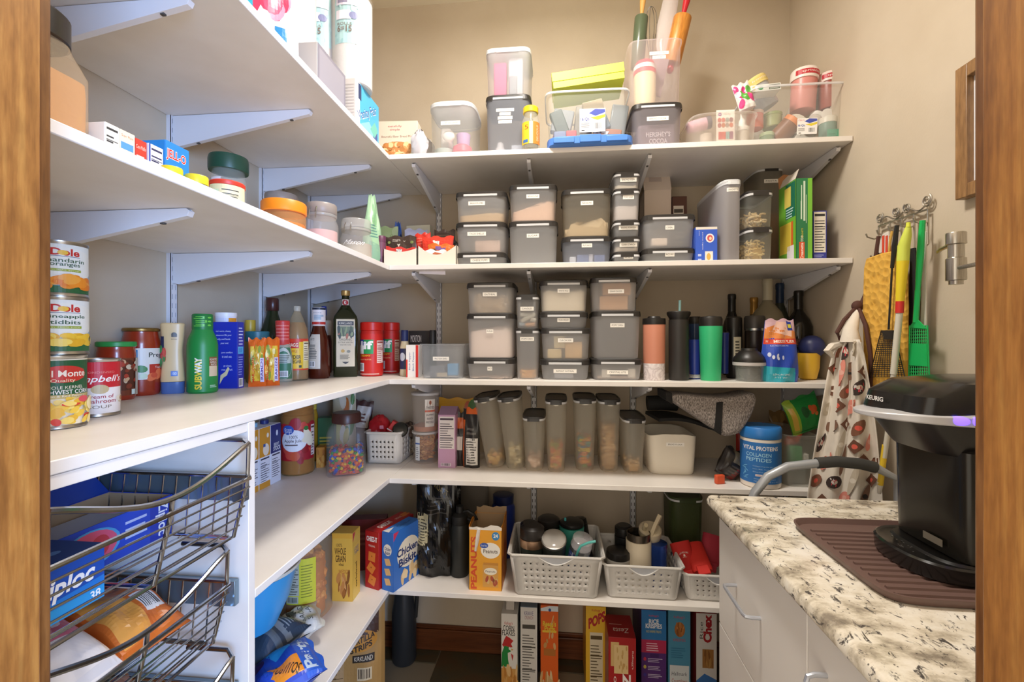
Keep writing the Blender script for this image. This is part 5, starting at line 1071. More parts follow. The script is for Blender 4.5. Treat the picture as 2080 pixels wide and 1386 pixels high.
t, x, y, r, h = tumbler('salad_container', 'low clear container with a black domed lid before the tumblers', 1487, 1557, 707, 1.535, [(.8, 0), (.83, .01), (.8, .12), (.88, .46), (.9, .5)], BLK, [(.99, .58), (1, .62), (.9, .74), (.6, .9), (.5, .93), (.45, 1)], clear('c9cbc6', .3), [('rim', [(.95, .47), (1, .49), (1, .57), (.96, .58)], C('d9d4d2', .35, 0, .8)), ('dish', [(.3, .06), (.62, .2), (.66, .4)], C('2a2a28', .4))], 'container', None)
a = Art('2f4fb8', 3); a.rect(0, .8, 1, 1, 'd9b4c0').poly([(0,.66),(1,.66),(1,.8),(.4,.92),(0,.86)], 'e08a4a').poly([(.2,.8),(.8,.72),(.9,.95),(.4,.97)], 'e9bfae').rect(0, .6, 1, .69, 'd8452f').text('HYDRATION', .3, .645, .5, .04, 'f6dcd0').text('MULTIPLIER', .55, .645, .62, .045, 'f8e6dc', bold=.02).text('ELECTROLYTE DRINK MIX', .4, .575, .5, .02, 'cfd8f4').rect(.72, .82, .88, .98, '2c3f9c').rect(.74, .86, .86, .92, 'd8cf4a').poly([(0,0),(.8,0),(.8,.22),(0,.25)], '2fa8bc').text('LEMON LIME', .4, .12, .42, .03, 'e3f4f6').text('NET WT', .4, .07, .3, .025, 'e3f4f6').blobs(.1, .33, .5, .45, 5, ['dfe6f8', 'cfd8f2'], .035)
cx, Yq, w, h = spot(1556, 1634, 648, z3, 1.535); pouch('drink_mix_pouch', 'blue and orange drink mix pouch standing at the shelf edge', 'bag', cx, 1.575, z3, w, h, .07, '3558b8', .1, a, seed=31, top_in=.8)
cx, Yq, w, h = spot(1630, 1676, 718, z3, 1.62); r = w/2
vessel('mixing_bowl', 'small yellow bowl under the blue ball', 'bowl', cx, 1.62+r, z3, [('bowl', [(r*.55, 0), (r*.72, .004), (r*.95, h*.45), (r*1.0, h), (r*.95, h), (r*.88, h*.5), (r*.5, .008)], C('dfb134', .4))])
cb = (cx+.012, 1.62+r); rb = r*1.12
o = obj('ball', G().sphere((0, 0, 0), rb, rb, rb, C('2b3262', .4), 28, 16)); o.location = (cb[0], cb[1], z3+h+rb*.52); tag(o, 'dark blue ball resting in the yellow bowl', 'ball')

# ------------------------------------------------------------------ second shelf, left
z2 = ZS[1]+.0003
def dface(u, X): return X/rd(u)[0]
# big spice jar by the door
t = thing('spice_jar', 'large square clear jar of brown powder with a black lid by the door', 'jar', (-.716, .547, z2), .0); q = .052; hh = .192
obj('jar', G().loft([(q*.93, q*.93, 0, 6), (q, q, .005, 6), (q, q, hh*.60, 6), (q*.9, q*.9, hh*.68, 5), (q*.86, q*.86, hh*.75, 3), (q*.84, q*.84, hh*.8, 2.5)], clear('e8d2b4', .25), 36), t)
obj('contents', G().loft([(q*.94, q*.94, .003, 6), (q*.96, q*.96, hh*.45, 6), (q*.94, q*.94, hh*.56, 6), (q*.6, q*.6, hh*.58, 6)], C('c68e4e', .8, 0, None, .5, 60), 36), t)
obj('lid', G().lathe([(q*.86, hh*.8), (q*.92, hh*.81), (q*.92, hh*.985), (q*.87, hh)], C('1f1c1a', .3), 36), t)
def spine(label, y0, y1, h, col, art, X=-.652, dep=.085, z=None):
    return carton('mix_box', label, X-dep/2, (y0+y1)/2, z2 if z is None else z, y1-y0, dep, h, col, math.pi/2, front=art, group='small dessert mix boxes')
spine('small white mix box with a nutrition panel next to the spice jar', .6005, .6225, .0625, 'ece8dc', Art('ece6d8', 2).facts(.05, .05, .95, .95, '3a3a3a', 'ece6d8', 6).ell(.06, .15, .1, .12, '4a6ab8'))
spine('small cream mix box with red lettering beside the white one', .6235, .6475, .0625, 'efe2c4', Art('f0e2c2').text('Super Moist', .5, .87, .8, .08, 'c9583a').rect(.05, .55, .9, .72, '5a9ac8').text("Betty's", .5, .22, .8, .2, 'b8302c', bold=.01))
spine('small red mix box beside the cream one', .6485, .668, .06, 'c83a2c', Art('cf4030').text('Corn Muffin', .5, .8, .85, .1, 'f0d8c8').lines(.1, .1, .9, .65, 5, 'f0e0d4', .35))
spine('small white box with dark blue edge beside the red one', .672, .6985, .062, 'e6e4ec', Art('e8e6ee', 3).facts(.12, .05, .98, .95, '3a3a5a', 'eceaf0', 6).rect(0, 0, .1, 1, '3a4aa0'))
a = Art('2a86cc'); a.text('JELL-O', .45, .72, .85, .26, 'f4f0ec', bold=.06).text('JELL-O', .45, .72, .82, .24, 'd2302c', bold=.02).rect(0, 0, 1, .42, '4a9a4a').blobs(.1, .05, .9, .4, 10, ['a8202c', 'c83040'], .08)
spine('blue gelatin dessert box with red lettering', .701, .75, .08, '2a86cc', a, -.650)
spine('blue and green box lying behind the red mix box', .655, .70, .088, '2f8fc0', Art('3a94c4').rect(0, 0, 1, .45, '6aa84a'), -.75)
spine('pale green box behind the yellow lidded jars', .75, .80, .055, '8fb860', Art('9cc46c').lines(.4, .5, .95, .85, 3, 'd8ecc4'), -.70, .06)
def ujar(name, label, u0, u1, vt, X, parts, cat='jar', art=None, az=(.1, .8), wide=2.4, arot=0, group=None):
    D = X/rd((u0+u1)/2)[0]; um = (u0+u1)/2; cp = 1/math.sqrt(1+((um-CX)/F)**2); r = (u1-u0)/2*D/F*cp
    p = at_depth(um, CY, D); h = H-(vt-CY)*(D-r*cp)/F-z2
    t = vessel(name, label, cat, p.x, p.y, z2, [(nm, [(r*a, h*b) for a, b in pf], m) for nm, pf, m in parts], 0, group)
    if art: art.put('label', t, wrap([(r, 0), (r, 1)], h*az[0], face_cam(p.x, p.y)+arot), r*wide, h*(az[1]-az[0]), r*.14)
    return t, p, r, h
YLID = C('e2cf2e', .4)
for lab, a, b, v in (('small jar with a yellow lid beside the gelatin box', 326, 372, 336), ('small jar with a yellow lid beside the red rimmed tub', 375, 424, 353)):
    ujar('relish_jar', lab, a, b, v, -.632, [('jar', [(.9, 0), (.95, .1), (.95, .55)], C('8a8a4a', .25, 0, .8)), ('lid', [(1, .55), (1.02, .6), (1.02, .95), (.97, 1)], YLID)], group='yellow lidded jars')
a = Art('e9dcae', 4); a.rect(0, 0, .3, .8, 'cfe0b8').facts(.34, .2, .8, .85, '4a4a4a', 'ece0b4', 5).rect(.5, .22, .85, .36, '5a9ad0').bars(.45, .02, .75, .16, 8)
ujar('frosting_tub', 'short cream tub with a red rim in front of the green lidded jar', 425, 499, 364, -.67, [('tub', [(.88, 0), (.96, .85)], C('e8dcb4', .45)), ('rim', [(1, .85), (1.02, .87), (1.02, .97), (.97, 1)], C('d8402c', .4))], 'tub', a, (.02, .84))
a = Art('e6e2ea', 4); a.facts(.05, .05, .95, .95, '4a4a5a', 'e6e2ea', 8)
t, p, r, h = ujar('clear_jar', 'empty clear jar with a dark green lid', 422, 507, 309, -.815, [('jar', [(.8, 0), (.86, .02), (.9, .7), (.8, .8), (.8, .84)], clear('e8efec', .16)), ('lid', [(.98, .82), (1, .84), (1, .96), (.96, 1)], C('1e4a3a', .4))])
a.put('label', t, wrap([(r*.9, 0), (r*.9, 1)], h*.2, face_cam(p.x, p.y)-.75), r*.6, h*.5, r*.12)
a = Art('efe9ea', 4); a.facts(0, 0, 1, 1, '5a5a6a', 'efeaec', 6)
t, p, r, h = ujar('cheese_ball_jar', 'wide jar with a bright orange lid and orange contents', 531, 623, 402, -.70, [('jar', [(.9, 0), (1, .05), (1, .62), (.95, .7)], clear('f2b070', .35)), ('contents', [(.88, .02), (.95, .06), (.95, .42)], C('ef7a1e', .6)), ('lid', [(1, .7), (1.03, .72), (1.03, .96), (.98, 1)], C('f28a1c', .4))])
a.put('label', t, wrap([(r*1.01, 0), (r*1.01, 1)], h*.12, face_cam(p.x, p.y)-.65), r*.7, h*.36, r*.14)
GREYLID = C('9a8f86', .4)
ujar('clear_jar', 'clear jar with a grey lid behind the orange lidded jar', 537, 606, 388, -.86, [('jar', [(.9, 0), (1, .03), (1, .75), (.9, .84)], clear('dcd8d0', .22)), ('lid', [(.98, .86), (1, .87), (1, .98), (.96, 1)], GREYLID)])
def canister(label, u0, u1, vt, X, lidf, cont, txt=None):
    ps = [('glass', [(.92, 0), (1, .03), (1, .55), (.88, .66), (.86, .74)], clear('eeeae6', .2)), ('contents', [(.86, .02), (.94, .06), (.94, .42)], C(cont, .6)), ('collar', [(.9, .72), (.92, .73), (.92, .77), (.88, .78)], C('c9c4bc', .2, 0, .6)), ('lid', [(.88, .78), (.92, .8), (.92, .97), (.88, 1)], GREYLID if lidf else clear('eae6e0', .35))]
    t, p, r, h = ujar('glass_canister', label, u0, u1, vt, X, ps, 'canister', None, group='glass clamp canisters')
    q = face_cam(p.x, p.y)
    obj('clasp', G().tube([(math.sin(q-.3)*r*.95, -math.cos(q-.3)*r*.95, h*.88), (math.sin(q-.3)*r*1.06, -math.cos(q-.3)*r*1.06, h*.8), (math.sin(q-.3)*r*1.08, -math.cos(q-.3)*r*1.08, h*.64)], .0014, CHROME), t)
    obj('clasp', G().tube([(math.sin(q-.7)*r*.95, -math.cos(q-.7)*r*.95, h*.88), (math.sin(q-.7)*r*1.06, -math.cos(q-.7)*r*1.06, h*.8), (math.sin(q-.7)*r*1.08, -math.cos(q-.7)*r*1.08, h*.64)], .0014, CHROME), t)
    if txt: Art(None).text(txt, .5, .5, .9, .7, 'efeae4', shear=.3).put('embossing', t, wrap([(r, 0), (r, 1)], h*.34, q-.1), r*1.4, h*.16, r*.14)
canister('glass canister of pink contents with a grey lid', 618, 688, 408, -.68, True, 'd9a8a4')
canister('empty glass canister with embossed lettering near the corner', 690, 757, 441, -.665, False, 'b9ae9a', 'Mason')
D = -.655/rd(750)[0]; p = at_depth(751, CY, D)
a = Art('a9cfa4', 5); a.poly([(.1,.0),(.9,0),(.8,.3),(.2,.35)], '8fb89a').lines(.2, .4, .8, .6, 5, '6a9a8a').blobs(.2, .62, .8, .9, 8, ['bfe0b4', '8fc08a'], .1)
pouch('green_bag', 'slim pale green bag standing upright by the embossed canister', 'bag', p.x, p.y+.02, z2, .07, H-(393-CY)*D/F-z2, .045, 'b2d4ac', .9, a, seed=41, top_in=.35)

# ------------------------------------------------------------------ fourth shelf, left
z4 = ZS[3]+.0003
def broth(label, y0, y1, top, col, art, X=-.935):
    t = carton('broth_carton', label, X-.04, (y0+y1)/2, z4, y1-y0, .08, .195, 'e4e4ec', math.pi/2, front=art, group='broth cartons')
    g = G().lathe([(.012, 0), (.013, .001), (.013, .012), (.011, .013)], C(top, .4), 16); c = obj('screw_cap', g, t); c.location = (0, .0, .195)
for lab, y0, y1, col, cap, txt in (('orange and white broth carton nearest the tower panel', 1.30, 1.353, 'd8942c', '9ac4dc', ''), ('orange and white broth carton with its text panel', 1.355, 1.411, 'd8942c', '9ac4dc', ''), ('dark blue and white broth carton beside the juice', 1.413, 1.468, '28306e', '28306e', 'BEEF')):
    a = Art('dfe0ea', int(y0*1000)); a.rect(0, .52, 1, 1, col).rect(0, 0, 1, .1, col if not txt else 'dfe0ea').facts(.08, .1, .95, .52, '3a3a4a', 'e6e6ee', 9)
    if txt: a.text('BEEF', .55, .66, .5, .05, 'f0f0f4').text('STOCK', .6, .59, .7, .07, 'f4f4f8', bold=.02).ell(.6, .85, .1, .05, 'd8dcea')
    else: a.ell(.6, .63, .28, .1, 'f0e2cc').rect(.35, .68, .55, .73, '3a5a9a').ell(.75, .86, .1, .04, 'f0e6d2')
    broth(lab, y0, y1, cap, col, a)
JUICE = C('a8651c', .15, 0, .8)
x, y, r, h = rspot(570, 640, 836, z4, 968); h = .335
t = thing('juice_jug', 'large apple juice bottle with a red apple label', 'bottle', (x, y, z4))
rib = [(r*.92, 0), (r, .006), (r, h*.62)]+[(r*(.99-.0*k if k % 2 else .95), h*(.63+.02*k)) for k in range(6)]+[(r*.8, h*.8), (r*.5, h*.88), (r*.33, h*.93)]
obj('bottle', G().lathe(rib, clear('e8c080', .2), 36), t); obj('contents', G().lathe([(p*.95, max(q, .003)) for p, q in rib[:9]], JUICE, 36), t); obj('cap', G().lathe([(r*.36, h*.93), (r*.37, h*.99), (r*.33, h)], C('2c7a3c', .4), 24), t)
a = Art('b3202a', 5); a.blobs(0, 0, 1, 1, 30, ['c42c34', '9a1a24', 'd24a3c', 'a82430'], .12, 1.2).ell(.42, .55, .33, .3, 'ecebf0').ell(.28, .85, .15, .13, '3458b0').text('Great', .28, .87, .2, .06, 'f0f0f8').text('Value', .28, .81, .2, .06, 'f0f0f8').text('100%', .42, .66, .2, .08, '4a3a3a').text('Apple Juice', .42, .54, .48, .11, '4a2a2a', bold=.008).lines(.2, .42, .6, .46, 1, '6a5a5a', .8).facts(.86, .1, 1.0, .95, '4a3a3a', 'ecd8d4', 8).blobs(.66, .45, .84, .75, 5, ['f0e6cc', 'e8d8b0'], .1, 1.4).ell(.45, .13, .12, .13, 'c8502c').ell(.72, .88, .06, .06, '3a7a3a')
a.put('label', t, wrap(rib, h*.16, face_cam(x, y)-.05), r*2.35, h*.38, r*.12)
x, y, r, h = rspot(622, 650, 818, z4, D=1.78); vessel('oil_bottle', 'golden cooking oil bottle behind the apple juice', 'bottle', x, y, z4, [('bottle', [(r*.9, 0), (r, .006), (r*.95, h*.5), (r*.7, h*.8), (r*.5, h*.9)], C('c99a2c', .15, 0, .8)), ('cap', [(r*.52, h*.9), (r*.55, h), ], C('d9c14a', .4))])
cx, Yq, w, h = spot(640, 655, 918, z4, 1.62); carton('bouillon_box', 'small orange box behind the candy jar', cx, Yq+.02, z4, w, .04, .075, 'c8842c', .3, front=Art('cf8a30').blobs(.1, .1, .9, .9, 8, ['e0a850', 'b8702a'], .15))
cx, Yq, w, h = spot(646, 668, 848, z4, 1.70); carton('tea_box', 'dark green box in the shelf corner behind the candy jar', cx, Yq+.03, z4, .06, .05, .17, '2f5a34', .3, front=Art('2f6038').lines(.1, .3, .9, .6, 4, 'b8a83c'))
# candy jar
D = F*(H-z4)/(968-CY); p = at_depth(700, CY, D+.04); q = .066; hh = .215
t = thing('candy_jar', 'square clear jar half full of colourful candies with a brown lid', 'jar', (p.x, p.y+.015, z4), .42)
obj('jar', G().loft([(q*.93, q*.93, 0, 7), (q, q, .006, 7), (q, q, hh*.68, 7), (q*.92, q*.92, hh*.74, 6), (q*.68, q*.68, hh*.83, 2.5)], C('e6e0de', .06, 0, .1), 40, cap1=False), t)
obj('lid', G().lathe([(q*.72, hh*.83), (q*.76, hh*.84), (q*.76, hh*.97), (q*.7, hh)], C('4a2a24', .35), 36), t)
g = bits(q*.97, q*.97, .002, hh*.42, 620, ['c8301c', 'e07818', 'e0b820', '1f8a34', '1f48b8', '2a2f7c', 'd84c10'], .0075, 'bean', 5, .8, 6)
obj('candies', g, t)['kind'] = 'stuff'; g = G(); lumpy(g, q*.72, q*.72, .003, hh*.39, C('b8502c', .6), 6, .004); obj('candy_core', g, t)['kind'] = 'stuff'
a = Art('4a3026', 6); a.facts(.04, .62, .96, .98, '5a4a4a', 'e9e2dc', 6).rect(0, .44, 1, .6, '7a6a5a').lines(.05, .45, .9, .6, 3, 'cfc4b4', .4).lines(.05, .3, .8, .42, 3, 'e0d4c8', .35).ell(.55, .24, .22, .07, 'e8d8cc').bars(.04, .02, .55, .15, 9).rect(.58, .03, .96, .15, 'ece6e2')
a.put('label', t, flat((q*1.003, .0, hh*.13), (0,1,0), (0,0,1)), q*1.25, hh*.58, base=.001)
a = Art(None, 2); a.blobs(.1, .1, .9, .9, 16, ['d8c86a', '5a8a3c', 'd8803c', 'efe6d0'], .12)
pouch('chip_bag', 'clear bag of mixed vegetable chips behind the candy jar', 'bag', on_y(688, 0, 1.75).x, 1.80, z4+.0, .09, .27, .07, 'd8cfb0', .3, a, seed=51)
pouch('snack_bag', 'dark and white snack bag in the corner behind the white basket', 'bag', on_y(722, 0, 1.84).x, 1.85, z4, .08, .22, .05, '6a3a34', .2, Art('4a2a28').rect(.2, .5, .9, .9, 'd8cfc4').lines(.3, .6, .8, .8, 3, '6a3a34'), seed=52, tilt=(0, .15, 0))
# white perforated basket with packets
cx, Yq, w, h = spot(741, 812, 880, z4, None, 944); bd = .26
basket('plastic_basket', 'cream perforated basket of snack packets in the corner', cx-.0, Yq+bd/2, z4, w*1.02, bd, h, 'e3ddd0', 4, 6, 6, .0, taper=.95, handle_cut=False, r=.0038, zlo=.12, zhi=.78, group='perforated baskets')
bz = z4+h
crumple('snack_packet', 'bright red snack packet lying in the corner basket', 'packet', (cx-.045, Yq+.09, bz-.035), .045, .04, .045, C('c2242a', .35), 61, amp=.22)
o = obj('red_packet', G().box(-.022, -.015, 0, .022, .015, .045, C('c92c2c', .4)).add([(-.024, -.0158, .006), (.024, -.0158, .006), (.024, -.0158, .01), (-.024, -.0158, .01)], [(0,1,2,3)], C('e8d8cc', .5), False), bevel=.003); o.location = (cx+.02, Yq+.05, bz-.008); o.rotation_euler = (0, .55, .2); tag(o, 'small red box with a pale edge tipped over in the corner basket', 'box')
o = obj('round_tin', G().lathe([(.024, 0), (.028, .004), (.03, .018), (.026, .024), (.01, .026)], C('1f211c', .25), 24)); o.location = (cx+.055, Yq+.045, bz-.0); o.rotation_euler = (1.1, .1, .3); tag(o, 'round black tin lying in the corner basket', 'tin')
pouch('jerky_pouch', 'red and grey jerky pouch leaning out of the corner basket', 'bag', cx+.115, Yq+.16, bz-.06, .09, .15, .02, 'b8242a', -.1, Art('b4222a', 3).rect(.2, .15, .85, .85, 'b9b2a8').bars(.5, .55, .8, .8, 6, '4a4a4a', 'a9a298').ell(.4, .35, .06, .05, '4a4a4a').lines(.3, .2, .8, .3, 2, '7a746c'), tilt=(0, .62, 0), seed=62, bottom_seal=True)
crumple('snack_packet', 'dark crinkled snack packet under the black tin', 'packet', (cx+.055, Yq+.15, bz-.055), .04, .05, .035, C('5a4a40', .35), 63, amp=.2)

# ------------------------------------------------------------------ fourth shelf, back
def tapered(label, u0, u1, vt, vb, rb, name='pretzel_tub'):
    return rspot(u0, u1, vt, z4, vb)
x, y, r, h = rspot(838, 891, 869, z4, 944)
t = vessel('pretzel_tub', 'clear tub of pretzel rings under the jalapeno tub', 'tub', x, y, z4, [('tub', [(r*.9, 0), (r*.95, .004), (r, h*.93)], clear('efeae2', .16)), ('rim', [(r*1.02, h*.93), (r*1.05, h*.94), (r*1.05, h*.99), (r*1.0, h)], C('e3e0dc', .3, 0, .7))], 0, 'stacked pretzel tubs')
obj('pretzels', bits(r*.9, r*.9, .003, h*.85, 90, ['c98a48', 'b8753a', 'd9a262', 'a8662e'], .013, 'ring', 8, .7, 2), t)['kind'] = 'stuff'
Art('d8dce0', 2).rect(0, .68, 1, .74, '4a6ab0').lines(.2, .1, .8, .6, 6, '8a8f98').put('label', t, wrap([(r*1.0, 0), (r*1.0, 1)], h*.12, face_cam(x, y)-.75+.1), r*.4, h*.74, r*.1)
h2 = h; x2, y2, r2, hb = x, y, r*1.05, .15
t = vessel('pretzel_tub', 'clear jalapeno pretzel tub stacked upside on the ring pretzels', 'tub', x2, y2, z4+h2, [('tub', [(r2*.9, .0), (r2*.93, .003), (r2*1.0, hb*.93)], clear('e9e2da', .22)), ('rim', [(r2*1.03, hb*.93), (r2*1.06, hb*.94), (r2*1.06, hb*.99), (r2, hb)], C('dcd8d4', .35, 0, .8)), ('contents', [(r2*.85, .002), (r2*.88, .02), (r2*.5, .028)], C('b5683a', .6, 0, None, .6, 90))], 0, 'stacked pretzel tubs')
a = Art('ece4d8', 2); a.ell(.5, .88, .12, .08, 'a05a3c').text('TWISTED', .5, .7, .8, .09, '4a3a34', bold=.02).rect(0, .54, 1, .61, 'd8603c').text('JALAPENO', .5, .43, .8, .08, '3a302c', bold=.02).text('RANCH', .5, .3, .6, .08, '3a302c', bold=.02).text('PRETZELS', .5, .17, .8, .08, '3a302c', bold=.02)
a.put('label', t, wrap([(r2*.9, 0), (r2*1.0, hb)], hb*.14, face_cam(x2, y2)-.55+.9), r2*.72, hb*.7, r2*.1)
a = Art('c79ab8', 4); a.facts(.06, .36, .94, .97, '4a3a44', 'e6dcd8', 11).bars(.15, .03, .75, .09, 10, '4a3a44', 'e0cfd8')
cx, Yq, w, h = spot(890, 925, 843, z4, 1.665)
t = carton('granola_box', 'lilac box with a nutrition panel and peaked top', cx, Yq+.045, z4, w, .09, h, 'c294b4', 0, front=a)
obj('peak', G().prism([(-.045, 0), (.045, 0), (0, .026)], -w/2, w/2, C('9a7a96', .5), Matrix.Translation((0, 0, h)) @ Matrix.Rotation(math.pi/2, 4, 'Z')), t)
a = Art('d8a22c', 4); a.rect(0, 0, 1, .5, 'd8702c').blobs(.1, .55, .9, .95, 8, ['e8c84a', '4a8a3c', 'c85a2c'], .1)
pouch('chip_bag', 'yellow and orange chip bag at the back behind the lilac box', 'bag', on_y(930, 0, 1.80).x, 1.81, z4, .16, .24, .08, 'd89a2c', 0, a, seed=71)
pouch('snack_bag', 'slim dark snack bag between the lilac box and the coffee bag', 'bag', on_y(932, 0, 1.70).x, 1.71, z4, .05, .2, .04, '2c2a2a', 0, Art('2a2828').rect(.2, .3, .8, .55, 'cfcac4').rect(0, .7, 1, .9, 'c8602c'), seed=72)
a = Art('2f2d2c', 3); a.rect(.3, .05, .95, .5, 'e3e0dc').lines(.34, .08, .9, .47, 9, '5a5854').rect(0, 0, .16, .8, 'd8662c').rect(.2, .9, .9, 1, 'd8662c').lines(.3, .56, .9, .7, 2, '6a6864')
cx, Yq, w, h = spot(942, 980, 834, z4, None, 957); pouch('coffee_bag', 'black and orange bag with a white text panel beside the cereal bins', 'bag', cx-.016, 1.69, z4, .066, h, .045, '33302e', -.25, a, seed=73)
KEEP = milky('f6f1e4', .34)
def keeper(label, u0, u1, vt, vb, content, tilt=0, w=None):
    global LAST
    cx, Yq, ww, h = spot(u0, u1, vt, z4, None, vb); dep = .2
    tub(label, u0, u1, vt, z4, Yq, dep, lid='black', n=4.5, taper=.8, tabs='narrow', body=KEEP, content=content, name='cereal_keeper', group='slim cereal keepers', h=h)
    t = [o for o in bpy.data.objects if o.get('label') == label][0]
    a = Art('f2efe8'); a.ell(.5, .5, .5, .5, 'f2efe8'); hx = ww/2
    a2 = Art(None); a2.ell(.5, .5, .4, .5, 'efece4'); a2.put('grip', t, lambda X, Yv, d: (X, -dep/2*.985-d, h*.91+Yv), hx*.62, .006)
    if tilt: t.rotation_euler = (0, tilt, 0); t.location.z += abs(math.sin(tilt))*hx*.8
    return t
YEL = ['e0b45a', 'd8a84a', 'e8c47a', '7ab06a', 'c86a5a']
keeper('leaning cereal keeper nearest the corner with yellow cereal', 980, 1026, 808, 956, loose(['e3b75c', 'd9a94a', 'ecc987', 'cf8f4a'], .17, .008, 80, 'flake', 'd8a850', 11, .12), -.15)
keeper('leaning cereal keeper with pale flakes', 1022, 1068, 808, 958, loose(['d8c89c', 'c9b684', 'e6d9b4'], .27, .01, 90, 'flake', 'c9b483', 12, .22), -.10)
keeper('short cereal keeper with pink cereal squares', 1060, 1107, 846, 961, loose(['e3bca4', 'd8ac94', 'eccfbc'], .2, .01, 70, 'bean', 'd8b09a', 13, .15))
keeper('tall cereal keeper with orange and green rings', 1107, 1152, 812, 963, loose(['d05a28', 'e0832f', 'd8a032', '8fae3c', 'c84a3c', 'e8b25a'], .36, .0085, 170, 'ring', 'd8a070', 14, .3))
keeper('tall cereal keeper with bright multicoloured rings', 1166, 1213, 810, 961, loose(['e0c428', '2f86a0', '4aa84c', 'e0803c', 'd0504c', '2c62a0', 'e89a3a'], .42, .0098, 170, 'ring', 'a8a878', 15, .3))
keeper('tall cereal keeper almost full of oat rings', 1217, 1263, 812, 963, loose(['d8b078', 'c99c62', 'e3c08c', 'b98a54'], .62, .0068, 420, 'ring', 'bf9560', 16, .58))
keeper('short cereal keeper with golden crumbs at the right', 1267, 1315, 850, 966, loose(['d3ab72', 'c99e64', 'e0be8c'], .2, .005, 120, 'flake', 'caa068', 17, .16))
# flour bin, mat, grey tote
cx, Yq, w, h = spot(1318, 1420, 884, z4, None, 967); dep = .2
t = thing('flour_bin', 'open off white bread flour bin with a curved rim', 'container', (cx, Yq+dep/2, z4)); n = 6; hx, hy = w/2, dep/2; rr = []
for k, zz in ((.86, 0), (.9, .004), (.92, .012), (1, 1)):
    ring = oval(hx*k, hy*k, 0, n, seg=40); rr.append([(px, py, zz if zz < .5 else h-.012*(px/hx)**2+.004) for px, py, _ in ring])
ring = oval(hx*.96, hy*.96, 0, n, seg=40); rr.append([(px, py, h-.012*(px/hx)**2+.003) for px, py, _ in ring]); rr.append([(px*.9, py*.9, .02) for px, py, _ in ring])
obj('bin', G().rings(rr, C('e6ddcc', .4), True, True), t)
label_on(t, lambda q: hy*(.92+.08*q/h), h*.72, ['BREAD FLOUR'], w*.36, .013, .03*w, 6, hx)
g = G(); P = []
for i in range(25):
    s = i/24; P.append((s*.27-.10, .012+.012*math.sin(s*5)+.02*(1-s)))
g.prism([(x_, z_) for x_, z_ in P]+[(x_, z_+.011) for x_, z_ in reversed(P)], -.085, .085, C('1d1c1b', .8, 0, None, .4, 200))
o = obj('black_mat', g); c = on_y(1385, 872, 1.72); o.location = (c.x+.0, 1.775, z4+h+.001); o.rotation_euler = (0, .06, .1); tag(o, 'black rubber mat draped over the flour bin', 'mat')
g = G(); g.tube([(-.05, 0, .03), (0, 0, .033), (.06, 0, .03)], .028, C('191817', .8), 14)
o = obj('rolled_mat', g); o.location = (c.x-.06, 1.79, z4+h+.06); tag(o, 'rolled black cloth behind the black mat', 'mat')
def m_heather(nt, b):
    n = tex(nt, 'ShaderNodeTexNoise', 'Object', 420, mapping=(1, 1, .35), Detail=2); r_ = ramp(nt, n.outputs['Fac'], [(.35, '5c5552'), (.55, '9c938d'), (.7, 'b5aca6')]); nt.links.new(r_.outputs[0], b.inputs['Base Color']); b.inputs['Roughness'].default_value = .95
HEATH = node_mat('heather_felt', m_heather)
pts = [(on_y(u_, 0, 1.55).x-on_y(1448, 0, 1.55).x, on_y(u_, v_, 1.55).z-z4-.03) for u_, v_ in ((1358,806), (1366,818), (1440,866), (1474,890), (1506,882), (1532,845), (1540,812), (1534,796), (1470,812), (1385,798))]
t = thing('felt_tote', 'heathered grey felt tote with black straps lying over the mat', 'tote', (on_y(1448, 0, 1.55).x, 1.55, z4+.03), 0)
o = obj('bag', G().prism(pts, 0, .12, HEATH), t, bevel=.012); sm = o.modifiers.new('sub', 'SUBSURF'); sm.levels = 1; sm.render_levels = 1
obj('strap', G().prism([(on_y(u_, 0, 1.55).x-on_y(1448, 0, 1.55).x, on_y(u_, v_, 1.55).z-z4-.03) for u_, v_ in ((1455,818), (1468,816), (1464,884), (1451,876))], -.005, .125, C('171514', .8)), t, bevel=.002)
obj('strap', G().prism([(on_y(u_, 0, 1.55).x-on_y(1448, 0, 1.55).x, on_y(u_, v_, 1.55).z-z4-.03) for u_, v_ in ((1352,796), (1364,798), (1366,822), (1352,812))], -.005, .125, C('171514', .8)), t, bevel=.002)
a = Art('2a2624', 5); a.rect(.3, .55, .9, .95, '8a8270').rect(.55, .0, .8, .4, '7a2a24').lines(.3, .1, .9, .5, 4, '4a443e')
pouch('snack_bag', 'black snack bag with a torn orange corner at the shelf front', 'bag', on_y(1474, 0, 1.60).x, 1.61, z4+.012, .09, .1, .06, '2b2725', .3, a, tilt=(0, .5, 0), seed=81, bottom_seal=True)
o = obj('orange_clip', G().box(-.016, -.008, 0, .016, .008, .03, C('d8562e', .4)), bevel=.004); o.location = (on_y(1461, 0, 1.575).x, 1.572, z4); o.rotation_euler = (0, .0, .3); tag(o, 'orange bag clip on the shelf in front of the black snack bag', 'clip')
x, y, r, h = rspot(1501, 1588, 858, z4, 995); BLU = C('2f6fb4', .35)
t = vessel('supplement_tub', 'round blue tub of collagen peptides with a blue lid', 'tub', x, y, z4, [('tub', [(r*.9, 0), (r*.96, .003), (r*.97, .012), (r*.97, h*.8), (r*.9, h*.82)], C('efe6da', .35)), ('lid', [(r*.98, h*.815), (r*1.0, h*.83), (r*1.0, h*.97), (r*.94, h), (r*.85, h*.995)], C('2f7cc8', .35))], seg=40)
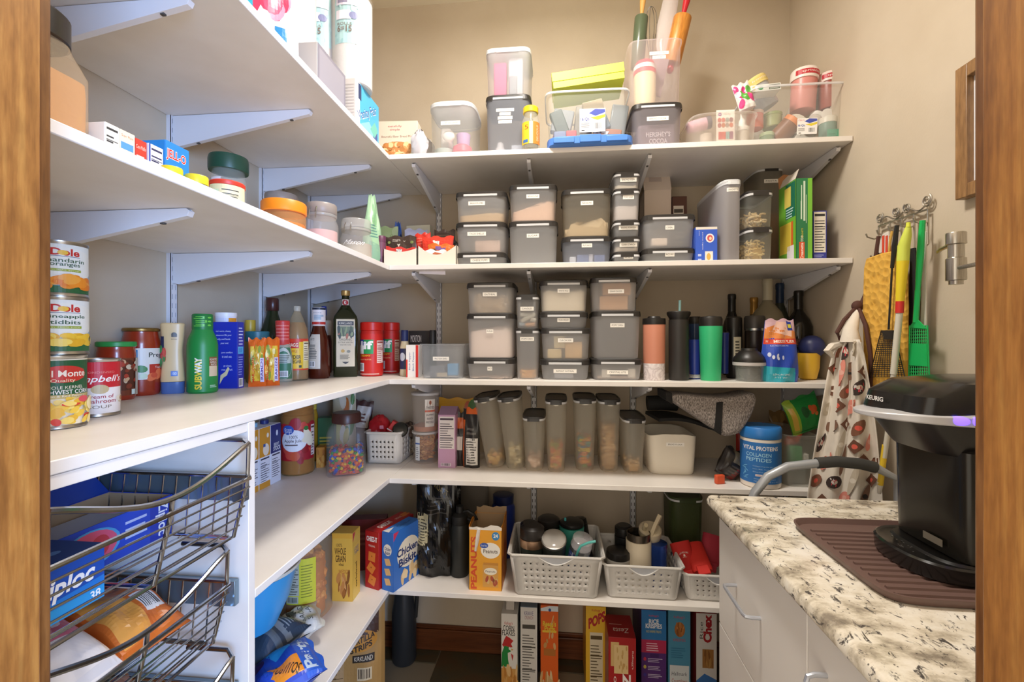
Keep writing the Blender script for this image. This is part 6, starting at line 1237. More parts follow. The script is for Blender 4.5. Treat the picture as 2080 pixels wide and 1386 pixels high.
a = Art('2f74bc', 4); a.text('VITAL PROTEINS', .5, .86, .62, .1, 'f4f2f0', bold=.02).text('COLLAGEN', .47, .7, .42, .09, 'a9daf2', bold=.01).text('PEPTIDES', .47, .58, .42, .09, 'a9daf2', bold=.01).text('Collagen Peptides per serving', .6, .42, .44, .03, 'b9d8f0').text('Hair, Skin, Nails + Joints', .58, .35, .4, .03, 'b9d8f0').text('Grass-Fed, Pasture-Raised', .59, .28, .42, .03, 'b9d8f0').rect(.42, .175, .6, .225, 'f0e6e6').text('Unflavored', .51, .2, .16, .03, 'b05a6a').text('Dietary Supplement', .58, .11, .36, .03, 'cfe4f4').text('NET WT 20 OZ (1.2 lb)', .6, .05, .4, .03, 'cfe4f4')
for k in range(7): a.ell(.24+.03*math.sin(k*2.1), .1+.05*k, .05, .012, '6fb4e4', 8, .6*k)
a.put('label', t, wrap([(r*.97, 0), (r*.97, 1)], h*.09, face_cam(x, y)), r*2.9, h*.67, r*.1)
tub('clear bin with green packets beside the collagen tub', 1596, 1668, 886, z4, 1.55, .24, lid=None, taper=.93, n=5, body=milky('d9d8d2', .36), content=blocks([(-.5, .3, .3, .75, '4a9a5a', .85), (-.7, .6, .02, .3, '8a8a84', .8), (.3, .8, .3, .6, 'd8d4cc', .8)]), group='clear open bins')
a = Art('1e8a3c', 5); a.rect(.0, .0, .24, 1, '9ab83c').rect(.06, .15, .18, .8, 'd8b04a').ell(.45, .6, .1, .16, '1a5a2c').blobs(.6, .4, .8, .7, 4, ['d8602c', 'e8803c'], .08)
q = on_y(1632, 835, 1.63)
pouch('chip_bag', 'shiny bright green snack bag lying above the clear bin', 'bag', q.x+.02, 1.63, ZS[3]+.17, .12, .12, .05, '1f8f40', .1, a, tilt=(0, -.35, 0), seed=82, bottom_seal=True)
pouch('snack_bag', 'red and white snack bag behind the collagen tub', 'bag', on_y(1528, 0, 1.76).x, 1.78, z4, .10, .165, .06, 'b83a2c', 0, Art('b8382c').lines(.1, .5, .9, .95, 4, 'd8a87a'), seed=83)
pouch('nut_bag', 'clear bag of brown nuts with a twisted orange tie', 'bag', on_y(1592, 0, 1.84).x, 1.86, z4, .09, .2, .06, '8a6a3c', 0, Art(None).blobs(.1, .3, .9, .9, 20, ['8a6a3a', 'a07c48', '6a4e2a'], .1), seed=84)
o = obj('orange_tie', G().tube([(-.02, 0, 0), (-.005, 0, .02), (.008, 0, .016), (.03, .005, .045), (.04, .005, .055)], [.014, .018, .012, .006, .005], C('d2552a', .5), 8)); o.location = (on_y(1600, 0, 1.67).x-.004, 1.61, z4+.118); o.location.y = 1.63; tag(o, 'orange twisted bag tie sticking up behind the clear bin', 'bag tie')
o = obj('cutting_board', G().box(-.005, -.1, 0, .005, .1, .23, C('d8d0c0', .5)), bevel=.003); o.location = (on_y(1640, 0, 1.72).x+.02, 1.72, z4+.005); o.rotation_euler = (0, .42, 0); tag(o, 'pale board leaning behind the clear bin', 'board')

# ------------------------------------------------------------------ lowest shelf, left
z5 = ZS[4]+.0003
# blue bowl just behind the tower panel
p = on_z(540, 1285, z5)
p = Vector((-.80, 1.115, z5+.112)); R = .118; hb = .15
t = thing('mixing_bowl', 'big sky blue mixing bowl with a cream rim behind the tower panel', 'bowl', p)
obj('bowl', G().lathe([(R*.5, 0), (R*.58, .004), (R*.85, hb*.5), (R, hb), (R*1.02, hb), (R*.97, hb*.97), (R*.82, hb*.5), (R*.5, .01)], C('3c9fd8', .35), 40), t)
obj('liner_rim', G().rings([oval(R*k, R*k, zz, 2, seg=40) for k, zz in ((.98, hb+.001), (1.07, hb+.004), (1.07, hb+.012), (.98, hb+.01))], C('d8d2c0', .4), closed=True), t)
# cheese ball jar
x, y, r, h = rspot(566, 677, 1092, z5, 1271); h = .30
t = thing('cheese_ball_jar', 'big clear jar of orange cheese balls with a yellow label', 'jar', (x, y, z5))
rib = [(r*.9, 0), (r, .01)]+[(r*(1 if k % 2 else .975), .02+.028*k) for k in range(8)]+[(r*.92, .26), (r*.7, .285)]
obj('jar', G().lathe(rib, clear('ecd2ae', .2), 36, cap1=False), t); obj('lid', G().lathe([(r*.74, .285), (r*.78, .287), (r*.78, .315), (r*.7, .318)], C('6a4a3a', .4), 32), t)
g = bits(r*.96, r*.96, .004, .2, 260, ['e8963c', 'd8802c', 'efa850', 'e08a34'], .0155, 'bean', 3, .6, 2); obj('cheese_balls', g, t)['kind'] = 'stuff'
g = G(); lumpy(g, r*.72, r*.72, .003, .185, C('cf7a2c', .7), 2, .01); obj('cheese_core', g, t)['kind'] = 'stuff'
a = Art('d8d23c', 7); a.facts(.06, .2, .48, .95, '4a4a44', 'b9b8a8', 11).bars(.06, .03, .46, .18, 12, '3a3a34', 'b9b8a8').lines(.54, .15, .9, .9, 12, '8a8a2c', .3).rect(0, 0, .05, 1, '3a2a5a')
a.put('label', t, wrap([(r, 0), (r, 1)], .065, face_cam(x, y)-.22), r*1.15, .135, r*.12)
Art('2c1f3e').ell(.55, .3, .3, .2, 'd8963c').lines(.3, .5, .8, .8, 4, '5a4a7a').put('label', t, wrap([(r, 0), (r, 1)], .065, face_cam(x, y)-1.1), r*.55, .135, r*.12)
# yellow cracker box
a = Art('e3b44a', 5); a.rect(0, .93, 1, 1, 'e0a83c').text('100%', .35, .83, .3, .05, '6a4a2a').text('WHOLE', .4, .74, .55, .1, '5a3a1c', bold=.02).text('GRAIN', .42, .63, .5, .1, '5a3a1c', bold=.02).text('wheat', .45, .55, .25, .05, '5a3a1c').text('WEDGES', .6, .44, .55, .06, 'b05a2c').blobs(.2, .12, .85, .38, 12, ['c98a48', 'a8682e', 'd9a262', '8a5424'], .13, .5)
b = Art('e9c85a', 6); b.rect(0, .8, 1, 1, 'e6c254').poly([(0,.86),(.35,1),(0,1)], 'c83a4a').text('GOOD', .5, .74, .6, .05, '4a5a9a').text('THINS', .5, .68, .6, .05, '4a5a9a').text('original', .5, .34, .38, .3, '5a4a1c', 1, bold=.02)
cam_box('cracker_box', 'tall yellow wheat cracker box showing two faces', 674, 716.6, 735, 1084, 1222, z5, .062, 'e2b650', a, b, turn=-.05)
# chip bags lying at the front
def lying(label, u, v, w, h, d, col, rot, art, seed, name='chip_bag', lift=.0, tl=-1.35, rough=.3):
    p = on_z(u, v, z5); p = p+Vector((math.sin(rot), -math.cos(rot), 0))*h*.5; return pouch(name, label, 'bag', p.x, p.y, z5+d*.5+lift, w, h, d, col, rot, art, tilt=(tl, 0, 0), seed=seed, bottom_seal=True, wr=.006, rough=rough)
a = Art('e3e2dc', 5); a.text('SEA SALT', .5, .78, .6, .1, '3a3a3a', 2).text('CRACKED', .5, .64, .7, .1, '3a3a3a', 2).ell(.3, .45, .12, .1, '4a4a44').rect(0, 0, 1, .18, '6a6a64').blobs(.5, .2, .95, .5, 6, ['b0aca4', 'c9c6c0', '9a5a44'], .1)
lying('white and grey potato chip bag lying in front of the cheese balls', 604, 1300, .14, .13, .055, 'd9d8d2', -.9, a, 91)
a = Art('3a4a5c', 5); a.rect(0, .5, 1, .62, '8a9298').rect(0, .3, 1, .42, '6a747c').lines(.05, .65, .95, .95, 6, '9aa4ac', .4, .1).rect(0, 0, .4, .25, '2f6fc0')
lying('slate blue striped bag lying beside the tower panel', 530, 1340, .19, .17, .1, '33465a', -.2, a, 92, tl=-1.5)
a = Art('2447b8', 5); a.rect(0, .72, 1, 1, '2a5fc8').text('Party', .5, .85, .8, .2, 'c9dcf0', 2, bold=.03).poly([(.0,.3),(.4,.45),(.3,.7),(0,.7)], '2f9ad8').rect(.55, .3, .9, .72, 'e8902c').text('TOSTITOS', .72, .52, .4, .18, '3a2a1c', .9, bold=.02).ell(.25, .2, .16, .12, '3a1f5a').blobs(.6, .05, .95, .28, 5, ['2f56d0', '1f3a9c'], .1)
lying('shiny blue party size tortilla chip bag at the front of the lowest shelf', 578, 1408, .165, .16, .065, '2448b4', -.75, a, 93)
# cracker boxes at the corner
a = Art('b3201f', 5); a.text('CHEEZ-IT', .5, .87, .8, .09, 'f4ece4', bold=.04).text('ORIGINAL', .5, .75, .5, .035, 'f0dcc8')
for cx_, cy_, ro in ((.5, .56, .7), (.45, .36, .2), (.52, .15, .45)): a.poly([(cx_+.36*math.cos(ro+k*math.pi/2), cy_+.115*math.sin(ro+k*math.pi/2)) for k in range(4)], 'dd8038').ell(cx_, cy_+.01, .04, .012, '8a4a1c')
b = Art('b3201f', 5); b.text('CHEEZ-IT', .5, .35, .35, .4, 'f4ece4', 1, bold=.04).text('ORIGINAL', .55, .72, .18, .2, 'f0dcc8', 1).blobs(.3, .85, .8, .95, 4, ['dd8038'], .1)
cam_box('cracker_box', 'red cheese cracker box at the corner of the lowest shelf', 738, 773, 800, 1080, 1196, z5, .19, 'b01f20', a, None, turn=-.45, top=b)
bk_ = Art('2f6fc0', 5); bk_.text('Chicken', .5, .72, .6, .07, '22346a', bold=.02).ell(.5, .7, .36, .1, 'f2ead8').text('Chicken', .5, .72, .55, .06, '22346a', bold=.02).text('Biskit', .5, .65, .45, .06, '22346a', bold=.02)
for yy in (.5, .33, .16): bk_.poly([(.2, yy+.04), (.65, yy+.06), (.82, yy-.05), (.36, yy-.07)], 'e0b478')
c_ = Art('2f6fc0', 6); c_.poly([(0,1),(0,.86),(.2,1)], 'd23a5a').ell(.55, .55, .42, .26, 'f2e6cc').text('Chicken', .52, .6, .78, .14, '22346a', bold=.03).text('in a', .5, .5, .2, .05, '22346a').text('Biskit', .52, .42, .66, .14, '22346a', bold=.03).blobs(.25, .08, .95, .26, 12, ['e6c088', 'd8a868', 'f0d4a4'], .1, .6)
d_ = Art('3a7acc').text('Chicken', .5, .6, .5, .3, '22346a', 1).poly([(0,0),(.6,0),(.3,.3)], 'e9e4e0')
cam_box('cracker_box', 'blue chicken flavoured cracker box beside the red one', 773, 802, 837, 1082, 1201, z5, .145, '2d6bbd', bk_, c_, turn=-.45, top=d_)
carton('cookie_box', 'dark red box in the shadow behind the yellow cracker box', -.72, 1.66, z5, .16, .05, .19, '5a1c1c', .2, front=Art('6a2020').lines(.1, .5, .8, .8, 3, '8a4a40'))

# ------------------------------------------------------------------ lowest shelf, back
a = Art('141312', 5); a.rect(.06, .34, .36, .66, 'cfc49a').lines(.09, .36, .34, .62, 9, '5a5440', .4).text('ROAST', .62, .9, .35, .06, '8a7a4a', -.3).lines(.3, .66, .9, .84, 5, '4a4844', .25)
cx, Yq, w, h = spot(838, 912, 990, z5, 1.62); pouch('coffee_bag', 'large glossy black bag with a cream panel on the lowest shelf', 'bag', cx+.012, 1.66, z5, .15, .34, .12, '131211', .05, a, seed=95, wr=.012, rough=.18)
pouch('coffee_bag', 'second black bag with red bottom behind the black bottle', 'bag', on_y(905, 0, 1.78).x, 1.79, z5, .12, .28, .08, '1c1a19', 0, Art('1c1a19').rect(0, 0, 1, .35, '6a1c1c').text('100%', .5, .6, .7, .12, 'b9a98a', 1), seed=96, rough=.25)
pouch('paper_bag', 'plain grey paper bag standing at the back behind the black bottle', 'bag', on_y(950, 0, 1.84).x+.01, 1.85, z5, .15, .33, .06, '6a6258', 0, None, seed=97, rough=.7)
x, y, r, h = rspot(915, 953, 1020, z5, 1176)
t = vessel('water_bottle', 'tall black insulated bottle with a spout lid and carry loop', 'bottle', x, y, z5, [('bottle', [(r*.92, 0), (r, .004), (r, h*.68), (r*.88, h*.74)], C('20221f', .5)), ('lid', [(r*.86, h*.74), (r*.9, h*.75), (r*.88, h*.86), (r*.5, h*.9)], C('181817', .5)), ('spout', [(r*.4, h*.88), (r*.42, h*.9), (r*.4, h*.99), (r*.3, h)], C('181817', .5))])
obj('loop', G().tube([(r*.3, 0, h*.9), (r*.9, -.004, h*.93), (r*1.6, -.006, h*.88), (r*1.9, -.006, h*.82), (r*1.2, -.004, h*.8), (r*.7, 0, h*.82)], .006, C('181817', .5)), t)
x, y, r, h = rspot(999, 1046, 996, z5, D=1.78); vessel('blue_canister', 'dark blue canister at the back above the peanut box', 'canister', x, y, z5, [('can', [(r*.9, 0), (r, .005), (r, h*.8), (r*.85, h*.86)], C('1d2f7a', .35)), ('lid', [(r*.88, h*.86), (r*.9, h*.99), (r*.8, h)], C('1a2450', .4))])
# peanut box
cx, Yq, w, h = spot(953, 1019, 1076, z5, None, 1200); pd = .15
a = Art('e8a22c', 5); a.text('PEANUTS', .14, .45, .86, .19, 'd8502c', 1, bold=.04).ell(.66, .66, .3, .13, 'f4efe6').ell(.46, .74, .13, .045, '3a5ab0').text('Great Value', .46, .74, .2, .03, 'e8ecf8').text('Peanuts', .66, .65, .44, .065, '4a3424', bold=.01).ell(.82, .9, .12, .07, '3a86c0').text('24', .82, .905, .14, .06, 'f4f6f8', bold=.03).rect(.42, .06, .9, .44, 'd8a050').rect(.44, .42, .9, .46, 'c98a3a').ell(.66, .32, .2, .06, 'f2ead8').text('Peanuts', .66, .32, .3, .035, '4a3424').blobs(.55, .1, .85, .22, 8, ['b0523a', '8a4a2c', 'd8b478'], .05)
b = Art('de8a24', 6); b.blobs(0, .0, 1, .6, 14, ['c9702c', 'e09a3c', 'b8602a'], .12).text('PEANUTS', .5, .5, .5, .3, 'b8482a', 1)
t = carton('snack_box', 'orange peanuts carton with its top torn open', cx, Yq+pd/2, z5, w, pd, h, 'e09a2c', -.0, front=a, right=b, open_top=True)
rn = random.Random(4); P = [(-w/2, 0)]+[(-w/2+w*i/9, .006+.012*rn.random()) for i in range(10)]+[(w/2, 0)]
e = obj('torn_edge', G().prism(P, -.0008, .0008, C('e9e2d8', .8)), t); e.location = (0, -pd/2, h-.002)
e = obj('torn_edge', G().prism([(-pd/2, 0)]+[(-pd/2+pd*i/9, .008+.012*rn.random()) for i in range(10)]+[(pd/2, 0)], -.0008, .0008, C('d98a2a', .7)), t); e.location = (w/2, 0, h-.002); e.rotation_euler = (0, 0, math.pi/2)
e = obj('torn_edge', G().prism([(-pd/2, 0)]+[(-pd/2+pd*i/9, .008+.012*rn.random()) for i in range(10)]+[(pd/2, 0)], -.0008, .0008, C('d98a2a', .7)), t); e.location = (-w/2, 0, h-.002); e.rotation_euler = (0, 0, math.pi/2)
e = obj('torn_edge', G().prism([(-w/2, 0)]+[(-w/2+w*i/9, .02+.01*rn.random()) for i in range(10)]+[(w/2, 0)], -.0008, .0008, C('b79b78', .8)), t); e.location = (0, pd/2, h-.002)
e = obj('paper_strip', G().tube([(-w*.2, -pd/2-.003, h*1.01), (-w*.24, -pd/2-.005, h*.85), (-w*.3, -pd/2-.004, h*.65)], [.006, .007, .004], C('e6e0da', .8), 5), t)
# bins of bottles
BASK = 'd6d2cc'
def bsk(label, u0, u1, ub0, ub1, vrim, vb, dep, cols, rows=5, cs=8):
    cx, Yq, wb, _ = spot(ub0, ub1, vrim, z5, None, vb)
    # rim front sits a little closer than the foot
    h = .115
    for _ in range(6):
        Yr = Yq-dep*.05; h = on_y((u0+u1)/2, vrim, Yr).z-z5
    w = on_y(u1, 0, Yr).x-on_y(u0, 0, Yr).x
    tp = .86; d = dep
    yc = Yr+d/2; xc = (on_y(u1, 0, Yr).x+on_y(u0, 0, Yr).x)/2
    basket('plastic_basket', label, xc, yc, z5, w, d, h, BASK, rows, cols, cs, 0, taper=.88, r=.003, zlo=.1, zhi=.86, group='perforated baskets'); return xc, yc, w, d, h
B1 = bsk('light grey perforated basket of tumblers beside the peanut box', 1034, 1226, 1050, 1208, 1131, 1214, .26, 11)
B2 = bsk('light grey perforated basket with a cream jar and a blue tumbler', 1227, 1389, 1240, 1374, 1152, 1219, .24, 8, 4, 6)
B3 = bsk('light grey perforated basket with red can holders near the cabinet', 1391, 1530, 1400, 1515, 1171, 1224, .22, 8, 4, 6)
def inb(B, fx, fy, dz=0): return (B[0]+B[2]/2*.88*fx, B[1]+B[3]/2*.88*fy, z5+.006+dz)
def mug(name, label, loc, r, h, bodyc, lidc, tilt=(0, 0), collar=None, lidh=.14, group='drink tumblers in the baskets', rough=.4, lidmat=None, seg=28):
    parts = [('body', [(r*.85, 0), (r*.9, .004), (r, h*(1-lidh)*.98)], C(bodyc, rough)), ('lid', [(r*.97, h*(1-lidh)), (r*1.0, h*(1-lidh)+.003), (r*.97, h*.96), (r*.7, h)], lidmat or C(lidc, .35))]
    if collar: parts.append(('collar', [(r*1.005, h*(1-lidh)*.82), (r*1.015, h*(1-lidh)*.84), (r*1.015, h*(1-lidh)*.99)], C(collar, .25, .9)))
    return vessel(name, label, 'tumbler', loc[0], loc[1], loc[2], parts, 0, group, tilt, seg)
t = mug('travel_tumbler', 'black tumbler with a copper band and red emblem in the first basket', inb(B1, -.6, -.42), .043, .205, '26302a', '2a2624', (0, 0), 'c9a486', .2)
Art(None).ell(.5, .6, .3, .3, 'a8343a').ell(.6, .45, .25, .25, 'd8d0cc').ell(.45, .35, .2, .16, 'b8404a').put('emblem', t, wrap([(.0435, 0), (.0435, 1)], .065, .35), .026, .036, .006)
t = mug('travel_tumbler', 'steel tumbler with a clear lid tipped forward in the first basket', inb(B1, -.05, -.25, .06), .042, .13, '2c332e', 'd8d0c4', (.42, 0), None, .12, lidmat=C('e0dad2', .1, 0, .45))
obj('lid_ring', G().rings([oval(.043*k, .043*k, zz, 2, seg=28) for k, zz in ((.9, .116), (1.02, .114), (1.02, .122), (.9, .124))], STEEL, closed=True), t); obj('slider', G().box(-.012, -.005, .12, .012, .02, .126, C('2a2a26', .4)), t)
t = mug('travel_tumbler', 'blue plaid tumbler with a clear domed lid and bent teal straw', inb(B1, .48, -.3, .055), .036, .135, '4a5a9c', 'e8e4e4', (.32, .22), 'd8d8dc', .25, lidmat=C('e6e4e6', .08, 0, .3))
Art('4a5a9c', 3).lines(0, 0, 1, 1, 5, '8fa4d4', .2, 0).rect(.2, 0, .25, 1, 'c9d4ea').rect(.5, 0, .54, 1, '8fa4d4').rect(.8, 0, .84, 1, 'c9d4ea').put('plaid', t, wrap([(.0326, 0), (.0364, .1)], .006, 0), .09, .08, .006)
obj('straw', G().tube([(-.012, -.034, .06), (-.012, -.04, .11), (-.008, -.042, .135), (.012, -.042, .155), (.034, -.038, .165)], .0042, C('5ab8b0', .4)), t)
t = mug('travel_tumbler', 'teal tumbler with a dark lid and teal straw in the first basket', inb(B1, .42, .42), .045, .19, '3f9a8a', '1e1d1c', (0, 0), None, .1)
obj('straw', G().tube([(-.02, -.01, .13), (-.024, -.01, .2)], .0042, C('4aa8ac', .4)), t)
mug('travel_tumbler', 'dark smoky jar with a black cap in the back of the first basket', inb(B1, -.2, .5), .042, .195, '1d1f1c', '2a2725', (0, 0), '8a8478', .16)
mug('travel_tumbler', 'black mug behind the red emblem tumbler', inb(B1, -.72, .55), .036, .17, '151514', '2c2724', (0, 0), None, .18)
mug('travel_tumbler', 'black flask leaning at the back right of the first basket', inb(B1, .8, .6, .03), .034, .155, '171614', '1c1b1a', (-.2, -.2), None, .16)
t = mug('steel_tumbler', 'stainless tumbler with a black cap and white arrow emblem', inb(B2, -.62, -.3), .042, .125, 'b5b0a8', '1e1c1b', (0, 0), None, .22, rough=.25)
Art(None).ell(.5, .5, .5, .5, 'e3dfdf').ell(.5, .5, .4, .4, 'c9c4c6').poly([(.2,.4),(.5,.75),(.8,.4),(.8,.25),(.5,.58),(.2,.25)], '6a666a').put('emblem', t, wrap([(.0415, 0), (.0415, 1)], .03, -.05), .038, .042, .006)
x, y, zz = inb(B2, .0, -.25); r = .043; h = .185
vessel('cream_tumbler', 'open cream tumbler with a steel lip', 'tumbler', x, y, zz, [('body', [(r*.93, 0), (r, .004), (r, h*.86)], C('e0d2b8', .5)), ('lip', [(r*.94, h*.86), (r*.95, h*.99), (r*.9, h), (r*.86, h*.99), (r*.84, h*.5), (.004, h*.45)], C('6f665c', .25, .9))], 0, 'drink tumblers in the baskets')
x, y, zz = inb(B2, .58, -.12); 
vessel('blue_tumbler', 'shiny royal blue tumbler beside the cream one', 'tumbler', x, y, zz, [('body', [(.029, 0), (.032, .004), (.034, .14)], C('1f3f8c', .15, .4)), ('rim', [(.034, .14), (.0345, .144), (.032, .145)], C('2a4a9a', .2, .5))], 0, 'drink tumblers in the baskets')
t = vessel('cream_bottle', 'cream bottle with round lid, spout and handle in the second basket', 'bottle', *inb(B2, .4, .55, .03), [('body', [(.034, .03), (.036, .035), (.036, .14)], C('cfbf9f', .5)), ('lid', [(.037, .14), (.039, .145), (.039, .165), (.034, .17)], C('d3c4a6', .5))], 0, 'drink tumblers in the baskets', (.35, 0))
obj('spout', G().tube([(-.022, -.01, .165), (-.024, -.014, .19), (-.02, -.02, .198)], .008, C('c9b996', .5)), t); obj('handle', G().tube([(.0, -.03, .165), (.012, -.02, .2), (.03, .0, .225)], [.009, .008, .009], C('d0c0a0', .5), 4), t)
mug('travel_tumbler', 'black bottle standing at the back left of the second basket', inb(B2, -.35, .5), .033, .175, '17181a', '1c1b1a', (0, 0), None, .2)
crumple('shaker_lid', 'clear plastic shaker behind the cream tumbler', 'lid', inb(B2, .02, .65, .07), .034, .03, .035, C('b9b4ac', .1, 0, .3), 7, amp=.05)
def koozie(label, loc, tilt, col, seed, emblem=True):
    t = thing('can_holder', label, 'can holder', loc, 0, 'red foam can holders', tilt)
    rs = [[(x_, y_*.55, z_) for x_, y_, z_ in oval(.034*k, .034*k, zz, 2.4, seg=24)] for k, zz in ((.9, 0), (1, .006), (1, .1), (.96, .102), (.9, .1), (.86, .02))]
    obj('sleeve', G().rings(rs, C(col, .75)), t)
    obj('base_flap', G().box(-.02, -.024, -.02, .02, -.018, .012, C(col, .75)), t, bevel=.003)
    if emblem: Art(None).text('HEMP FEED & SEED', .5, .72, .9, .16, 'f0dcd4', arc=.9).poly([(.4,.3),(.6,.3),(.58,.5),(.5,.56),(.42,.46)], 'f0dcd4').rect(.3, .2, .7, .23, 'f0dcd4').put('emblem', t, lambda X, Yv, d: (X, -.0187-d-.0001+.0*X-(0 if abs(X) > .03 else (math.sqrt(max(0, 1-(X/.034)**2))-1)*.0187*-0), .045+Yv), .034, .03, base=.001)
koozie('red foam can holder with a white emblem leaning in the third basket', inb(B3, -.75, -.35, .05), (-.5, -.25), 'c2241e', 1)
koozie('bright red foam can holder lying at the front of the third basket', inb(B3, -.35, -.6, .07), (-1.0, -.2), 'd22c22', 2, False)
koozie('dark pink foam can holder behind the red ones', inb(B3, .1, .2, .06), (-.3, .25), 'a82a3c', 3, False)
koozie('dark blue foam can holder under the red ones', inb(B3, -.8, .1, .0), (-.1, -.1), '27304a', 4, False)
tub('murky green lidded tub at the back of the lowest shelf by the cabinet', 1362, 1432, 1012, z5, 1.73, .15, lid=C('3f4a28', .4, 0, .8), body=C('4c5632', .35, 0, .6), n=4, tabs='narrow', group=None)

# ------------------------------------------------------------------ on the floor
def floor_box(label, u0, u1, vt, col, front, Y=1.70, d=.2, name='cereal_box', rot=0, **k):
    cx, Yq, w, h = spot(u0, u1, vt, 0, Y); return carton(name, label, cx, Y+d/2, .0004, w, min(d, YB-.02-Y), h, col, rot, front=front, group='boxes standing on the floor', **k), w, h
a = Art('eae6e0', 5); a.text("Kellogg's", .45, .88, .5, .05, 'c2242c', shear=.2).text('CORN', .45, .82, .7, .07, '26221f', bold=.01).text('FLAKES', .45, .76, .8, .07, '26221f', bold=.01).poly([(.05,.6),(.2,.68),(.3,.72),(.5,.7),(.75,.66),(.6,.62),(.7,.58),(.4,.56),(.2,.56)], 'c22c2c').poly([(.0,.32),(.04,.5),(.2,.59),(.45,.58),(.6,.52),(.4,.5),(.42,.42),(.5,.32)], '1e8a40').ell(.52, .56, .06, .02, 'f4f2ee').poly([(.6,.5),(.75,.47),(.68,.4)], 'c22c2c').poly([(.6,.56),(.75,.55),(.65,.53)], 'd8b04a').rect(0, 0, 1, .3, 'd8a45c').blobs(0, .0, 1, .28, 24, ['d89a4c', 'e3b068', 'c4823a', 'ecc488'], .12, .5)
t, w, h = floor_box('cereal box with a green and red rooster standing on the floor', 1018, 1051, 1249, 'e3dfd8', a)
obj('inner_bag', G().prism([(-.07, 0), (.07, 0), (.06, .05), (-.05, .06)], -w*.25, w*.25, C('cfc4b8', .4, 0, .8), Matrix.Translation((0, 0, h)) @ Matrix.Rotation(math.pi/2, 4, 'Z')), t)
a = Art('e0dcd8', 5); a.text('KRAVE', .5, .93, .55, .05, '6a5a8a').text('CRUNCH', .5, .88, .5, .04, 'a05a6a').facts(.06, .02, .94, .84, '4a4640', 'dcd8d2', 20)
floor_box('white cereal box showing its nutrition panel on the floor', 1057, 1091, 1235, '7a8a9a', a)
a = Art('e0621c', 5); a.rect(0, .94, 1, 1, 'd8e0e6').poly([(0,.97),(.5,1),(0,1)], 'e0621c').ell(.52, .955, .08, .018, '2a4a8a').text("Reese's", .5, .8, .75, .06, 'e8c83a', bold=.03).text('Puffs', .52, .745, .6, .06, 'e8c83a', bold=.03).rect(.1, .7, .9, .725, 'e8c03a').rect(.18, .44, .85, .52, 'b8702c').blobs(0, .0, 1, .17, 14, ['d8b078', 'c99858', 'e6c898'], .14, .45).blobs(.15, .54, .85, .92, 6, ['d8b078', 'c99858'], .08, .4)
floor_box('bright orange peanut butter cereal box on the floor', 1098, 1134, 1232, 'd85a1c', a)
a = Art('e3b430', 5); a.text("Kellogg's", .55, .96, .5, .035, 'c2302c').text('POPS', .55, .86, .85, .12, 'b0282a', .12, bold=.05).facts(.2, .03, .85, .72, '5a4a2a', 'ddd2b4', 16)
floor_box('yellow corn puffs cereal box on the floor', 1190, 1231, 1234, 'd8a82c', a)
a = Art('a81a1e', 5); a.rect(.08, .68, .38, .95, 'd8b478').rect(.2, .6, .72, .92, 'e3c48c').blobs(.24, .63, .68, .9, 12, ['d0a868', 'c99c5c'], .03).text('Zesta', .66, .36, .5, .3, 'f2ece8', -1, bold=.04).text('Originals', .22, .4, .34, .12, 'f0e0d8', -1, bold=.02).text("Kellogg's", .88, .76, .2, .08, 'f0d8d0', -1)
b = Art('9a181c').text('Zesta', .5, .3, .6, .2, 'e8dcd4', 2, shear=.2).lines(.1, .55, .6, .6, 1, 'd8a8a0')
floor_box('red saltine cracker box on the floor in front of the cereal', 1236, 1292, 1296, 'a0181c', a, Y=1.585, d=.13, top=b, name='cracker_box')
a = Art('5a2f7a', 5); a.rect(0, .68, 1, 1, '2f78b8').text("Kellogg's", .5, .94, .4, .025, 'd23a3a').text('RICE', .5, .88, .4, .05, 'f2f2f4', bold=.03).text('KRISPIES', .5, .83, .66, .05, 'f2f2f4', bold=.03).text('RICE KRISPIES TREATS', .5, .77, .6, .025, 'd8c83a').rect(0, .54, 1, .68, 'c2305a').lines(.2, .56, .8, .66, 4, 'f0c8d4', .4).rect(.35, .49, .7, .53, '4a2468')
for k, c in enumerate(('d83a5a', 'd8c05a', '4a3a9a')): a.ell(.14, .47-.085*k, .06, .02, c).lines(.26, .44-.085*k, .85, .49-.085*k, 3, 'd8c8e4', .4)
a.rect(0, 0, 1, .2, '2f78c8').blobs(.1, .0, .9, .16, 12, ['d8a05a', 'e8c088', 'c94a4a'], .1, .4)
floor_box('purple and blue crisped rice cereal box on the floor', 1303, 1354, 1241, '4a2a6a', a)
a = Art('4f93b4', 5); a.text("Kellogg's", .5, .93, .5, .035, 'c23a4a').ell(.52, .8, .24, .08, 'a8662e').blobs(.36, .74, .68, .86, 12, ['b8743a', '8a5024', 'c98a4c'], .05, .5).text('KRISPIES', .5, .69, .55, .03, 'b84a4a').lines(.12, .5, .8, .62, 5, '3a7a9c', .4).rect(.06, .06, .94, .42, 'dfe4e6').text('Hallmark', .5, .33, .7, .04, '4a4a5a', shear=.2).text('Countdown', .5, .255, .7, .045, 'b83a3a').text('to Christmas', .5, .21, .6, .04, 'b83a3a').rect(.12, .08, .36, .16, 'c2282c').lines(.42, .07, .9, .18, 4, '8a8a8a', .4).rect(.06, .0, .94, .05, '2a2a2a')
floor_box('light blue chocolate crisped rice cereal box on the floor', 1358, 1403, 1242, '4486a8', a)
a = Art('d9d4ce', 5); a.text('Chex', .55, .84, .3, .42, 'a81c24', 1, bold=.05).text('Rice', .25, .82, .18, .16, '3a3634', 1).poly([(0,0),(1,0),(1,.3),(.4,.36),(0,.28)], '3a72b8').rect(.3, .42, .85, .62, 'a8743c').blobs(.35, .44, .8, .6, 8, ['8a5a2c', 'b88a4a'], .06, .5).poly([(.5,.1),(.9,.02),(.95,.2)], 'c2283a')
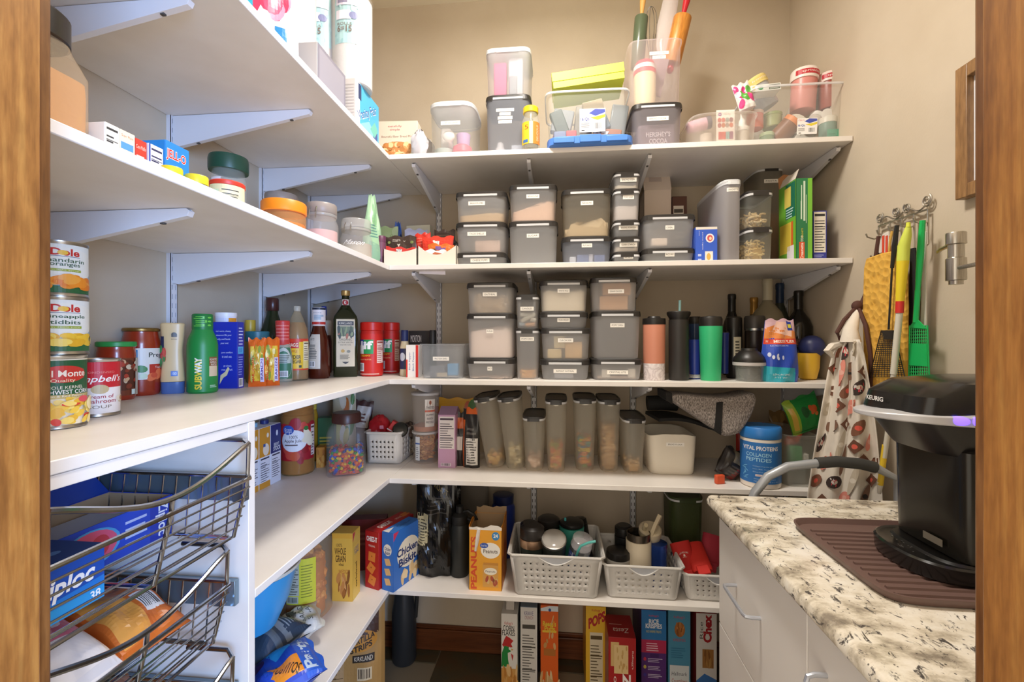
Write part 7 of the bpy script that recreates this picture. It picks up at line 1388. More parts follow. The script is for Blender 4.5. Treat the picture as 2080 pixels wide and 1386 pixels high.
floor_box('white rice cereal box with red lettering next to the cabinet', 1414, 1456, 1246, '8a2a2c', a, d=.16)
# tortilla bag and dark bin under the left shelf
a = Art('b0884f', 6); a.rect(0, .72, .9, .92, '4a2a1a').ell(.62, .68, .26, .08, 'c98a2c').text('TORTILLA', .62, .69, .44, .045, '2a1c12', .12, bold=.03).text('STRIPS', .62, .635, .36, .045, '2a1c12', .12, bold=.03).rect(.48, .52, .84, .58, '2c221a').text('KIRKLAND', .66, .55, .3, .035, 'e3d8c4', .0).bars(.56, .38, .8, .48, 8, '3a2a1c', 'd8c4a0').facts(.05, .3, .34, .66, '6a5030', 'b8966a', 9).poly([(.52,.26),(.86,.28),(.86,.33),(.52,.31)], 'b03a2c').text('MISSION', .69, .295, .28, .03, 'e8d0b8').rect(0, 0, 1, .2, '3a2014')
for k in range(12): a.poly([(.083*k, .2), (.083*k+.042, .25), (.083*k+.083, .2)], '3a2014')
pouch('tortilla_bag', 'large tan tortilla strip bag standing on the floor under the left shelf', 'bag', -.70, 1.53, .001, .2, .42, .1, 'ae8650', .3, a, seed=101, rough=.5, wr=.006)
x, y, r, h = rspot(796, 846, 1222, 0, 1358)
t = vessel('vacuum_canister', 'dark grey upright canister on the floor under the shelf corner', 'canister', x, y, .0004, [('body', [(r*.9, 0), (r, .01), (r, .2), (r*.8, .26), (r*.6, .33)], C('2c3034', .4)), ('cap', [(r*.62, .33), (r*.66, .34), (r*.5, .38)], C('1d1f22', .4))])
obj('handle', G().tube([(r*.2, 0, .37), (r*.6, 0, .42), (r*1.0, 0, .4), (r*1.15, 0, .3), (r*.98, 0, .18)], .008, C('232528', .4)), t)

# ------------------------------------------------------------------ wire pull-out baskets
RAIL = C('7f93a0', .3, .7)
def wire_basket(label, xf, ztop, slide_col=RAIL):
    """front at x = xf, ztop = height of the rim ends (relative to the eye)"""
    z = H+ztop; y0, y1, xb = .432, .782, XL+.05; zb = z-.172; zr = z-.066
    t = thing('wire_basket', label, 'wire basket', (0, 0, 0), 0, 'chrome pull-out baskets')
    ym = (y0+y1)/2; n = 24; pts = []
    for i in range(n+1):
        s = i/n; c = 1-abs(2*s-1)**2.6; pts.append((xf, y0+(y1-y0)*s, z-.045*math.sin(s*math.pi)**1.3))
    # scooped rim that bends back at both ends
    rim = [(xf-.10, y0, z)]+[(xf-.02, y0, z)]+pts[1:-1]+[(xf-.02, y1, z), (xf-.10, y1, z)]
    obj('front_rim', G().tube(rim, .0042, CHROME, 8), t)
    obj('frame', G().tube([(xb, y0, zr), (xf-.008, y0, zr), (xf, y0+.01, zr), (xf, y1-.01, zr), (xf-.008, y1, zr), (xb, y1, zr)], .0036, CHROME, 8, closed=True), t)
    obj('frame', G().tube([(xb, y0+.012, zb), (xf-.04, y0+.012, zb), (xf-.032, y0+.022, zb), (xf-.032, y1-.022, zb), (xf-.04, y1-.012, zb), (xb, y1-.012, zb)], .003, CHROME, 8, closed=True), t)
    for y in (y0+.012, ym, y1-.012):
        obj('upright', G().tube([(xf-.001, y, z-(.004 if y != ym else .045)), (xf-.003, y, zr), (xf-.03, y, zb), (xf-.036, y, zb-.003), (xf-.12, y, zb-.003)], .0034, CHROME, 8), t)
    for k in range(1, 6):
        s = k/6; zz = zr+(zb-zr)*s; xx = xf-.03*s
        obj('front_wire', G().tube([(xx, y0+.004, zz), (xx, y1-.004, zz)], .0016, CHROME, 6), t)
    proto = None
    for sd, y in ((0, y1), (1, y0)):
        yy = -.012 if not sd else .012
        for k in range(17):
            x = xf-.045-k*.0265
            if proto is None or k == 0: proto = w_ = obj('side_wire', G().tube([(0, 0, zr), (0, yy, zb)], .0015, CHROME, 6), t)
            else: w_ = proto.copy(); COL.objects.link(w_)
            w_.location = (x, y, 0)
    pb = None
    for k in range(12):
        x = xf-.055-k*.038
        if pb is None: pb = w_ = obj('bottom_wire', G().tube([(0, y0+.012, zb-.003), (0, y1-.012, zb-.003)], .0015, CHROME, 6), t)
        else: w_ = pb.copy(); COL.objects.link(w_)
        w_.location = (x, 0, 0)
    g = G().box(xb, y1+.004, zr-.048, -.575 if xf > -.57 else -.59, y1+.016, zr-.002, slide_col)
    obj('slide', g, t, bevel=.001); obj('slide_end', G().box(xf-.045, y1+.003, zr-.05, xf-.022, y1+.02, zr-.004, C('6a7078', .35, .6)), t, bevel=.002)
    obj('slide', G().box(xb, y0-.016, zr-.048, -.60, y0-.004, zr-.002, slide_col), t, bevel=.001)
    return zb
zb1 = wire_basket('upper chrome wire pull-out basket with zipper bag boxes', -.55, -.185)
zb2 = wire_basket('middle chrome wire pull-out basket with bread bags', -.59, -.379)
zb3 = wire_basket('lowest visible chrome wire pull-out basket', -.58, -.57)
a = Art('1c4fb0', 4); a.rect(0, 0, 1, .24, '2f9ae0').poly([(0,.24),(1,.24),(1,.42),(0,.3)], '2478d0').text('Ziploc', .66, .54, .5, .42, 'f4f6fa', .0, bold=.03, shear=.1).text('38', .92, .13, .09, .16, 'eef4fa', bold=.02)
a2 = Art('1a3f8c', 3); a2.lines(.3, .5, .8, .75, 3, '4a78c0').rect(.05, .1, .6, .35, '101c3a').ell(.75, .3, .06, .06, '5a8ad0')
carton('bag_box', 'blue zipper bag box with large white lettering at the front of the upper basket', -.62-.06, .498, zb1+.0005, .155, .11, .074, '1c4a9c', math.pi/2, front=a, top=a2, group='zipper bag boxes')
a = Art('1f46c0', 4); a.rect(.82, 0, 1, 1, '1a34a8').text('Ziploc', .91, .5, .86, .1, 'e8ecf6', -1, bold=.02).ell(.42, .5, .19, .42, '4aa0dc').ell(.42, .5, .17, .38, 'd85a80').ell(.36, .55, .07, .2, 'e8dcc0').ell(.48, .5, .06, .24, 'c23a4a').lines(.64, .2, .8, .9, 4, 'b8c8f0', .35).rect(0, 0, .14, 1, '2f8ab0')
t = carton('bag_box', 'opened dark blue zipper bag box lying behind in the upper basket', -.706-.065, .648, zb1+.0005, .26, .13, .07, '1f46b8', math.pi/2, front=a, group='zipper bag boxes', open_top=True)
obj('bags', G().box(-.11, -.05, .01, .11, .05, .05, C('cdd0d8', .3, 0, .8)), t, bevel=.006)
f_ = obj('flap', G().prism([(-.13, 0), (.13, 0), (.12, .045), (.02, .05), (-.05, .04), (-.12, .03)], -.0006, .0006, C('1d3f9c', .4)), t); f_.location = (0, .065, .07); f_.rotation_euler = (-.6, 0, 0)
a = Art('dfe0e6', 3); a.text('OUR', .3, .25, .4, .25, 'b83a4a').rect(.6, .5, .85, .8, 'c2405a').rect(.9, .3, 1, .9, 'c2203a').rect(.45, .2, .55, .35, 'd8b83a')
pouch('bread_bag', 'clear bag with red print at the back of the upper basket', 'bag', -.90, .50, zb1+.0005, .16, .165, .09, 'd9dade', math.pi/2+.3, a, seed=111)
a = Art('1c2440', 3); a.rect(.1, .2, .9, .8, '26325a').rect(.2, .5, .6, .7, '8a2a3c')
carton('foil_box', 'dark navy box standing at the back right of the upper basket', -.95, .66, zb1+.0005, .2, .06, .13, '1c2440', math.pi/2, front=a)
a = Art('e6e0de', 4); a.rect(.0, .35, 1, .75, 'e0788a').blobs(.1, .35, .9, .75, 8, ['d8607a', 'eca0aa'], .12).text('BREAD', .5, .55, .6, .16, 'f4e6e8', bold=.02).ell(.5, .85, .15, .06, '3a5ab0')
pouch('bread_bag', 'white and pink bread bag in the middle basket', 'bag', -.655, .565, zb2+.056, .14, .2, .1, 'e6dfdd', math.pi/2-.05, a, tilt=(-1.2, 0, 0), seed=112, bottom_seal=True, wr=.005)
a = Art('d8722c', 4); a.rect(.1, .1, .5, .9, 'e8a24a').bars(.55, .3, .85, .6, 8)
pouch('tortilla_pack', 'orange tortilla bag in the middle basket', 'bag', -.66, .70, zb2+.045, .12, .15, .07, 'd0682a', math.pi/2-.1, a, tilt=(-1.2, 0, 0), seed=113, bottom_seal=True, wr=.005)
crumple('bun_bag', 'brown bag of buns at the right of the middle basket', 'bag', (-.86, .71, zb2+.001), .06, .05, .042, C('b8703a', .35), 15, amp=.15)
crumple('bread_bag', 'plain white bag behind the pink bread bag', 'bag', (-.90, .53, zb2+.001), .07, .07, .06, C('e0dcd8', .4), 16, amp=.15)
a = Art('c9782c', 3); a.blobs(.1, .1, .9, .9, 12, ['d89048', 'b8642a'], .12)
pouch('bread_bag', 'orange brown bread bag in the lowest visible basket', 'bag', -.66, .64, zb3+.055, .2, .2, .1, 'c87a3a', math.pi/2-.3, a, tilt=(-1.3, 0, 0), seed=117, bottom_seal=True)
a = Art('4aa0d8', 3); a.rect(.1, .3, .9, .7, 'e6eaf0')
pouch('bread_bag', 'blue and white bread bag by the jamb in the lowest visible basket', 'bag', -.70, .48, zb3+.05, .1, .16, .08, '5aa8d8', math.pi/2, a, tilt=(-.9, 0, 0), seed=118, bottom_seal=True)

# ------------------------------------------------------------------ on the counter: mat and coffee maker
BRN = C('6f5750', .45); cz = CZ+.0004
mx0, mx1, my0, my1 = .498, .885, .742, 1.058; t = thing('drying_mat', 'brown ribbed rubber drying mat under the coffee maker', 'mat', ((mx0+mx1)/2, (my0+my1)/2, cz)); hx, hy = (mx1-mx0)/2, (my1-my0)/2; n = 9
obj('tray', G().loft([(hx*.95, hy*.95, 0, n), (hx*.97, hy*.97, .001, n), (hx, hy, .012, n), (hx, hy, .014, n), (hx*.985, hy*.982, .014, n), (hx*.955, hy*.95, .004, n)], BRN, 60), t)
for k in range(13):
    y = -hy*.82+k*hy*1.5/12; obj('ridge', G().prism([(-.004, 0), (.004, 0), (.0025, .0035), (-.0025, .0035)], -hx*.86, hx*.86, BRN, Matrix.Translation((0, y, .004)) @ Matrix.Rotation(math.pi/2, 4, 'Z')), t)
KB = C('161514', .28); KG = C('1d1c1b', .15); KC = C('26241f', .22, .3)
t = thing('coffee_maker', 'black single serve coffee maker with a silver lid handle', 'coffee maker', (.0, .0, CZ+.0085)); y0, y1 = .792, .972; yc = (y0+y1)/2; hw = (y1-y0)/2
# local helper: plan shapes in x (depth, front at small x), y
def kslab(nm, x0, x1, z0, z1, m, k0=1, k1=1, n=5, sx0=0, sx1=0, parent=None, seg=40):
    cx_, hx_ = (x0+x1)/2, (x1-x0)/2
    return obj(nm, G().loft([(hx_*k0*.97, hw*k0*.97, z0, n, cx_+sx0, yc), (hx_*k0, hw*k0, z0+.004, n, cx_+sx0, yc), (hx_*k1, hw*k1, z1-.004, n, cx_+sx1, yc), (hx_*k1*.96, hw*k1*.96, z1, n, cx_+sx1, yc)], m, seg), t)
kslab('base', .625, .895, 0, .03, KB, 1, 1, 4)
kslab('column', .648, .895, .028, .215, KC, .97, 1, 7)
kslab('reservoir', .80, .905, .02, .27, C('22221f', .1, 0, .8), 1.06, 1.06, 7)
# head: tapered body under a domed lid
kslab('head', .592, .895, .203, .262, KB, .86, 1.02, 4.5, .012, 0)
cxh, hxh = .742, .157
obj('lid', G().loft([(hxh*1.0, hw*1.04, .262, 4.5, cxh, yc), (hxh*1.02, hw*1.06, .27, 4.5, cxh, yc), (hxh*.99, hw*1.03, .30, 4.5, cxh+.004, yc), (hxh*.86, hw*.9, .322, 4, cxh+.016, yc), (hxh*.55, hw*.55, .331, 3, cxh+.03, yc), (hxh*.1, hw*.1, .333, 3, cxh+.03, yc)], C('1b1a19', .22), 44), t)
# silver band handle wrapping the front, swelling at the near side
band = []
for i in range(25):
    q = math.pi*(1.5-1.0*i/24)  # from near side (y-) round the front to far side
    cx_ = cxh+math.cos(q)*hxh*1.1*(1 if math.cos(q) < 0 else .5); cy_ = yc+math.sin(q)*hw*1.1*1.02; zz = .262+.0*i; hgt = .010+.016*(max(0, 1-i/14))
    band.append((cx_, cy_, zz, hgt))
rs = []
for x, y, z, hg in band:
    vx, vy = x-cxh, y-yc; L_ = math.hypot(vx, vy); vx, vy = vx/L_, vy/L_; o_ = .004+.022*max(0, -vx)
    rs.append([(x-vx*.012, y-vy*.012, z-hg*.45), (x+vx*o_, y+vy*o_, z-hg*.2), (x+vx*o_, y+vy*o_, z+hg*.5), (x-vx*.012, y-vy*.012, z+hg*.8)])
obj('handle_band', G().rings(rs, C('c4c4c6', .35, .15)), t, bevel=.002)
# brand lettering and buttons
a = Art(None); a.text('KEURIG', .5, .5, .92, .7, 'e6e4e0', bold=.03)
fx_ = cxh-hxh*1.02
a.put('lettering', t, lambda X, Yv, d: (cxh-hxh*1.02*(1-min(.98, abs((X-.022)/(hw*1.05)))**4.5)**(1/4.5)-d-.0006, yc-X+.022, .281+Yv), .05, .012, .006)
EM = node_mat('blue_led', lambda nt, b: (b.inputs['Base Color'].__setattr__('default_value', (.2, .15, 1, 1)), b.inputs['Emission Color'].__setattr__('default_value', (.10, .05, 1, 1)), b.inputs['Emission Strength'].__setattr__('default_value', 2.2)))
for k in range(3):
    q = math.pi*(1.5-(.11+.04*k)); x_, y_ = cxh+math.cos(q)*hxh*1.1, yc+math.sin(q)*hw*1.122; vx, vy = x_-cxh, y_-yc; L_ = math.hypot(vx, vy); o_ = .004+.022*max(0, -vx/L_)
    o = obj('indicator_light', G().sphere((0, 0, 0), .013, .0035, .0075, EM, 14, 8), t); o.location = (x_+vx/L_*(o_+.0005), y_+vy/L_*(o_+.0005), .267); o.rotation_euler = (0, 0, math.atan2(vy, vx)+math.pi/2)
# drip tray
trx, tr_r = .672, .078
obj('drip_tray', G().loft([(tr_r*1.0, hw*.98, .0, 2.4, trx, yc), (tr_r*1.03, hw*1.02, .004, 2.4, trx, yc), (tr_r*1.05, hw*1.04, .026, 2.4, trx, yc), (tr_r*1.0, hw*1.0, .029, 2.4, trx, yc), (tr_r*.95, hw*.95, .0265, 2.4, trx, yc)], KG, 44), t)
g = G(); rn = random.Random(2)
for k in range(110):
    q, rr = rn.uniform(0, 6.28), math.sqrt(rn.random()); x, y = trx-.01+math.cos(q)*rr*.055, yc+math.sin(q)*rr*.062; g.add([(x+.0014*math.cos(b_), y+.0014*math.sin(b_), .0272) for b_ in (0, 1.05, 2.1, 3.14, 4.2, 5.2)], [tuple(range(6))], C('5a5854', .3), False)
obj('drain_holes', g, t)['kind'] = 'stuff'
st = obj('sticker', G().box(-.0006, -.02, -.006, .0006, .02, .006, C('8a8478', .5)), t); st.location = (.6465, .86, .05)

# ------------------------------------------------------------------ step stool folded between counter and shelves
GT = C('a7abb0', .35, .3); BG = C('3a3a38', .6); Ys = 1.27
def w(u, v, Y=Ys): return on_y(u, v, Y)
t = thing('step_stool', 'folded grey tube step stool with a black grip between counter and shelves', 'step stool', (0, 0, 0))
p0, p1, p2, p3 = w(1534, 1000), w(1560, 968), w(1600, 948), w(1662, 941)
xr = .875
obj('handle_tube', G().tube([(.41, Ys, .003), (.45, Ys, .4), (p0.x-.02, Ys, p0.z-.06), tuple(p0), tuple(p1), tuple(p2), tuple(p3)], .0115, GT, 12), t)
pe = w(1778, 950); obj('grip', G().tube([tuple(p3-Vector((.004, 0, 0))), tuple(w(1700, 938)), tuple(w(1750, 943)), (min(pe.x, xr), Ys, pe.z)], .0145, BG, 12), t)
obj('handle_tube', G().tube([(min(pe.x, xr), Ys, pe.z), (xr, Ys, pe.z-.03), (xr+.005, Ys, .4), (xr+.01, Ys, .003)], .0115, GT, 12), t)
obj('rear_leg', G().tube([(.455, Ys+.05, .003), (.50, Ys+.03, .5), (.52, Ys+.02, .7)], .0105, GT, 12), t); obj('rear_leg', G().tube([(.87, Ys+.05, .003), (.86, Ys+.02, .7)], .0105, GT, 12), t)
for zz in (.25, .5): obj('step', G().box(.46+.05*zz, Ys+.012, zz, .872, Ys+.035, zz+.2, C('6a6c6e', .6)), t, bevel=.006)

# ------------------------------------------------------------------ things hanging on the right wall
X0 = XR-.012
def wl(u, v, X=None): return on_x(u, v, X0 if X is None else X)
rk = thing('hook_rack', 'brushed nickel scrolled hook rack on the right wall', 'hook rack', (0, 0, 0))
za = H+.3176; yA, yB = 1.39, 1.217
obj('bar', G().tube([(X0, yA, za), (X0, yB, za)], .0026, NICKEL, 8), rk)
def scroll(y, z, s, flip=1):
    pts = []
    for i in range(30):
        q = i/29*4*math.pi; r_ = s*(1-i/29*.82); pts.append((X0, y+flip*math.cos(q+2.2)*r_, z+math.sin(q+2.2)*r_))
    obj('scroll', G().tube(pts, .0021, NICKEL, 6), rk)
for y, s in ((yA-.004, .015), (yA-.068, .014), (yA-.105, .014), (yB+.004, .016)): scroll(y, za+.022+.0*s, s, 1 if s != .014 else -1)
obj('scroll_wire', G().tube([(X0, yA-.008+(yB-yA+.016)*i/24, za+.012+.008*math.sin(i/24*math.pi*4)) for i in range(25)], .002, NICKEL, 6), rk)
ys = [yA+(yB-yA)*k/4 for k in range(5)]
for y in ys:
    obj('hook', G().tube([(X0, y, za), (X0, y, za-.085), (X0-.006, y, za-.093), (X0-.018, y, za-.092), (X0-.022, y, za-.082)], .0024, NICKEL, 8), rk)
    obj('hook', G().tube([(X0, y, za-.03), (X0-.012, y, za-.036), (X0-.03, y, za-.03), (X0-.034, y, za-.02)], .0022, NICKEL, 8), rk)
def sheet(u_v, X, th, m, name, parent=None, bevel=.0015):
    P = [on_x(u, v, X) for u, v in u_v]; g = G()
    pts = [(-p.y, p.z) for p in P]  # local x = -y
    g.prism(pts, 0, th, m, Matrix(((0, -1, 0, X), (-1, 0, 0, 0), (0, 0, 1, 0), (0, 0, 0, 1))))
    return obj(name, g, parent, bevel=bevel)
# yellow quilted mitt/towel
def m_quilt(nt, b):
    n = tex(nt, 'ShaderNodeTexVoronoi', 'Object', 55); r_ = ramp(nt, n.outputs['Distance'], [(.0, 'd39a34'), (.5, 'e2af4a')]); nt.links.new(r_.outputs[0], b.inputs['Base Color']); b.inputs['Roughness'].default_value = .9; bump(nt, b, n.outputs['Distance'], .8, .006)
t = thing('oven_towel', 'mustard yellow quilted hanging towel on the hook rack', 'towel', (0, 0, 0))
sheet([(1763, 545), (1768, 525), (1800, 514), (1834, 508), (1845, 520), (1848, 620), (1846, 780), (1765, 800), (1760, 640)], X0-.028, .012, node_mat('quilt', m_quilt), 'cloth', t, .004)
obj('loop', G().tube([tuple(wl(1806, 512, X0-.03)), tuple(wl(1808, 490, X0-.03)), tuple(wl(1812, 470, X0-.026))], .003, C('c9a04a', .8)), t)
t = thing('striped_towel', 'red and white striped cloth hanging behind the yellow towel', 'towel', (0, 0, 0))
sheet([(1789, 515), (1792, 478), (1808, 470), (1812, 515)], X0-.014, .006, C('d8d2c8', .9), 'cloth', t)
for u in (1792, 1799, 1806): sheet([(u, 514), (u+.5, 480), (u+4.5, 478), (u+4, 514)], X0-.0205, .0012, C('d24a30', .9), 'stripe', t, 0)
t = thing('black_towel', 'black cloth strip hanging behind the green fly swatter', 'towel', (0, 0, 0))
sheet([(1852, 505), (1862, 503), (1866, 770), (1846, 772)], X0-.012, .005, C('1d1b1a', .9), 'cloth', t)
t = thing('patterned_towel', 'grey and white patterned strip of cloth at the right end of the rack', 'towel', (0, 0, 0))
sheet([(1878, 470), (1884, 470), (1884, 665), (1872, 668)], X0-.012, .004, C('cfc9bd', .9), 'cloth', t)
# fly swatters
def swatter(label, hu, hv, hb, handle_w, outline, Xp, m, rows, colsn, grid, neck):
    t = thing('fly_swatter', label, 'fly swatter', (0, 0, 0), 0, 'fly swatters on the hook rack')
    a, b = on_x(*hu, Xp), on_x(*hb, Xp); mid = on_x(*hv, Xp)
    obj('handle', G().tube([tuple(a), tuple(a.lerp(mid, .5)), tuple(mid)], [handle_w*.8, handle_w, handle_w*.7], m, 8), t)
    obj('shaft', G().tube([tuple(mid), tuple(b)], neck, m, 8), t)
    (ul0, vt0), (ur0, _), (ur1, vb1), (ul1, _) = outline
    P = lambda s, q: on_x((ul0+(ur0-ul0)*s)*(1-q)+(ul1+(ur1-ul1)*s)*q, vt0+(vb1-vt0)*q, Xp)
    g = G()
    for i in range(colsn+1): g.tube([tuple(P(i/colsn, 0)), tuple(P(i/colsn, 1))], grid, m, 4)
    o = obj('mesh_bars', g, t); o['kind'] = 'stuff'
    g = G()
    for j in range(rows+1): g.tube([tuple(P(0, j/rows)), tuple(P(1, j/rows))], grid, m, 4)
    o = obj('mesh_bars', g, t); o['kind'] = 'stuff'
    obj('frame', G().tube([tuple(P(0, 0)), tuple(P(1, 0)), tuple(P(1, 1)), tuple(P(0, 1))], grid*1.6, m, 6, closed=True), t)
    return t, P
t, P = swatter('black plastic fly swatter in front of the yellow towel', (1822, 458), (1812, 545), (1805, 670), .006, ((1790, 672), (1816, 672), (1838, 766), (1766, 766)), X0-.05, C('23211f', .45), 22, 12, .0009, .0024)
sheet([(1793, 672), (1816, 672), (1815, 690), (1798, 690)], X0-.052, .003, C('23211f', .45), 'collar', t, 0)
GR = C('17b35c', .4)
t, P = swatter('bright green plastic fly swatter at the right of the rack', (1874, 448), (1864, 590), (1860, 655), .0075, ((1848, 662), (1884, 666), (1888, 775), (1846, 771)), X0-.032, GR, 18, 9, .0011, .006)
sheet([(1849, 697), (1884, 699), (1886, 745), (1847, 742)], X0-.033, .0022, GR, 'solid_panel', t, 0)
sheet([(1856, 655), (1866, 650), (1884, 668), (1848, 666)], X0-.033, .0022, GR, 'collar', t, 0)
a = Art(None); a.text('luma', .5, .6, .8, .3, 'c9f0da', 2, shear=.2).text('INSURANCE', .5, .9, .8, .1, 'c9f0da', 2).ell(.55, .25, .22, .14, 'c9f0da')
p = on_x(1866, 738, X0-.0335); a.put('lettering', t, flat(tuple(p), (0, -1, 0), (0, 0, 1)), .03, .035)
# duster pole: lime sleeve, yellow, red band, white pole
t = thing('duster_pole', 'telescopic pole with lime and yellow handle and red band', 'pole', (0, 0, 0)); Xp = X0-.066
pl = lambda u, v: tuple(on_x(u, v, Xp))
obj('tip', G().tube([pl(1845, 452), pl(1845, 462)], [.004, .005], C('d8e04a', .4), 10), t)
obj('lime_sleeve', G().tube([pl(1845, 462), pl(1842, 478), pl(1836, 500), pl(1834, 530)], [.006, .0095, .0125, .0125], C('d4e05a', .5), 14), t)
obj('yellow_sleeve', G().tube([pl(1834, 530), pl(1828, 612)], [.0125, .0085], C('ecd32a', .5), 14), t)
obj('red_band', G().tube([pl(1828, 612), pl(1827, 636)], [.0086, .0086], C('d2302a', .5), 14), t)
obj('pole', G().tube([pl(1827, 636), pl(1815, 760)], .0072, C('d8d4c4', .4), 14), t)
obj('pole', G().tube([pl(1815, 760), pl(1806, 860), pl(1796, 930)], .0058, C('cfcabb', .4), 14), t)
obj('yellow_sleeve', G().tube([pl(1798, 905), pl(1788, 985)], .0068, C('e6c22c', .5), 14), t); obj('end_clip', G().tube([pl(1788, 980), pl(1786, 1003)], [.0075, .004], C('e3dfd2', .4), 10), t)
# apron
def m_cloth(nt, b):
    b.inputs['Base Color'].default_value = (*lin('dfd6c8'), 1); b.inputs['Roughness'].default_value = .9
    n = tex(nt, 'ShaderNodeTexNoise', 'Object', 24, Detail=4); bump(nt, b, n.outputs['Fac'], .35, .01)
t = thing('apron', 'cream apron with brown doughnut print hanging by a brown strap', 'apron', (0, 0, 0))
LU = [(690, 1712, 1745), (720, 1690, 1755), (760, 1680, 1762), (820, 1670, 1772), (880, 1660, 1780), (940, 1650, 1786), (1010, 1640, 1792), (1070, 1634, 1795)]
def apr(s, v):
    for (v0, a0, b0), (v1, a1, b1) in zip(LU, LU[1:]):
        if v <= v1: break
    k = (v-v0)/(v1-v0); a_, b_ = a0+(a1-a0)*k, b0+(b1-b0)*k; u = a_+(b_-a_)*s
    fold = (math.sin(s*17+v*.006)*.010+math.sin(s*7+1)*.008)*min(1, (v-660)/120)
    Y = 1.425-.105*s+fold
    return on_y(u, v, Y)
g = G(); nu, nv = 44, 40; vs_ = [690+380*j/nv for j in range(nv+1)]
g.add([tuple(apr(i/nu, v)) for v in vs_ for i in range(nu+1)], [(j*(nu+1)+i, j*(nu+1)+i+1, (j+1)*(nu+1)+i+1, (j+1)*(nu+1)+i) for j in range(nv) for i in range(nu)], node_mat('apron_cloth', m_cloth))
obj('cloth', g, t, sharp=0, solid=.0015)
a = Art(None, 12); rn = random.Random(11)
GRID = [(.12+.25*(i % 4)+.1*((i//4) % 2), .05+.098*(i//4)) for i in range(40)]
for k, (x, y) in enumerate(GRID):
    x += rn.uniform(-.04, .04); y += rn.uniform(-.015, .015); kind = k % 7; sx, sy = .105, .040
    if not (.04 < x < .97 and .02 < y < .97): continue
    c = ['6f4a38', '7d523d', '3c2e2a', 'c4b8a4', '6a4634', 'd98a7a', '7a5a48'][kind]
    if kind in (0, 4): a.poly([(x-sx, y), (x, y-sy), (x+sx, y), (x, y+sy)], c).ell(x, y, sx*.34, sy*.34, 'd8604f' if kind else 'e6ddd0')
    else: a.ell(x, y, sx*(.95 if kind != 5 else .8), sy*.85, c, 16, rn.random()).ell(x, y, sx*.36, sy*.34, ['e6ddd0', 'd85a4a', 'c9b8a8', 'ddd4c4', 'e6ddd0', 'e0a898', '2c2624'][kind], 12)
    if kind == 2: a.blobs(x-sx*.6, y-sy*.5, x+sx*.6, y+sy*.5, 8, ['d8d0cc', 'c2404a'], .012, .5)
def amap(X, Yv, d):
    s = min(.99, max(.01, X+.5)); v = 1070-Yv*380; p = apr(s, v); q = apr(min(1, s+.01), v); r_ = apr(s, v+2); nrm = (q-p).cross(p-r_).normalized()
    return tuple(p+nrm*(d+.0006)) if nrm.y < 0 else tuple(p-nrm*(d+.0006))
a.put('doughnut_print', t, amap, 1, 1, strip=1/44, vstrip=1/40, rough=.9, base=.0012)
BR = C('4f2f26', .8)
obj('strap', G().tube([tuple(wl(1786, 480, X0-.02)), tuple(wl(1780, 520, X0-.02)), tuple(wl(1768, 570, X0-.02)), tuple(wl(1758, 600, X0-.03)), tuple(wl(1748, 622, X0-.04))], .0062, BR, 8), t)
kn = wl(1742, 622, X0-.045)
obj('knot', G().sphere((0, 0, 0), .016, .013, .016, BR), t).location = kn
obj('strap', G().tube([tuple(kn), tuple(on_y(1715, 650, 1.40)), tuple(on_y(1700, 676, 1.40)), tuple(on_y(1706, 690, 1.41)), tuple(on_y(1722, 668, 1.41))], .0058, BR, 8), t)
obj('strap', G().tube([tuple(kn), tuple(wl(1758, 660, X0-.05)), tuple(wl(1768, 720, X0-.045)), tuple(wl(1770, 790, X0-.04))], .0056, BR, 8), t)
P0, P1 = apr(.1, 692), apr(.9, 692)
obj('gather', G().tube([tuple(kn-Vector((0, 0, .012))), tuple((P0+P1)/2+Vector((0, 0, .03))), tuple((P0+P1)/2-Vector((0, 0, .004)))], [.008, .018, .026], node_mat('apron_cloth', m_cloth), 12), t)
obj('tie', G().tube([tuple(apr(.05, 700)), tuple(on_y(1690, 705, 1.40)), tuple(on_y(1680, 712, 1.395)), tuple(on_y(1692, 725, 1.40))], [.008, .012, .01, .005], node_mat('apron_cloth', m_cloth), 8), t)

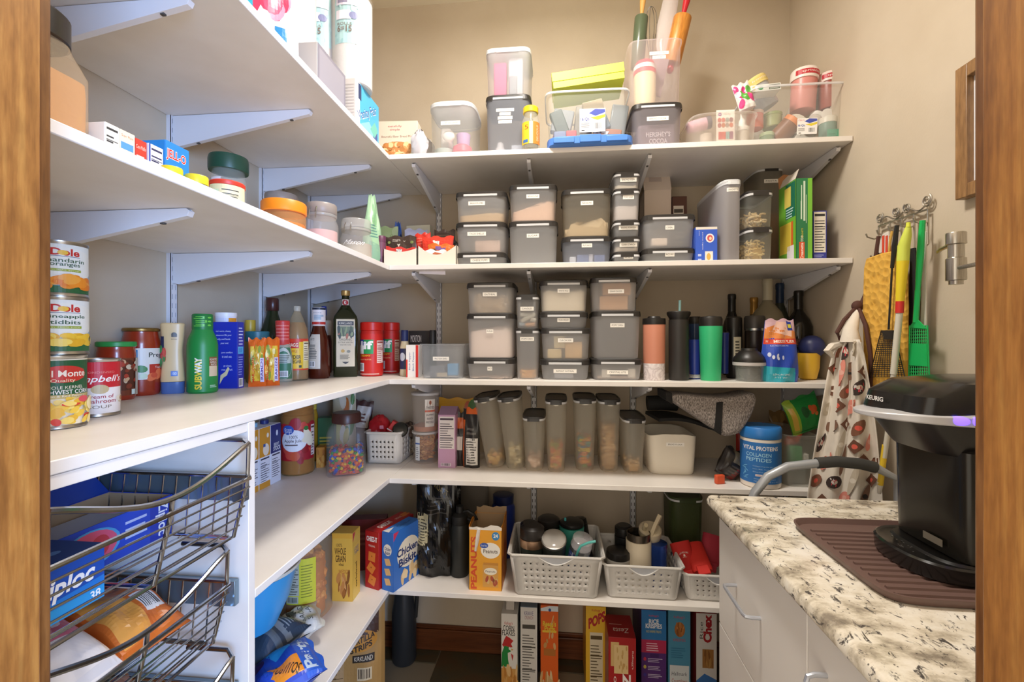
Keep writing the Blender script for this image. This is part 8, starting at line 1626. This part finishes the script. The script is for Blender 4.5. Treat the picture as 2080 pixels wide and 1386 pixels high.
# ------------------------------------------------------------------ swing arm and picture frame on the right wall
t = thing('swing_arm', 'brushed nickel swing arm joint standing out from the right wall', 'lamp arm', (0, 0, 0)); Xa = .815
q = on_x(1942, 525, Xa); ax, ay = q.x, q.y; zt_, zb_ = on_x(1942, 473, Xa).z, on_x(1942, 578, Xa).z; L = zt_-zb_; r = .0165
obj('joint', G().lathe([(r*.7, 0), (r*.7, L*.07), (r*.98, L*.08), (r, L*.1), (r, L*.5), (r*.8, L*.52), (r*.8, L*.76), (r, L*.78), (r, L*.98), (r*.95, L)], NICKEL, 30, M=Matrix.Translation((ax, ay, zb_))), t)
obj('arm', G().tube([(ax-.0, ay+r*.5, zb_+L*.8), (ax+.01, ay+.05, zb_+L*.77), (ax+.02, ay+.07, zb_+L*.75)], .0042, NICKEL, 10), t)
obj('arm', G().tube([(ax-r*.4, ay-r, zb_+L*.3), (ax-.01, ay-.08, zb_+L*.31), (ax+.02, ay-.16, zb_+L*.31)], .0042, NICKEL, 10), t)
obj('wall_plate', G().lathe([(.03, 0), (.03, .008), (.02, .012)], NICKEL, 28, M=Matrix.Translation((XR, ay-.16, zb_+L*.31)) @ Matrix.Rotation(-math.pi/2, 4, 'Y')), t); obj('arm', G().tube([(ax+.02, ay-.16, zb_+L*.31), (XR-.01, ay-.16, zb_+L*.31)], .0042, NICKEL, 10), t)
RUST = node_mat('frame_wood', m_wood('7a5a38', '97724a', 'b08a5c'))
t = thing('picture_frame', 'rustic wooden picture frame on the right wall by the door', 'picture frame', (0, 0, 0))
y1_, z0_, z1_ = 1.128, H+.312, H+.606; y0_ = .86; fwid = .03; th = .022
for nm, b in (('frame_side', (y1_-fwid, z0_, y1_, z1_)), ('frame_side', (y0_, z0_, y0_+fwid, z1_)), ('frame_side', (y0_+fwid, z1_-fwid, y1_-fwid, z1_)), ('frame_side', (y0_+fwid, z0_, y1_-fwid, z0_+fwid))):
    obj(nm, G().box(XR-.0006-th, b[0], b[1], XR-.0006, b[2], b[3], RUST), t, bevel=.002)
obj('picture', G().box(XR-.008, y0_+fwid, z0_+fwid, XR-.001, y1_-fwid, z1_-fwid, C('dcdcdf', .3)), t)
